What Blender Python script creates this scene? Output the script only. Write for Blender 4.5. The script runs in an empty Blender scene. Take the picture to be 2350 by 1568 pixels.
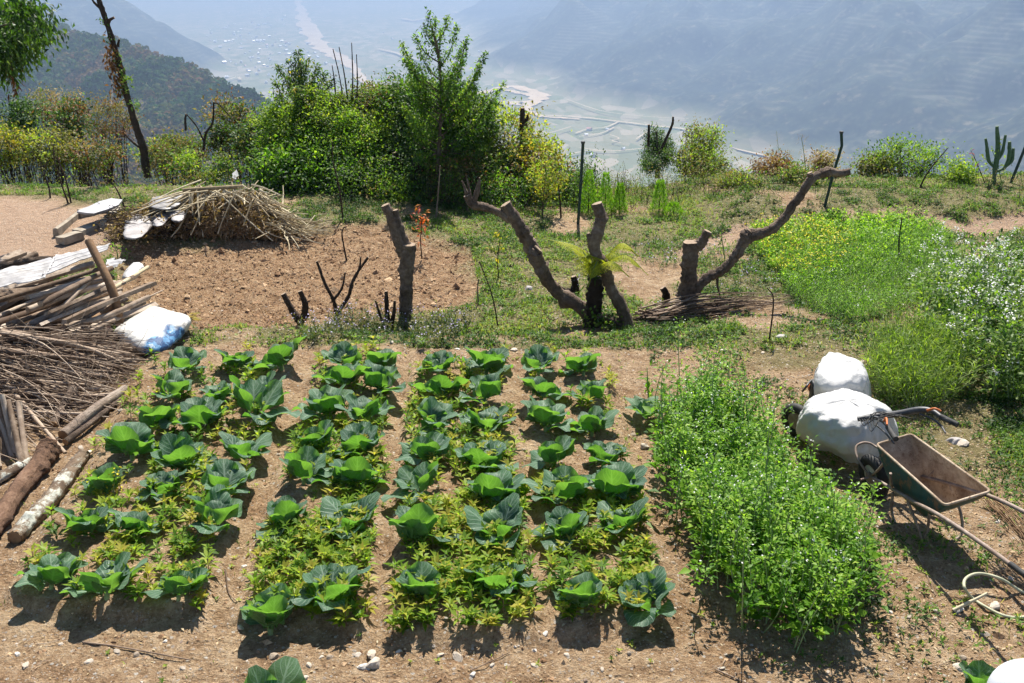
import bpy, math, random
import numpy as np
from mathutils import Vector
R = math.radians
scene = bpy.context.scene
COL = scene.collection

# ------------------------------------------------------------------ camera, world, sun, exposure
CAM_Z = 4.5
PITCH = R(21.7)
cam_d = bpy.data.cameras.new('camera')
cam = bpy.data.objects.new('camera', cam_d)
COL.objects.link(cam)
cam.location = (0, 0, CAM_Z)
cam.rotation_euler = (R(90) - PITCH, 0, 0)
cam_d.lens = 35
cam_d.sensor_width = 36
cam_d.clip_start = 0.05
cam_d.clip_end = 60000
scene.camera = cam

SUN_AZ, SUN_EL = R(6), R(56)
world = bpy.data.worlds.new('World')
scene.world = world
world.use_nodes = True
wn = world.node_tree
bg = wn.nodes['Background']
sky = wn.nodes.new('ShaderNodeTexSky')
sky.sky_type = 'NISHITA'
sky.sun_disc = False
sky.sun_elevation = SUN_EL
sky.sun_rotation = SUN_AZ
sky.altitude = 1500
sky.air_density = 1.0
sky.dust_density = 1.5
wn.links.new(sky.outputs[0], bg.inputs[0])
bg.inputs[1].default_value = 0.072
sun_d = bpy.data.lights.new('sun', 'SUN')
sun_d.energy = 5.0
sun_d.angle = R(0.5)
sun_d.color = (1.0, 0.94, 0.84)
sun = bpy.data.objects.new('sun', sun_d)
COL.objects.link(sun)
sdir = Vector((math.sin(SUN_AZ) * math.cos(SUN_EL), math.cos(SUN_AZ) * math.cos(SUN_EL), math.sin(SUN_EL)))
sun.rotation_euler = sdir.to_track_quat('Z', 'Y').to_euler()
scene.view_settings.view_transform = 'Standard'
scene.view_settings.look = 'None'
scene.view_settings.exposure = 1.18
scene.view_settings.gamma = 1.0
cy = scene.cycles
cy.max_bounces = 6
cy.diffuse_bounces = 3
cy.glossy_bounces = 2
cy.transmission_bounces = 4
cy.volume_bounces = 0
cy.use_denoising = True
cy.use_adaptive_sampling = True
cy.adaptive_threshold = 0.02
cy.caustics_reflective = False
cy.caustics_refractive = False

# ------------------------------------------------------------------ numpy helpers
def rs(seed):
    return np.random.default_rng(seed)

def _h(ix, iy, seed):
    n = (ix.astype(np.int64) * 374761393 + iy.astype(np.int64) * 668265263 + seed * 1442695041) & 0xFFFFFFFF
    n = ((n ^ (n >> 13)) * 1274126177) & 0xFFFFFFFF
    n = (n ^ (n >> 16)) & 0xFFFFFFFF
    return n / 4294967295.0

def vnoise(x, y, seed=0):
    x = np.asarray(x, float); y = np.asarray(y, float)
    ix = np.floor(x); iy = np.floor(y)
    fx = x - ix; fy = y - iy
    fx = fx * fx * (3 - 2 * fx); fy = fy * fy * (3 - 2 * fy)
    a = _h(ix, iy, seed); b = _h(ix + 1, iy, seed); c = _h(ix, iy + 1, seed); d = _h(ix + 1, iy + 1, seed)
    return (a * (1 - fx) + b * fx) * (1 - fy) + (c * (1 - fx) + d * fx) * fy

def fbm(x, y, oct=4, seed=0, gain=0.5):
    s = 0.0; a = 1.0; t = 0.0
    x = np.asarray(x, float); y = np.asarray(y, float)
    for i in range(oct):
        s = s + a * vnoise(x, y, seed + i * 17); t += a
        a *= gain; x = x * 2.03 + 7.3; y = y * 2.03 - 3.1
    return s / t            # 0..1

def sst(a, b, x):
    t = np.clip((np.asarray(x, float) - a) / (b - a), 0, 1)
    return t * t * (3 - 2 * t)

def nrm(v):
    return v / np.maximum(np.linalg.norm(v, axis=-1, keepdims=True), 1e-9)

def inpoly(x, y, poly):
    x = np.asarray(x, float); y = np.asarray(y, float)
    c = np.zeros(x.shape, bool)
    n = len(poly)
    for i in range(n):
        x1, y1 = poly[i][:2]; x2, y2 = poly[(i + 1) % n][:2]
        cond = ((y1 > y) != (y2 > y)) & (x < (x2 - x1) * (y - y1) / (y2 - y1 + 1e-12) + x1)
        c ^= cond
    return c

# reference frame: measurements taken on a 2350x1568 copy of the photograph
FQ = 2285.0
CT, ST = math.cos(PITCH), math.sin(PITCH)

def ray(qx, qy):
    return np.array([(qx - 1175.0), FQ * CT - (qy - 784.0) * ST, -(FQ * ST + (qy - 784.0) * CT)])

def at_z(qx, qy, z=0.0):
    d = ray(qx, qy); t = (z - CAM_Z) / d[2]
    return np.array([d[0] * t, d[1] * t, z])

def at_y(qx, qy, Y):
    d = ray(qx, qy); t = Y / d[1]
    return np.array([d[0] * t, Y, CAM_Z + d[2] * t])

def mpp(p):      # metres per reference pixel at a point
    return (p[1] * CT + (CAM_Z - p[2]) * ST) / FQ

# ------------------------------------------------------------------ the ground's shape
BEDS_Q = [[(345, 812), (700, 812), (468, 1425), (15, 1390)],
          [(738, 800), (922, 800), (858, 1475), (548, 1430)],
          [(948, 812), (1172, 812), (1248, 1475), (868, 1490)],
          [(1192, 812), (1392, 812), (1552, 1425), (1262, 1475)]]
BEDS = [[at_z(x, y) for x, y in b] for b in BEDS_Q]
def q2poly(pts, z=0.0):
    return [at_z(x, y, z)[:2] for x, y in pts]
TILL = q2poly([(250, 545), (470, 548), (700, 520), (900, 512), (1080, 560), (1098, 640), (1085, 690), (960, 715), (700, 742), (440, 775), (330, 740), (270, 640)], -0.25)
PATHYARD = q2poly([(-400, 430), (140, 452), (300, 500), (260, 560), (180, 600), (60, 640), (-400, 700)], -0.2)
TRAIL = [at_z(x, y, -0.1)[:2] for x, y in [(1560, 560), (1640, 528), (1720, 504), (1800, 496), (1900, 497), (2020, 486), (2150, 487), (2230, 500), (2340, 490), (2500, 480)]]
GRASSY = q2poly([(1980, 860), (2150, 930), (2400, 1180), (2500, 800), (2100, 800)])

def dist_line(x, y, pts):
    d = np.full(np.shape(x), 1e9)
    for (x1, y1), (x2, y2) in zip([p[:2] for p in pts[:-1]], [p[:2] for p in pts[1:]]):
        dx, dy = x2 - x1, y2 - y1
        t = np.clip(((x - x1) * dx + (y - y1) * dy) / (dx * dx + dy * dy), 0, 1)
        d = np.minimum(d, np.hypot(x - x1 - t * dx, y - y1 - t * dy))
    return d

def dist_poly(x, y, poly):          # signed: positive inside
    d = dist_line(x, y, list(poly) + [poly[0]])
    return np.where(inpoly(x, y, poly), d, -d)

def bed_amount(x, y):
    m = np.zeros(np.shape(x))
    for b in BEDS:
        m = np.maximum(m, sst(-0.10, 0.10, dist_poly(x, y, b) + (fbm(x * 3, y * 3, 3, 5) - .5) * .22))
    return m

def edge_y(x):
    return 20.8 + 1.0 * (fbm(x * .25, x * 0 + 3.3, 2, 41) - .5) + .25 * sst(3, 7, x)

def gz(x, y):
    x = np.asarray(x, float); y = np.asarray(y, float)
    z = (fbm(x * .6, y * .6, 3, 2) - .5) * .10
    wob = (fbm(x * .8, x * 0 + 1.0, 3, 9) - .5) * .7
    wide = .55 + 1.8 * sst(1.8, 4.0, x)
    z = z - .32 * sst(11.6, 11.6 + wide, y + wob)
    # the mound that carries the far rim on the right
    z = z + (.28 * sst(17.2, 19.0, y + wob) ) * sst(2.5, 5.0, x)
    z = z + (.12 * sst(16.2, 18.0, y)) * sst(1.0, 3.0, -x) 
    e = edge_y(x)
    over = np.maximum(y - e, 0)
    z = z - over * .62 - np.minimum(over, 1.0) ** 2 * .1
    z = z + (fbm(x * .05, y * .05, 3, 77) - .5) * np.minimum(over, 200) * .12
    return z

def gz_full(x, y):
    x = np.asarray(x, float); y = np.asarray(y, float)
    z = gz(x, y)
    near = (1 - sst(24, 30, y))
    z = z + .085 * bed_amount(x, y)
    t = sst(-.15, .35, dist_poly(x, y, TILL))
    z = z - .07 * t
    clod = (fbm(x * 9, y * 9, 3, 31, .7) - .5)
    z = z + t * clod * .085 + t * (vnoise(x * 3.2, y * 3.2, 8) - .5) * .05 + t * .018 * np.sin(y * 14 + x * 2 + 3 * vnoise(x, y, 5))
    yard = sst(0, .5, dist_poly(x, y, PATHYARD))
    rough = (1 - .75 * yard) * (1 - t)
    z = z + near * rough * ((fbm(x * 6, y * 6, 4, 13, .65) - .5) * .055)
    tr = 1 - sst(.12, .42, dist_line(x, y, TRAIL) + (vnoise(x * 2, y * 2, 4) - .5) * .15)
    z = z - .07 * tr
    return z

def g1(x, y):
    return float(gz_full(np.array([x]), np.array([y]))[0])

def on_ground(qx, qy):
    """walk the sight line of a reference pixel down to the ground"""
    d = ray(qx, qy)
    t = np.linspace(3.0, 32.0, 1200) / d[1]
    xs, ys, zs = d[0] * t, d[1] * t, CAM_Z + d[2] * t
    h = gz(xs, ys)
    k = np.argmax(zs < h)
    if not (zs < h).any(): k = len(t) - 1
    return np.array([xs[k], ys[k], g1(xs[k], ys[k])])

# ------------------------------------------------------------------ mesh building
class MB:
    def __init__(s):
        s.v = []; s.n = 0; s.q = []; s.t = []; s.tint = []; s.uv = []
    def add(s, verts, quads=None, tris=None, mat=0, tint=0.5, uv=None):
        verts = np.asarray(verts, float).reshape(-1, 3)
        k = len(verts)
        s.v.append(verts)
        s.tint.append(np.broadcast_to(np.asarray(tint, float), (k,)).copy())
        s.uv.append(np.zeros((k, 2)) if uv is None else np.asarray(uv, float).reshape(-1, 2))
        if quads is not None and len(quads):
            f = np.asarray(quads, np.int64).reshape(-1, 4) + s.n
            s.q.append((f, np.broadcast_to(np.asarray(mat), (len(f),)).copy()))
        if tris is not None and len(tris):
            f = np.asarray(tris, np.int64).reshape(-1, 3) + s.n
            s.t.append((f, np.broadcast_to(np.asarray(mat), (len(f),)).copy()))
        s.n += k
        return s
    def build(s, name, mats, parent=None, smooth=True, loc=None):
        me = bpy.data.meshes.new(name)
        if s.n:
            V = np.concatenate(s.v); T = np.concatenate(s.tint); U = np.concatenate(s.uv)
            if loc is not None: V = V - np.asarray(loc, float)
            qf = np.concatenate([a for a, _ in s.q]) if s.q else np.zeros((0, 4), np.int64)
            tf = np.concatenate([a for a, _ in s.t]) if s.t else np.zeros((0, 3), np.int64)
            qm = np.concatenate([m for _, m in s.q]) if s.q else np.zeros(0, np.int64)
            tm = np.concatenate([m for _, m in s.t]) if s.t else np.zeros(0, np.int64)
            me.vertices.add(len(V)); me.vertices.foreach_set('co', V.astype(np.float32).ravel())
            loops = np.concatenate([qf.ravel(), tf.ravel()]).astype(np.int32)
            me.loops.add(len(loops)); me.loops.foreach_set('vertex_index', loops)
            sizes = np.concatenate([np.full(len(qf), 4), np.full(len(tf), 3)]).astype(np.int32)
            starts = np.concatenate([[0], np.cumsum(sizes)[:-1]]).astype(np.int32)
            me.polygons.add(len(sizes))
            me.polygons.foreach_set('loop_start', starts)
            me.polygons.foreach_set('material_index', np.concatenate([qm, tm]).astype(np.int32))
            me.update(calc_edges=True)
            me.polygons.foreach_set('use_smooth', np.full(len(sizes), smooth, bool))
            a = me.attributes.new('tint', 'FLOAT', 'POINT'); a.data.foreach_set('value', T.astype(np.float32))
            if np.any(U):
                a = me.attributes.new('luv', 'FLOAT_VECTOR', 'POINT')
                a.data.foreach_set('vector', np.concatenate([U, np.zeros((len(U), 1))], 1).astype(np.float32).ravel())
        for m in (mats if isinstance(mats, (list, tuple)) else [mats]):
            me.materials.append(m)
        me.validate()
        o = bpy.data.objects.new(name, me)
        COL.objects.link(o)
        if parent is not None: o.parent = parent
        if loc is not None: o.location = loc
        return o

def empty(name, loc=(0, 0, 0), rz=0.0):
    o = bpy.data.objects.new(name, None)
    COL.objects.link(o)
    o.empty_display_size = 0.1
    o.location = loc; o.rotation_euler = (0, 0, rz)
    return o

def tag(o, label=None, cat=None, group=None, kind=None):
    if label: o['label'] = label
    if cat: o['category'] = cat
    if group: o['group'] = group
    if kind: o['kind'] = kind
    return o

def copy_tree(o, parent=None):
    c = o.copy(); COL.objects.link(c)
    if parent is not None:
        c.parent = parent
    for ch in list(o.children):
        copy_tree(ch, c)
    return c

# ------------------------------------------------------------------ shapes
def smooth_line(P, k=5, jit=0.0, rng=None):
    P = np.asarray(P, float)
    if len(P) < 3:
        t = np.linspace(0, 1, k + 1)[:, None]
        out = P[0] * (1 - t) + P[1] * t
    else:
        E = np.vstack([2 * P[0] - P[1], P, 2 * P[-1] - P[-2]])
        out = []
        for i in range(len(P) - 1):
            p0, p1, p2, p3 = E[i:i + 4]
            for t in np.linspace(0, 1, k, endpoint=False):
                out.append(.5 * ((2 * p1) + (-p0 + p2) * t + (2 * p0 - 5 * p1 + 4 * p2 - p3) * t * t + (-p0 + 3 * p1 - 3 * p2 + p3) * t ** 3))
        out.append(P[-1]); out = np.array(out)
    if jit and rng is not None:
        n = rng.normal(0, jit, out.shape); n[0] = 0; n[-1] = 0
        out = out + n
    return out

def tube(mb, P, r, n=8, mat=0, tint=0.5, rough=0.0, seed=0, caps=True, capmat=None, k=5, smooth=True):
    """a round limb along P; r = radius per control point or one number"""
    P = np.asarray(P, float)
    rr = np.full(len(P), float(r)) if np.isscalar(r) else np.asarray(r, float)
    if smooth:
        Q = smooth_line(P, k)
        rr = np.interp(np.linspace(0, len(P) - 1, len(Q)), np.arange(len(P)), rr)
    else:
        Q = P
    T = nrm(np.gradient(Q, axis=0))
    ref = np.array([0, 0, 1.0]) if abs(T[0, 2]) < .9 else np.array([1.0, 0, 0])
    N = nrm(np.cross(T[0], ref)); Ns = []
    for i in range(len(Q)):
        N = nrm(N - T[i] * np.dot(N, T[i])); Ns.append(N)
    Ns = np.array(Ns); B = np.cross(T, Ns)
    a = np.linspace(0, 2 * math.pi, n, endpoint=False)
    rad = rr[:, None] * np.ones(n)[None]
    if rough:
        g = rs(seed)
        ridge = g.normal(0, 1, n)[None] * .6 + g.normal(0, 1, (len(Q), n)) * .55 + g.normal(0, 1, (len(Q), 1)) * .5
        rad = rad * (1 + rough * np.clip(ridge, -2, 2))
        if rough > .1:
            for _ in range(max(1, len(Q) // 14)):
                ci, ca, am = g.uniform(2, len(Q) - 2), g.uniform(0, 6.283), g.uniform(.25, .6)
                da = np.abs((a - ca + math.pi) % (2 * math.pi) - math.pi)
                rad = rad * (1 + am * np.exp(-((np.arange(len(Q)) - ci)[:, None] / 1.6) ** 2 - (da[None] / .55) ** 2))
    V = Q[:, None] + rad[..., None] * (np.cos(a)[None, :, None] * Ns[:, None] + np.sin(a)[None, :, None] * B[:, None])
    L = np.concatenate([[0], np.cumsum(np.linalg.norm(np.diff(Q, axis=0), axis=1))])
    uv = np.stack([np.broadcast_to(a[None] / (2 * math.pi), (len(Q), n)), np.broadcast_to(L[:, None], (len(Q), n))], -1)
    i = np.arange(len(Q) - 1)[:, None] * n; j = np.arange(n)[None]; j2 = (j + 1) % n
    quads = np.stack([i + j, i + j2, i + n + j2, i + n + j], -1).reshape(-1, 4)
    mb.add(V.reshape(-1, 3), quads, None, mat, tint, uv.reshape(-1, 2))
    if caps:
        cm = mat if capmat is None else capmat
        for e, idx in ((0, 0), (-1, len(Q) - 1)):
            ring = V[idx]; c = ring.mean(0) + (T[idx] * rr[idx] * .08 * (1 if e else -1))
            tr = [(n, (j0 + 1) % n, j0) if e == 0 else (n, j0, (j0 + 1) % n) for j0 in range(n)]
            mb.add(np.vstack([ring, c[None]]), None, tr, cm, tint, np.vstack([np.stack([np.cos(a), np.sin(a)], 1), [[0, 0]]]))
    return Q

def twigs(mb, A, B, r0, r1, bend, rng, sides=4, segs=4, mat=0, tint=None):
    """many thin curved sticks at once"""
    A = np.asarray(A, float); B = np.asarray(B, float); m = len(A)
    if m == 0: return
    r0 = np.broadcast_to(r0, (m,)); r1 = np.broadcast_to(r1, (m,))
    bend = np.broadcast_to(bend, (m,))
    D = nrm(B - A)
    ref = np.tile([0, 0, 1.0], (m, 1)); ref[np.abs(D[:, 2]) > .9] = [1, 0, 0]
    S = nrm(np.cross(D, ref)); U = np.cross(S, D)
    L = np.linalg.norm(B - A, axis=1)
    t = np.linspace(0, 1, segs + 1)
    bd = rng.normal(0, 1, (m, 2)); ph = rng.uniform(0, 6.28, (m, 2))
    arc = np.sin(t * math.pi)[None]
    w = np.sin(t[None] * 7 + ph[:, :1]) * np.sin(t * math.pi)[None] * .3
    off = (bend * L)[:, None, None] * ((bd[:, 0, None] * arc + w)[..., None] * S[:, None] + (bd[:, 1, None] * arc + w * .5)[..., None] * U[:, None])
    C = A[:, None] * (1 - t)[None, :, None] + B[:, None] * t[None, :, None] + off
    rad = r0[:, None] * (1 - t)[None] + r1[:, None] * t[None]
    a = np.linspace(0, 2 * math.pi, sides, endpoint=False)
    V = C[:, :, None] + rad[:, :, None, None] * (np.cos(a)[None, None, :, None] * S[:, None, None] + np.sin(a)[None, None, :, None] * U[:, None, None])
    base = (np.arange(m) * (segs + 1) * sides)[:, None, None]
    i = (np.arange(segs) * sides)[None, :, None]; j = np.arange(sides)[None, None]; j2 = (j + 1) % sides
    quads = np.stack([base + i + j, base + i + j2, base + i + sides + j2, base + i + sides + j], -1).reshape(-1, 4)
    tn = rng.uniform(0, 1, m) if tint is None else np.broadcast_to(tint, (m,))
    tn = np.repeat(tn, (segs + 1) * sides)
    mb.add(V.reshape(-1, 3), quads, None, mat, tn)

def leaves(mb, P, D, N, L, W, tint, mat=0, droop=.15, fold=.18):
    P = np.asarray(P, float); m = len(P)
    if m == 0: return
    L = np.broadcast_to(L, (m,))[:, None]; W = np.broadcast_to(W, (m,))[:, None]
    D = nrm(D); S = nrm(np.cross(D, N)); N = np.cross(S, D)
    v0 = P; mid = P + D * L * .48
    v1 = mid + S * W * .5 + N * W * fold
    v3 = mid - S * W * .5 + N * W * fold
    v2 = P + D * L - N * L * droop
    v4 = mid + N * L * droop * .2
    V = np.stack([v0, v1, v2, v3, v4], 1).reshape(-1, 3)
    b = (np.arange(m) * 5)[:, None]
    q = np.concatenate([b + np.array([[0, 4, 2, 1]]), b + np.array([[0, 3, 2, 4]])])
    mb.add(V, q, None, mat, np.repeat(np.broadcast_to(tint, (m,)), 5))

def flakes(mb, P, N, size, tint, rng, mat=0, aspect=.8):
    P = np.asarray(P, float); m = len(P)
    if m == 0: return
    N = nrm(N); r = rng.normal(0, 1, (m, 3)); S = nrm(np.cross(N, r)); T = np.cross(N, S)
    s = np.broadcast_to(size, (m,))[:, None]
    V = np.stack([P - S * s * .5, P - T * s * .5 * aspect, P + S * s * .5, P + T * s * .5 * aspect], 1).reshape(-1, 3)
    b = (np.arange(m) * 4)[:, None]
    mb.add(V, b + np.arange(4)[None], None, mat, np.repeat(np.broadcast_to(tint, (m,)), 4))

def blades(mb, P, h, w, lean, rng, tint, mat=0):
    """grass blades: two-step tapering strips"""
    P = np.asarray(P, float); m = len(P)
    if m == 0: return
    h = np.broadcast_to(h, (m,))[:, None]; w = np.broadcast_to(w, (m,))[:, None]; lean = np.broadcast_to(lean, (m,))[:, None]
    a = rng.uniform(0, 6.283, m); d = np.stack([np.cos(a), np.sin(a), np.zeros(m)], 1)
    b2 = rng.uniform(0, 6.283, m); s = np.stack([np.cos(b2), np.sin(b2), np.zeros(m)], 1)
    up = np.array([[0, 0, 1.0]])
    mid = P + up * h * .6 + d * h * lean * .35
    top = P + up * h * (1 - lean * .35) + d * h * lean
    V = np.stack([P - s * w * .5, P + s * w * .5, mid + s * w * .4, mid - s * w * .4, top], 1).reshape(-1, 3)
    k = (np.arange(m) * 5)[:, None]
    mb.add(V, k + np.array([[0, 1, 2, 3]]), None, mat, np.repeat(np.broadcast_to(tint, (m,)), 5))
    mb.t.append(((k + np.array([[3, 2, 4]])) + mb.n - m * 5, np.full(m, mat)))

def box(mb, lo, hi, M=None, mat=0, tint=.5):
    lo = np.asarray(lo, float); hi = np.asarray(hi, float)
    c = np.array([[x, y, z] for z in (0, 1) for y in (0, 1) for x in (0, 1)], float)
    V = lo + c * (hi - lo)
    if M is not None: V = V @ np.asarray(M[0]).T + np.asarray(M[1])
    f = [[0, 2, 3, 1], [4, 5, 7, 6], [0, 1, 5, 4], [2, 6, 7, 3], [0, 4, 6, 2], [1, 3, 7, 5]]
    mb.add(V, f, None, mat, tint)

def grid(mb, V, mat=0, tint=.5, uv=None, close_u=False):
    """V: (rows, cols, 3)"""
    r, c = V.shape[:2]
    i = np.arange(r - 1)[:, None] * c
    j = np.arange(c if close_u else c - 1)[None]; j2 = (j + 1) % c
    q = np.stack([i + j, i + j2, i + c + j2, i + c + j], -1).reshape(-1, 4)
    mb.add(V.reshape(-1, 3), q, None, mat, tint if np.isscalar(tint) else np.asarray(tint).ravel(), uv)

# ------------------------------------------------------------------ materials
def new_mat(name):
    m = bpy.data.materials.new(name); m.use_nodes = True
    nt = m.node_tree; nt.nodes.clear()
    out = nt.nodes.new('ShaderNodeOutputMaterial')
    return m, nt, out

def attr(nt, name):
    a = nt.nodes.new('ShaderNodeAttribute'); a.attribute_name = name; return a

def ramp(nt, fac, stops, interp='LINEAR'):
    r = nt.nodes.new('ShaderNodeValToRGB'); r.color_ramp.interpolation = interp
    e = r.color_ramp.elements
    while len(e) > len(stops): e.remove(e[-1])
    while len(e) < len(stops): e.new(1.0)
    for i, (p, c) in enumerate(stops):
        e[i].position = p; e[i].color = (*c, 1) if len(c) == 3 else c
    nt.links.new(fac, r.inputs[0]); return r.outputs[0]

def noise(nt, scale, detail=5, rough=.6, vec=None, out=0):
    n = nt.nodes.new('ShaderNodeTexNoise'); n.inputs['Scale'].default_value = scale
    n.inputs['Detail'].default_value = detail; n.inputs['Roughness'].default_value = rough
    if vec is not None: nt.links.new(vec, n.inputs['Vector'])
    return n.outputs[out]

def voronoi(nt, scale, vec=None, feature='F1', out='Distance', rnd=1.0):
    n = nt.nodes.new('ShaderNodeTexVoronoi'); n.feature = feature; n.inputs['Scale'].default_value = scale
    n.inputs['Randomness'].default_value = rnd
    if vec is not None: nt.links.new(vec, n.inputs['Vector'])
    return n.outputs[out]

def mathn(nt, op, a, b=None, clamp=False):
    n = nt.nodes.new('ShaderNodeMath'); n.operation = op; n.use_clamp = clamp
    for k, v in ((0, a), (1, b)):
        if v is None: continue
        if isinstance(v, (int, float)): n.inputs[k].default_value = v
        else: nt.links.new(v, n.inputs[k])
    return n.outputs[0]

def mix(nt, f, a, b, mode='MIX'):
    n = nt.nodes.new('ShaderNodeMix'); n.data_type = 'RGBA'; n.blend_type = mode
    for k, v in ((0, f), (6, a), (7, b)):
        if isinstance(v, (int, float)): n.inputs[k].default_value = v
        elif isinstance(v, tuple): n.inputs[k].default_value = (*v, 1) if len(v) == 3 else v
        else: nt.links.new(v, n.inputs[k])
    return n.outputs[2]

def bump(nt, h, strength=.5, dist=.02):
    b = nt.nodes.new('ShaderNodeBump'); b.inputs['Strength'].default_value = strength; b.inputs['Distance'].default_value = dist
    nt.links.new(h, b.inputs['Height']); return b.outputs[0]

def coords(nt, which='Object'):
    return nt.nodes.new('ShaderNodeTexCoord').outputs[which]

def position(nt):
    return nt.nodes.new('ShaderNodeNewGeometry').outputs['Position']

def principled(nt, out, color, rough=.8, spec=.3, normal=None, metal=0.0):
    p = nt.nodes.new('ShaderNodeBsdfPrincipled')
    if isinstance(color, tuple): p.inputs['Base Color'].default_value = (*color, 1)
    else: nt.links.new(color, p.inputs['Base Color'])
    if isinstance(rough, (int, float)): p.inputs['Roughness'].default_value = rough
    else: nt.links.new(rough, p.inputs['Roughness'])
    p.inputs['Specular IOR Level'].default_value = spec
    p.inputs['Metallic'].default_value = metal
    if normal is not None: nt.links.new(normal, p.inputs['Normal'])
    nt.links.new(p.outputs[0], out.inputs[0]); return p

def leaf_mat(name, cols, trans=.45, tcol_gain=(1.6, 1.7, .6), rough=.5, spec=.2):
    """cols: colour by the leaf's own tint; light also passes through the leaf"""
    m, nt, out = new_mat(name)
    t = attr(nt, 'tint').outputs['Fac']
    n = len(cols)
    c = ramp(nt, t, [(i / (n - 1), c) for i, c in enumerate(cols)])
    p = nt.nodes.new('ShaderNodeBsdfPrincipled')
    nt.links.new(c, p.inputs['Base Color']); p.inputs['Roughness'].default_value = rough
    p.inputs['Specular IOR Level'].default_value = spec
    tr = nt.nodes.new('ShaderNodeBsdfTranslucent')
    nt.links.new(mix(nt, 1.0, c, tcol_gain, 'MULTIPLY'), tr.inputs[0])
    ms = nt.nodes.new('ShaderNodeMixShader'); ms.inputs[0].default_value = trans
    nt.links.new(p.outputs[0], ms.inputs[1]); nt.links.new(tr.outputs[0], ms.inputs[2])
    nt.links.new(ms.outputs[0], out.inputs[0])
    return m

LEAF = {
    'green': leaf_mat('leaf_green', [(.020, .050, .012), (.05, .11, .018), (.10, .19, .03), (.19, .26, .05)]),
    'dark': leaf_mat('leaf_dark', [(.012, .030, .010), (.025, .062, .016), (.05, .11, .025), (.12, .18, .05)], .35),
    'lime': leaf_mat('leaf_lime', [(.06, .12, .012), (.13, .22, .02), (.22, .32, .035), (.36, .40, .06)], .5),
    'yellow': leaf_mat('leaf_yellow', [(.09, .11, .02), (.20, .22, .03), (.34, .32, .04), (.42, .30, .05)], .45),
    'olive': leaf_mat('leaf_olive', [(.045, .055, .018), (.10, .11, .03), (.17, .17, .05), (.27, .18, .08)], .35),
    'rust': leaf_mat('leaf_rust', [(.08, .035, .018), (.16, .07, .03), (.26, .13, .06), (.17, .15, .05)], .35),
    'bright': leaf_mat('leaf_bright', [(.030, .095, .008), (.085, .20, .014), (.17, .32, .028), (.29, .41, .06)], .48),
    'weed': leaf_mat('leaf_weed', [(.055, .125, .012), (.12, .22, .018), (.24, .33, .03), (.33, .30, .05)], .48),
    'grass': leaf_mat('leaf_grass', [(.07, .13, .022), (.13, .21, .035), (.23, .29, .06), (.38, .34, .15)], .4),
    'dry': leaf_mat('leaf_dry', [(.16, .10, .05), (.28, .19, .10), (.40, .30, .18), (.45, .38, .26)], .25),
    'white': leaf_mat('petal_white', [(.62, .62, .60), (.75, .75, .73), (.82, .82, .82)], .3, (1, 1, 1)),
    'petal_yellow': leaf_mat('petal_yellow', [(.62, .52, .02), (.75, .62, .03), (.8, .7, .08)], .3, (1, 1, .6)),
    'petal_purple': leaf_mat('petal_purple', [(.36, .30, .52), (.50, .43, .66), (.66, .62, .78)], .3, (1, 1, 1)),
    'red': leaf_mat('leaf_red', [(.25, .03, .02), (.42, .08, .03), (.5, .22, .05)], .4),
    'fern': leaf_mat('leaf_fern', [(.16, .20, .02), (.33, .36, .03), (.50, .48, .07)], .5),
    'hill': leaf_mat('leaf_hill', [(.020, .050, .022), (.040, .090, .030), (.085, .105, .045), (.15, .095, .055)], .2, rough=1.0, spec=.0),
}

def wood_mat(name, cols, scale=8.0, rough=.85, bumpd=.01, stretch=True, lichen=0.0, endcol=None):
    m, nt, out = new_mat(name)
    uv = attr(nt, 'luv').outputs['Vector']
    pos = coords(nt)
    t = attr(nt, 'tint').outputs['Fac']
    n1 = noise(nt, scale * 3, 6, .7, pos)
    n2 = noise(nt, scale * .5, 3, .6, pos)
    f = mathn(nt, 'ADD', mathn(nt, 'MULTIPLY', n1, .7), mathn(nt, 'MULTIPLY', mathn(nt, 'SUBTRACT', t, .5), .55))
    f = mathn(nt, 'ADD', f, mathn(nt, 'MULTIPLY', mathn(nt, 'SUBTRACT', n2, .5), .8), True)
    c = ramp(nt, f, [(.12 + .7 * i / (len(cols) - 1), c) for i, c in enumerate(cols)])
    if lichen:
        l = ramp(nt, noise(nt, scale * 1.3, 5, .75, pos), [(.56 - lichen * .1, (0, 0, 0)), (.66 - lichen * .1, (1, 1, 1))])
        c = mix(nt, l, c, (.42, .43, .38))
    # grooves along the length
    mp = nt.nodes.new('ShaderNodeMapping'); nt.links.new(uv, mp.inputs[0]); mp.inputs['Scale'].default_value = (18, 2.5, 1)
    g = noise(nt, 1.0, 4, .7, mp.outputs[0])
    h = mathn(nt, 'ADD', mathn(nt, 'MULTIPLY', g, .8 if stretch else 0.0), n1)
    nl = bump(nt, h, .8, bumpd)
    principled(nt, out, c, rough, .2, nl)
    return m

M = {}
M['bark'] = wood_mat('bark_grey_brown', [(.055, .038, .027), (.14, .100, .074), (.27, .21, .165), (.40, .335, .275)], 6, lichen=.0, bumpd=.05)
M['bark_dark'] = wood_mat('bark_dark', [(.025, .017, .012), (.06, .04, .028), (.12, .085, .06)], 9, bumpd=.02)
M['bark_moss'] = wood_mat('bark_mossy', [(.06, .04, .03), (.13, .09, .06), (.22, .17, .12), (.16, .17, .08)], 5, lichen=.55, bumpd=.02)
M['bark_red'] = wood_mat('bark_reddish', [(.05, .03, .02), (.14, .08, .05), (.24, .15, .10), (.17, .16, .09)], 9, lichen=.0, bumpd=.03)
M['cut'] = wood_mat('cut_wood', [(.17, .12, .085), (.32, .245, .175), (.46, .38, .29)], 16, bumpd=.004)
M['stick'] = wood_mat('stick_wood', [(.09, .06, .042), (.22, .16, .115), (.37, .29, .22), (.50, .42, .33)], 6, bumpd=.006)
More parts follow.
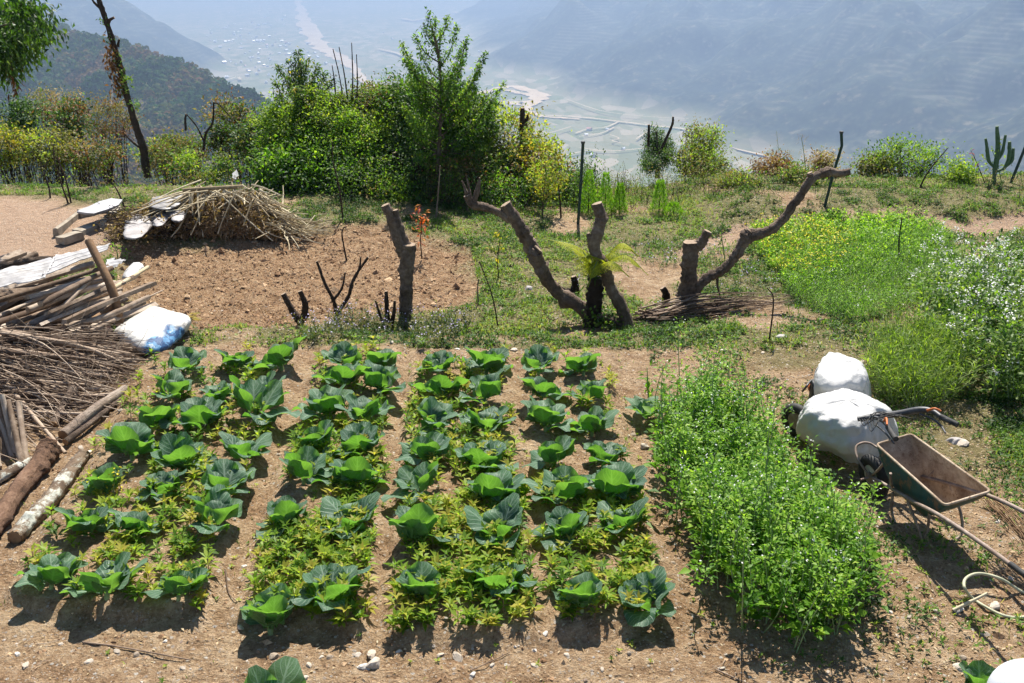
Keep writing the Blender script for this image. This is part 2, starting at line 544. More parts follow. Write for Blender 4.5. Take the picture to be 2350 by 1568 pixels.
M['plank'] = wood_mat('weathered_plank', [(.11, .075, .05), (.26, .20, .15), (.44, .37, .30), (.56, .50, .43)], 5, bumpd=.006)
M['pole'] = wood_mat('pole_wood', [(.17, .10, .055), (.28, .18, .10), (.38, .26, .16)], 6, bumpd=.006)
M['straw'] = wood_mat('straw', [(.22, .17, .10), (.40, .33, .21), (.56, .49, .34), (.64, .57, .42)], 6, bumpd=.003)
M['fibre'] = wood_mat('fern_trunk_fibre', [(.012, .008, .006), (.04, .025, .016), (.08, .055, .035)], 16, bumpd=.03)

def simple_mat(name, cols, scale=10, rough=.7, spec=.3, bumps=.3, bumpd=.005, metal=0.0, detail=5, pos='Object'):
    m, nt, out = new_mat(name)
    p = coords(nt, pos)
    n = noise(nt, scale, detail, .65, p)
    t = attr(nt, 'tint').outputs['Fac']
    f = mathn(nt, 'ADD', n, mathn(nt, 'MULTIPLY', mathn(nt, 'SUBTRACT', t, .5), .5), True)
    c = ramp(nt, f, [(.25 + .5 * i / max(len(cols) - 1, 1), c) for i, c in enumerate(cols)])
    nl = bump(nt, noise(nt, scale * 2.5, 6, .7, p), bumps, bumpd)
    principled(nt, out, c, rough, spec, nl, metal)
    return m

M['stone'] = simple_mat('pale_stone', [(.30, .24, .18), (.46, .40, .33), (.60, .56, .50)], 9, .9, .2, .6, .01)
M['gravel'] = simple_mat('gravel_stone', [(.22, .16, .12), (.38, .31, .25), (.55, .50, .44)], 30, .9, .2, .4, .005)
M['concrete'] = simple_mat('old_concrete', [(.16, .13, .10), (.30, .26, .205), (.42, .38, .32)], 4, .9, .2, .6, .01)
M['tin'] = simple_mat('tin_sheet', [(.13, .12, .11), (.27, .265, .27), (.37, .365, .38)], 5, .5, .5, .25, .01, .15)
M['black'] = simple_mat('black_rubber', [(.010, .010, .011), (.022, .022, .022), (.05, .048, .045)], 14, .7, .3, .4, .004)
M['steel_dark'] = simple_mat('dark_steel', [(.025, .027, .03), (.05, .052, .058), (.09, .085, .08)], 14, .5, .5, .3, .003, .4)
M['orange'] = simple_mat('orange_paint', [(.35, .08, .02), (.55, .16, .03)], 14, .5, .4)
M['green_post'] = simple_mat('green_post_paint', [(.006, .022, .018), (.012, .04, .03)], 14, .5, .4)
M['hose'] = simple_mat('old_hose', [(.26, .27, .17), (.38, .38, .26), (.45, .44, .33)], 9, .6, .3)
M['white_paint'] = simple_mat('white_paint', [(.50, .52, .56), (.56, .58, .62)], 3, .35, .4, .1, .002)
M['plastic_blue'] = simple_mat('blue_plastic', [(.06, .16, .42), (.10, .26, .55), (.35, .48, .66)], 9, .4, .5, .6, .01)
M['brick'] = simple_mat('brick_clay', [(.30, .17, .12), (.42, .27, .20), (.48, .34, .26)], 14, .9, .2, .5, .005)
M['rim'] = simple_mat('wheel_rim_paint', [(.30, .28, .24), (.42, .41, .37), (.50, .49, .46)], 9, .6, .4)
M['cactus'] = simple_mat('cactus_skin', [(.03, .07, .03), (.07, .13, .06), (.12, .17, .10)], 20, .7, .3)

def rust_mat():
    m, nt, out = new_mat('rusty_tray_inside')
    p = coords(nt)
    n = noise(nt, 6, 6, .7, p)
    c = ramp(nt, n, [(.30, (.14, .095, .065)), (.46, (.29, .22, .155)), (.6, (.41, .33, .245)), (.75, (.52, .46, .36))])
    n2 = noise(nt, 40, 4, .7, p)
    c = mix(nt, ramp(nt, n2, [(.55, (0, 0, 0)), (.72, (1, 1, 1))]), c, (.13, .06, .035))
    principled(nt, out, c, .85, .2, bump(nt, n2, .4, .004)); return m
M['rust'] = rust_mat()
def tray_out_mat():
    m, nt, out = new_mat('worn_green_tray_paint')
    p = coords(nt)
    n = noise(nt, 5, 6, .75, p)
    c = ramp(nt, n, [(.36, (.16, .09, .05)), (.44, (.025, .06, .055)), (.6, (.03, .085, .085)), (.70, (.05, .12, .14)), (.76, (.22, .13, .08))])
    principled(nt, out, c, .7, .3, bump(nt, noise(nt, 30, 4, .7, p), .4, .004)); return m
M['tray_out'] = tray_out_mat()
M['rust_pipe'] = simple_mat('rusty_pipe', [(.12, .075, .055), (.22, .17, .14), (.34, .29, .25)], 12, .7, .4, .4, .003, .3)

def woven_mat(name, base=(.54, .54, .535), dirty=(.50, .44, .36), dirt=.25, blue=False):
    m, nt, out = new_mat(name)
    p = coords(nt)
    n = noise(nt, 3.0, 6, .7, p)
    c = mix(nt, ramp(nt, n, [(.60 - dirt * .3, (0, 0, 0)), (.80, (.8, .8, .8))]), base, dirty)
    if blue:
        u = attr(nt, 'tint').outputs['Fac']
        pr = noise(nt, 9, 3, .6, p)
        bcol = ramp(nt, pr, [(.38, (.03, .09, .22)), (.5, (.10, .27, .48)), (.62, (.45, .55, .64)), (.7, (.72, .72, .7))], 'CONSTANT')
        c = mix(nt, ramp(nt, u, [(.60, (0, 0, 0)), (.66, (1, 1, 1))]), c, bcol)
    wv = nt.nodes.new('ShaderNodeTexWave'); wv.inputs['Scale'].default_value = 45; wv.inputs['Distortion'].default_value = 1.5
    nt.links.new(p, wv.inputs['Vector'])
    cr = noise(nt, 7, 5, .75, p)
    h = mathn(nt, 'ADD', mathn(nt, 'MULTIPLY', wv.outputs['Fac'], .06), mathn(nt, 'MULTIPLY', cr, 1.0))
    pb = nt.nodes.new('ShaderNodeBsdfPrincipled')
    nt.links.new(c, pb.inputs['Base Color']); pb.inputs['Roughness'].default_value = .5; pb.inputs['Specular IOR Level'].default_value = .35
    nt.links.new(bump(nt, h, .55, .03), pb.inputs['Normal'])
    tr = nt.nodes.new('ShaderNodeBsdfTranslucent'); nt.links.new(c, tr.inputs[0])
    ms = nt.nodes.new('ShaderNodeMixShader'); ms.inputs[0].default_value = .15
    nt.links.new(pb.outputs[0], ms.inputs[1]); nt.links.new(tr.outputs[0], ms.inputs[2]); nt.links.new(ms.outputs[0], out.inputs[0])
    return m
M['sheet'] = woven_mat('white_woven_sheet', dirt=.05)
M['sack'] = woven_mat('printed_woven_sack', (.62, .61, .58), (.40, .33, .26), .35, True)
M['film'] = woven_mat('crumpled_plastic', (.48, .46, .46), (.12, .09, .07), 1.0)

def cabbage_mat():
    m, nt, out = new_mat('cabbage_leaf')
    uv = attr(nt, 'luv').outputs['Vector']
    sx = nt.nodes.new('ShaderNodeSeparateXYZ'); nt.links.new(uv, sx.inputs[0])
    u = mathn(nt, 'ABSOLUTE', sx.outputs[0]); v = sx.outputs[1]
    tint = attr(nt, 'tint').outputs['Fac']
    mid = ramp(nt, u, [(.0, (1, 1, 1)), (.05, (.5, .5, .5)), (.10, (0, 0, 0))])
    w = mathn(nt, 'FRACT', mathn(nt, 'MULTIPLY', mathn(nt, 'SUBTRACT', v, mathn(nt, 'MULTIPLY', u, .42)), 6.5))
    side = ramp(nt, w, [(.0, (.9, .9, .9)), (.12, (.2, .2, .2)), (.22, (0, 0, 0)), (.90, (0, 0, 0)), (1.0, (.9, .9, .9))])
    net = ramp(nt, voronoi(nt, 70, coords(nt), 'DISTANCE_TO_EDGE'), [(.0, (.45, .45, .45)), (.06, (0, 0, 0))])
    vein = mathn(nt, 'MAXIMUM', mid, mathn(nt, 'MAXIMUM', side, net))
    n = noise(nt, 9, 4, .6, coords(nt))
    f = mathn(nt, 'ADD', mathn(nt, 'MULTIPLY', n, .7), mathn(nt, 'MULTIPLY', tint, .45), True)
    top = ramp(nt, f, [(.2, (.014, .065, .034)), (.5, (.030, .115, .055)), (.8, (.085, .19, .10))])
    top = mix(nt, mathn(nt, 'MULTIPLY', vein, .85), top, (.34, .46, .34))
    under = ramp(nt, f, [(.2, (.05, .14, .03)), (.8, (.11, .23, .05))])
    under = mix(nt, mathn(nt, 'MULTIPLY', vein, .35), under, (.26, .40, .18))
    geo = nt.nodes.new('ShaderNodeNewGeometry')
    c = mix(nt, geo.outputs['Backfacing'], under, top)
    pb = nt.nodes.new('ShaderNodeBsdfPrincipled')
    nt.links.new(c, pb.inputs['Base Color']); pb.inputs['Roughness'].default_value = .5; pb.inputs['Specular IOR Level'].default_value = .45
    pb.inputs['Sheen Weight'].default_value = .15
    h = mathn(nt, 'SUBTRACT', mathn(nt, 'MULTIPLY', n, .6), mathn(nt, 'MULTIPLY', vein, .8))
    nt.links.new(bump(nt, h, .55, .006), pb.inputs['Normal'])
    tr = nt.nodes.new('ShaderNodeBsdfTranslucent')
    tc = ramp(nt, f, [(.2, (.075, .22, .014)), (.8, (.16, .34, .03))])
    tc = mix(nt, mathn(nt, 'MULTIPLY', vein, .35), tc, (.24, .50, .06))
    nt.links.new(tc, tr.inputs[0])
    ms = nt.nodes.new('ShaderNodeMixShader'); ms.inputs[0].default_value = .5
    nt.links.new(pb.outputs[0], ms.inputs[1]); nt.links.new(tr.outputs[0], ms.inputs[2]); nt.links.new(ms.outputs[0], out.inputs[0])
    return m
M['cabbage'] = cabbage_mat()

def ground_mat():
    m, nt, out = new_mat('garden_ground')
    pos = position(nt)
    a = attr(nt, 'masks')
    sep = nt.nodes.new('ShaderNodeSeparateXYZ'); nt.links.new(a.outputs['Vector'], sep.inputs[0])
    till, green, yard = sep.outputs
    n_big = noise(nt, 1.1, 4, .6, pos)
    n_mid = noise(nt, 7, 6, .7, pos)
    n_fine = noise(nt, 38, 5, .75, pos)
    f = mathn(nt, 'ADD', mathn(nt, 'MULTIPLY', n_mid, .5), mathn(nt, 'MULTIPLY', n_fine, .5))
    soil = ramp(nt, f, [(.36, (.11, .062, .031)), (.45, (.265, .162, .088)), (.53, (.385, .252, .145)), (.62, (.55, .40, .26))])
    soil2 = ramp(nt, f, [(.37, (.22, .135, .075)), (.48, (.41, .282, .168)), (.60, (.59, .45, .30))])
    soil = mix(nt, ramp(nt, n_big, [(.38, (0, 0, 0)), (.62, (1, 1, 1))]), soil, soil2)
    tl = ramp(nt, f, [(.36, (.14, .076, .037)), (.48, (.30, .182, .098)), (.62, (.48, .33, .195))])
    yd = ramp(nt, f, [(.36, (.36, .235, .155)), (.52, (.47, .325, .225)), (.68, (.56, .42, .31))])
    gr = ramp(nt, f, [(.36, (.085, .080, .030)), (.5, (.19, .175, .070)), (.64, (.33, .28, .15))])
    c = mix(nt, till, soil, tl)
    c = mix(nt, green, c, gr)
    c = mix(nt, yard, c, yd)
    # small pale stones in the soil
    vor = nt.nodes.new('ShaderNodeTexVoronoi'); vor.inputs['Scale'].default_value = 26; nt.links.new(pos, vor.inputs['Vector'])
    sp = nt.nodes.new('ShaderNodeSeparateColor'); nt.links.new(vor.outputs['Color'], sp.inputs[0])
    peb = mathn(nt, 'MULTIPLY', mathn(nt, 'LESS_THAN', vor.outputs['Distance'], .34), mathn(nt, 'GREATER_THAN', sp.outputs[0], .86))
    peb = mathn(nt, 'MULTIPLY', peb, mathn(nt, 'SUBTRACT', 1.0, mathn(nt, 'MULTIPLY', till, .7)))
    vor2 = nt.nodes.new('ShaderNodeTexVoronoi'); vor2.inputs['Scale'].default_value = 60; nt.links.new(pos, vor2.inputs['Vector'])
    sp2 = nt.nodes.new('ShaderNodeSeparateColor'); nt.links.new(vor2.outputs['Color'], sp2.inputs[0])
    peb2 = mathn(nt, 'MULTIPLY', mathn(nt, 'LESS_THAN', vor2.outputs['Distance'], .38), mathn(nt, 'GREATER_THAN', sp2.outputs[1], .80))
    pc = mix(nt, sp.outputs[1], (.38, .29, .22), (.60, .55, .48))
    c = mix(nt, mathn(nt, 'MAXIMUM', peb, mathn(nt, 'MULTIPLY', peb2, .7)), c, pc)
    h = mathn(nt, 'ADD', mathn(nt, 'ADD', mathn(nt, 'MULTIPLY', n_mid, 1.0), mathn(nt, 'MULTIPLY', n_fine, .55)), mathn(nt, 'MULTIPLY', mathn(nt, 'MAXIMUM', peb, peb2), .25))
    principled(nt, out, c, .95, .15, bump(nt, h, 1.0, .13))
    return m
M['ground'] = ground_mat()

# ------------------------------------------------------------------ GROUND
rows = [-10.0, -4.0, 0.0, 2.0, 3.0]
y = 3.6
while y < 26: rows.append(y); y *= 1.0042
while y < 1500: rows.append(y); y *= 1.05
rows = np.array(rows)
NC = 640
uu = np.linspace(-1, 1, NC)
YY = np.repeat(rows[:, None], NC, 1)
HW = np.where(YY < 3.5, 7.0, YY * .66 + 2.2)
XX = uu[None] * HW
ZZ = gz_full(XX, YY)
mb = MB()
grid(mb, np.stack([XX, YY, ZZ], -1))
ground = mb.build('ground', M['ground'])
tag(ground, 'bare brown soil of the terraced hillside garden', 'ground', kind='structure')
till = sst(-.2, .4, dist_poly(XX, YY, TILL) + (fbm(XX * 2, YY * 2, 3, 61) - .5) * .6)
yard = sst(-.2, .6, dist_poly(XX, YY, PATHYARD) + (fbm(XX * 2, YY * 2, 3, 62) - .5) * .8)
trail = 1 - sst(.15, .40, dist_line(XX, YY, TRAIL) + (fbm(XX * 3, YY * 3, 2, 63) - .5) * .3)
yard = np.maximum(yard, trail)
def green_amt(X, Y):
    n = fbm(X * .9, Y * .9, 4, 71)
    g = sst(.36, .54, n + .12 * sst(15, 18, Y)) * sst(11.0, 12.0, Y)
    g = np.maximum(g, (1 - sst(.25, .6, np.abs(Y + (fbm(X * .8, X * 0 + 1, 3, 9) - .5) * .7 - 11.55))) * sst(.3, .5, n) * sst(-4.5, -4, X))
    g = np.maximum(g, sst(19.8, 21.0, Y))
    g = np.maximum(g, sst(-.3, .5, dist_poly(X, Y, GRASSY)) * sst(.35, .5, n))
    g = np.maximum(g, .8 * sst(2.3, 3.2, X) * sst(7.2, 8.5, Y) * sst(.4, .55, n))
    return g
green = green_amt(XX, YY) * (1 - till) * (1 - yard)
am = ground.data.attributes.new('masks', 'FLOAT_VECTOR', 'POINT')
am.data.foreach_set('vector', np.stack([till, green, yard], -1).reshape(-1, 3).astype(np.float32).ravel())

# ------------------------------------------------------------------ VALLEY, RIVER, ROADS, MOUNTAINS
VZ = -600.0
FOOT_R = [(600, 400), (850, 2000), (910, 2760), (770, 3000), (670, 3280), (690, 3690), (530, 3930), (206, 4400), (65, 4860), (-150, 5700), (-330, 7500), (-500, 9500), (-300, 12500), (2500, 14500)]
FOOT_L = [(-900, 400), (-1000, 2500), (-1230, 4000), (-1420, 5170), (-1640, 5800), (-2400, 7400), (-3500, 9700), (-5500, 12500), (-9000, 16000)]

def side_dist(X, Y, foot, right=True):
    fx = np.interp(Y, [p[1] for p in foot], [p[0] for p in foot])
    s = (X - fx) if right else (fx - X)
    pts = [p for p in foot]
    d = dist_line(X, Y, pts)
    return np.where(s > 0, d, -d)

def valley_h(X, Y):
    dr = side_dist(X, Y, FOOT_R, True); dl = side_dist(X, Y, FOOT_L, False)
    w = (fbm(X / 700, Y / 700, 5, 101) - .5)
    ridge = 1 - np.abs(2 * fbm(X / 520 + .3, Y / 520, 4, 131) - 1)
    hr = np.maximum(dr + w * 260, 0); hl = np.maximum(dl + w * 260, 0)
    m = .66 * hr ** 1.0 * (1 - .55 * ridge) + w * np.minimum(hr, 600) * .5
    l = .60 * hl * (1 - .5 * ridge) + w * np.minimum(hl, 600) * .5
    z = VZ + np.maximum(m, 0) + np.maximum(l, 0)
    z = z + np.maximum(0, Y - 13000) * .8
    top = 520 + 60 * fbm(X / 900, Y / 900, 3, 171)
    q = z - VZ
    z = VZ + np.where(q > top, top + 70 * (1 - np.exp(-np.maximum(q - top, 0) / 250)), q)
    det = (fbm(X / 170, Y / 170, 3, 151, .5) - .5)
    z = z + det * 60 * sst(5, 120, np.maximum(hr, hl))
    return z

ang = np.linspace(-math.radians(44), math.radians(44), 560)
rad = 900 * (15500 / 900) ** np.linspace(0, 1, 430)
RRr, AA = np.meshgrid(rad, ang, indexing='ij')
X = RRr * np.sin(AA); Y = RRr * np.cos(AA)
Z = valley_h(X, Y)
mb = MB(); grid(mb, np.stack([X, Y, Z], -1))

def valley_mat():
    m, nt, out = new_mat('valley_and_mountain')
    pos = position(nt)
    sep = nt.nodes.new('ShaderNodeSeparateXYZ'); nt.links.new(pos, sep.inputs[0])
    # fields: irregular patches
    vor = nt.nodes.new('ShaderNodeTexVoronoi'); vor.inputs['Scale'].default_value = .02
    mp = nt.nodes.new('ShaderNodeMapping'); mp.inputs['Scale'].default_value = (1, .45, 1); nt.links.new(pos, mp.inputs[0])
    nt.links.new(mp.outputs[0], vor.inputs['Vector'])
    s = nt.nodes.new('ShaderNodeSeparateColor'); nt.links.new(vor.outputs['Color'], s.inputs[0])
    field = ramp(nt, s.outputs[0], [(.0, (.13, .15, .07)), (.35, (.24, .215, .13)), (.6, (.15, .17, .08)), (.85, (.28, .245, .165)), (1, (.33, .285, .20))])
    forest_n = noise(nt, .02, 6, .7, pos)
    forest = ramp(nt, forest_n, [(.38, (.012, .022, .014)), (.5, (.030, .045, .022)), (.6, (.075, .08, .045)), (.7, (.20, .17, .11))])
    # single crowns and bare patches on the wooded flanks
    tv = voronoi(nt, .055, pos)
    forest = mix(nt, ramp(nt, tv, [(.25, (0, 0, 0)), (.75, (.85, .85, .85))]), forest, (.008, .014, .010))
    bare = ramp(nt, noise(nt, .011, 5, .7, pos), [(.60, (0, 0, 0)), (.68, (.8, .8, .8))])
    forest = mix(nt, bare, forest, (.17, .145, .095))
    hmask = ramp(nt, mathn(nt, 'MULTIPLY', mathn(nt, 'ADD', sep.outputs[2], 595.0), .02), [(.0, (0, 0, 0)), (1, (1, 1, 1))])
    # terraces on the lower slopes
    tz = mathn(nt, 'FRACT', mathn(nt, 'MULTIPLY', sep.outputs[2], 1 / 14.0))
    terr = ramp(nt, tz, [(.0, (.30, .27, .20)), (.35, (.30, .27, .20)), (.45, (.07, .075, .04)), (1, (.09, .09, .05))])
    tm = ramp(nt, noise(nt, .0032, 3, .5, pos), [(.52, (0, 0, 0)), (.60, (1, 1, 1))])
    forest = mix(nt, mathn(nt, 'MULTIPLY', tm, .22), forest, terr)
    c = mix(nt, hmask, field, forest)
    principled(nt, out, c, .95, .1)
    return m
M['valley'] = valley_mat()
valley = mb.build('mountain_valley_terrain', M['valley'])
tag(valley, 'hazy valley floor with fields and steep forested mountain flanks', 'terrain', kind='structure')

def flat_mat(name, cols, scale):
    m, nt, out = new_mat(name)
    c = ramp(nt, noise(nt, scale, 5, .7, position(nt)), [(.3 + .4 * i / (len(cols) - 1), c) for i, c in enumerate(cols)])
    principled(nt, out, c, .95, .1); return m
M['sand'] = flat_mat('river_sand', [(.40, .30, .19), (.52, .40, .27), (.60, .49, .35)], .01)
M['road'] = flat_mat('pale_dirt_road', [(.40, .32, .22), (.50, .42, .30)], .01)

def ribbon(mb, pts, widths, lift, n=14, wob=0.0, seed=0):
    P = np.array([at_z(x, y, VZ) for x, y in pts])
    Q = smooth_line(P, n); W = np.interp(np.linspace(0, 1, len(Q)), np.linspace(0, 1, len(widths)), widths)
    T = nrm(np.gradient(Q, axis=0)); S = np.stack([T[:, 1], -T[:, 0], 0 * T[:, 0]], 1)
    k = np.arange(len(Q))
    wl = W * (1 + wob * (vnoise(k * .6, k * 0., seed) - .5)); wr = W * (1 + wob * (vnoise(k * .6, k * 0. + 9, seed) - .5))
    A = Q + S * wl[:, None] / 2; B = Q - S * wr[:, None] / 2
    for a in (A, B): a[:, 2] = VZ + lift
    grid(mb, np.stack([A, B], 1))
mb = MB()
ribbon(mb, [(678, -10), (690, 22), (700, 55), (722, 92), (760, 122), (805, 150), (835, 185), (900, 215), (1000, 232), (1100, 215), (1180, 200), (1240, 222), (1200, 240), (1170, 235)], [80, 90, 120, 120, 90, 60, 45, 40, 40, 50, 70, 60, 60], 3.0, wob=1.1, seed=3)
ribbon(mb, [(1140, 205), (1190, 215), (1235, 228), (1205, 250), (1240, 268), (1330, 276)], [25, 45, 55, 50, 30, 16], 4.5, wob=1.2, seed=5)
o = mb.build('river_bed', M['sand'])
tag(o, 'pale dry sandy river bed winding along the valley floor', 'river', kind='structure')
mb = MB()
for k, (pts, w) in enumerate([([(1250, 268), (1330, 272), (1420, 282), (1500, 292), (1570, 300), (1640, 322), (1690, 345), (1760, 362)], 16),
                ([(1420, 283), (1390, 296), (1350, 300), (1320, 310)], 7), ([(1410, 296), (1380, 310), (1330, 318)], 6),
                ([(1330, 345), (1400, 352), (1470, 347), (1530, 346), (1600, 352)], 7), ([(1300, 362), (1350, 352), (1400, 352)], 8),
                ([(1460, 325), (1500, 300), (1530, 297)], 6), ([(1400, 316), (1420, 324), (1405, 330), (1425, 335)], 5),
                ([(870, 116), (905, 124), (930, 133), (980, 145)], 26), ([(925, 45), (950, 50), (985, 44), (1010, 50)], 60),
                ([(520, 190), (545, 182), (552, 188)], 14), ([(1300, 235), (1380, 262), (1480, 275), (1580, 280)], 6),
                ([(1040, 30), (1055, 34)], 60), ([(1310, 300), (1250, 315), (1200, 300)], 6)]):
    ribbon(mb, pts, [w] * 4, 6.0 + .7 * k, n=10, wob=.5, seed=11 + k)
o = mb.build('valley_roads', M['road'])
tag(o, 'pale dirt roads and bare clearings crossing the valley fields', 'road', kind='structure')

# houses of the far village
M['house_wall'] = simple_mat('house_wall', [(.55, .53, .50), (.78, .77, .74)], .2, .8, .2, .1)
M['house_roof'] = simple_mat('house_roof', [(.45, .46, .50), (.80, .82, .85)], .15, .4, .5, .1)
M['house_roof_red'] = simple_mat('house_roof_red', [(.45, .16, .13), (.55, .28, .25)], .15, .5, .4, .1)
def far_house(roof):
    t = empty('village_house')
    w = MB(); box(w, (-6, -4, -3), (6, 4, 6)); w.build('wall', M['house_wall'], t, False)
    r = MB()
    V = [(-6.6, -4.6, 6), (6.6, -4.6, 6), (6.6, 4.6, 6), (-6.6, 4.6, 6), (-6.6, 0, 9), (6.6, 0, 9)]
    r.add(V, [[0, 1, 5, 4], [2, 3, 4, 5], [0, 3, 2, 1]], [[0, 4, 3], [1, 2, 5]])
    r.build('roof', roof, t, False)
    return t
hp = [far_house(M['house_roof']), far_house(M['house_roof_red'])]
used = [False, False]
g = rs(900)
spots = []
while len(spots) < 150:
    qx = g.normal(600, 95); qy = g.normal(105, 42)
    if not (440 < qx < 780 and 25 < qy < 215) or (qx > 690 + (qy - 60) * .8 - 8): continue
    spots.append((qx, qy, 0))
for qx, qy in [(1352, 300), (1345, 312), (1502, 350), (1515, 345), (1395, 300), (1040, 70), (960, 160), (1010, 110), (900, 90), (1100, 120), (1430, 345), (1360, 360), (830, 60), (880, 75)]:
    spots.append((qx, qy, 1 if qx == 1352 or g.uniform() < .2 else 0))
for k, (qx, qy, red) in enumerate(spots):
    p = at_z(qx, qy, VZ)
    z = float(valley_h(np.array([p[0]]), np.array([p[1]]))[0])
    if z > VZ + 40: continue
    red = 1 if red or g.uniform() < .07 else 0
    o = hp[red] if not used[red] else copy_tree(hp[red])
    used[red] = True
    o.location = (p[0], p[1], z)
    o.rotation_euler = (0, 0, g.uniform(0, 3.14))
    s = g.uniform(.8, 1.7); o.scale = (s, s, s * .9)
    far = qx > 790
    tag(o, ('tiny red roofed house on the hazy valley floor' if red else ('tiny pale house standing alone among the valley fields' if far else 'tiny white house in the hazy village beside the dry river bed')),
        'house', 'scattered red roofed valley houses' if red else ('houses among the valley fields' if far else 'houses of the far village'))

# near wooded spur on the left
RID = [(-320, -120, 1300), (-150, -60, 1180), (0, 12, 1080), (90, 50, 1010), (160, 70, 960), (230, 85, 900), (330, 118, 850), (430, 155, 800), (520, 192, 760), (600, 232, 720), (640, 262, 690), (720, 330, 650), (800, 400, 620)]
def spur():
    R0 = np.array([at_y(x, y + 6, Y * 1.6) for x, y, Y in RID])
    F0 = np.array([at_y(x, y + 6 + 420 - 8 * i, Y * .74) for i, (x, y, Y) in enumerate(RID)])
    R1 = smooth_line(R0, 22); F1 = smooth_line(F0, 22)
    B1 = R1 + np.array([-90, 400, -320.])
    nt_ = 150
    t = np.linspace(0, 1, nt_)[:, None, None]
    front = F1[None] * (1 - t) + R1[None] * t
    tb = np.linspace(0, 1, 20)[1:, None, None]
    back = R1[None] * (1 - tb) + B1[None] * tb
    V = np.concatenate([front, back])
    s = np.concatenate([np.sin(np.linspace(0, math.pi, nt_)), np.zeros(19)])[:, None]
    n = (fbm(V[..., 0] / 72, V[..., 1] / 112, 5, 201, .6) - .5) * 1.5
    n2 = (1 - np.abs(2 * fbm(V[..., 0] / 112 + 5, V[..., 1] / 240, 3, 211) - 1)) * 1.6
    V[..., 2] += n * 26 * (s * .8 + .2) - n2 * 22 * s
    return V, nt_
SV, nfr = spur()
mb = MB(); grid(mb, SV)
M['spur'] = flat_mat('spur_ground', [(.035, .04, .022), (.075, .07, .04), (.14, .11, .075)], .08)
o = mb.build('wooded_spur_hill', M['spur'])
tag(o, 'steep wooded hillside falling towards the valley', 'hill', kind='structure')
g = rs(910)
mb = MB()
nT = 9000
ri = g.uniform(0, nfr - 1.001, nT); ci = g.uniform(0, SV.shape[1] - 1.001, nT)
i0 = ri.astype(int); j0 = ci.astype(int); fi = (ri - i0)[:, None]; fj = (ci - j0)[:, None]
base = (SV[i0, j0] * (1 - fi) * (1 - fj) + SV[i0 + 1, j0] * fi * (1 - fj) + SV[i0, j0 + 1] * (1 - fi) * fj + SV[i0 + 1, j0 + 1] * fi * fj)
sz = g.uniform(1.7, 4.4, nT) * (base[:, 1] / 1440) ** .6 * 1.6
patch = fbm(base[:, 0] / 64, base[:, 1] / 96, 3, 221)
K = 26
d = nrm(g.normal(0, 1, (nT, K, 3)) + np.array([0, 0, .45]))
pp = base[:, None] + d * sz[:, None, None] * np.array([1, 1, 1.15]) * g.uniform(.75, 1.05, (nT, K, 1)) + np.array([0, 0, 1.0]) * sz[:, None, None] * .9
tt = np.clip(((patch - .5) * 2.2 + .42 + g.normal(0, .22, nT))[:, None] + g.normal(0, .08, (nT, K)), 0, 1)
flakes(mb, pp.reshape(-1, 3), (d + g.normal(0, .45, d.shape)).reshape(-1, 3), np.repeat(sz, K) * g.uniform(.6, 1.1, nT * K), tt.ravel(), g)
o = mb.build('hillside_woods', LEAF['hill'])
tag(o, 'mixed green and brown woods covering the spur on the left', 'woods', kind='stuff')

# ------------------------------------------------------------------ CABBAGES
def cabbage_leaf(mb, rng, az, e0, e1, L, W, z0=.02, r0=.012, cup=.35, tint=.5, wave=.1):
    nv, nu = 13, 11
    v = np.linspace(0, 1, nv); u = np.linspace(-1, 1, nu)
    e = e0 + (e1 - e0) * v ** 1.4
    dr = np.cos(e) * L / (nv - 1); dz = np.sin(e) * L / (nv - 1)
    cr = r0 + np.concatenate([[0], np.cumsum(dr[:-1])]); cz = z0 + np.concatenate([[0], np.cumsum(dz[:-1])])
    s = np.clip((v - .10) / .90, 0, 1)
    w = W * .5 * (.07 + .95 * np.sin(math.pi * s ** .72) ** .62)
    w[-1] = W * .13
    ph = rng.uniform(0, 6.28, 3); kx = rng.uniform(2.2, 3.6)
    UU, VV = np.meshgrid(u, v)
    ww = w[:, None]
    nx, nz = -np.sin(e)[:, None], np.cos(e)[:, None]
    edge = np.abs(UU) ** 2
    off = cup * ww * edge + wave * ww * np.sin(kx * 3.0 * VV + ph[0] + np.sign(UU) * ph[1]) * np.abs(UU) ** 1.5 + .035 * ww * np.sin(VV * 22 + ph[2]) * np.abs(UU)
    off = off + .06 * L * np.sin(VV * 3.1 + ph[2]) * UU * .4
    jag = 1 + .05 * np.sin(VV * 19 + ph[1] + UU)
    lat = UU * ww * jag * np.cos(np.clip(cup * edge * .9, 0, 1))
    r = cr[:, None] + nx * off; z = cz[:, None] + nz * off
    ca, sa = math.cos(az), math.sin(az)
    V = np.stack([r * ca - lat * sa, r * sa + lat * ca, z], -1)
    grid(mb, V, 0, np.full(V.shape[:2], tint), np.stack([UU, VV], -1).reshape(-1, 2))

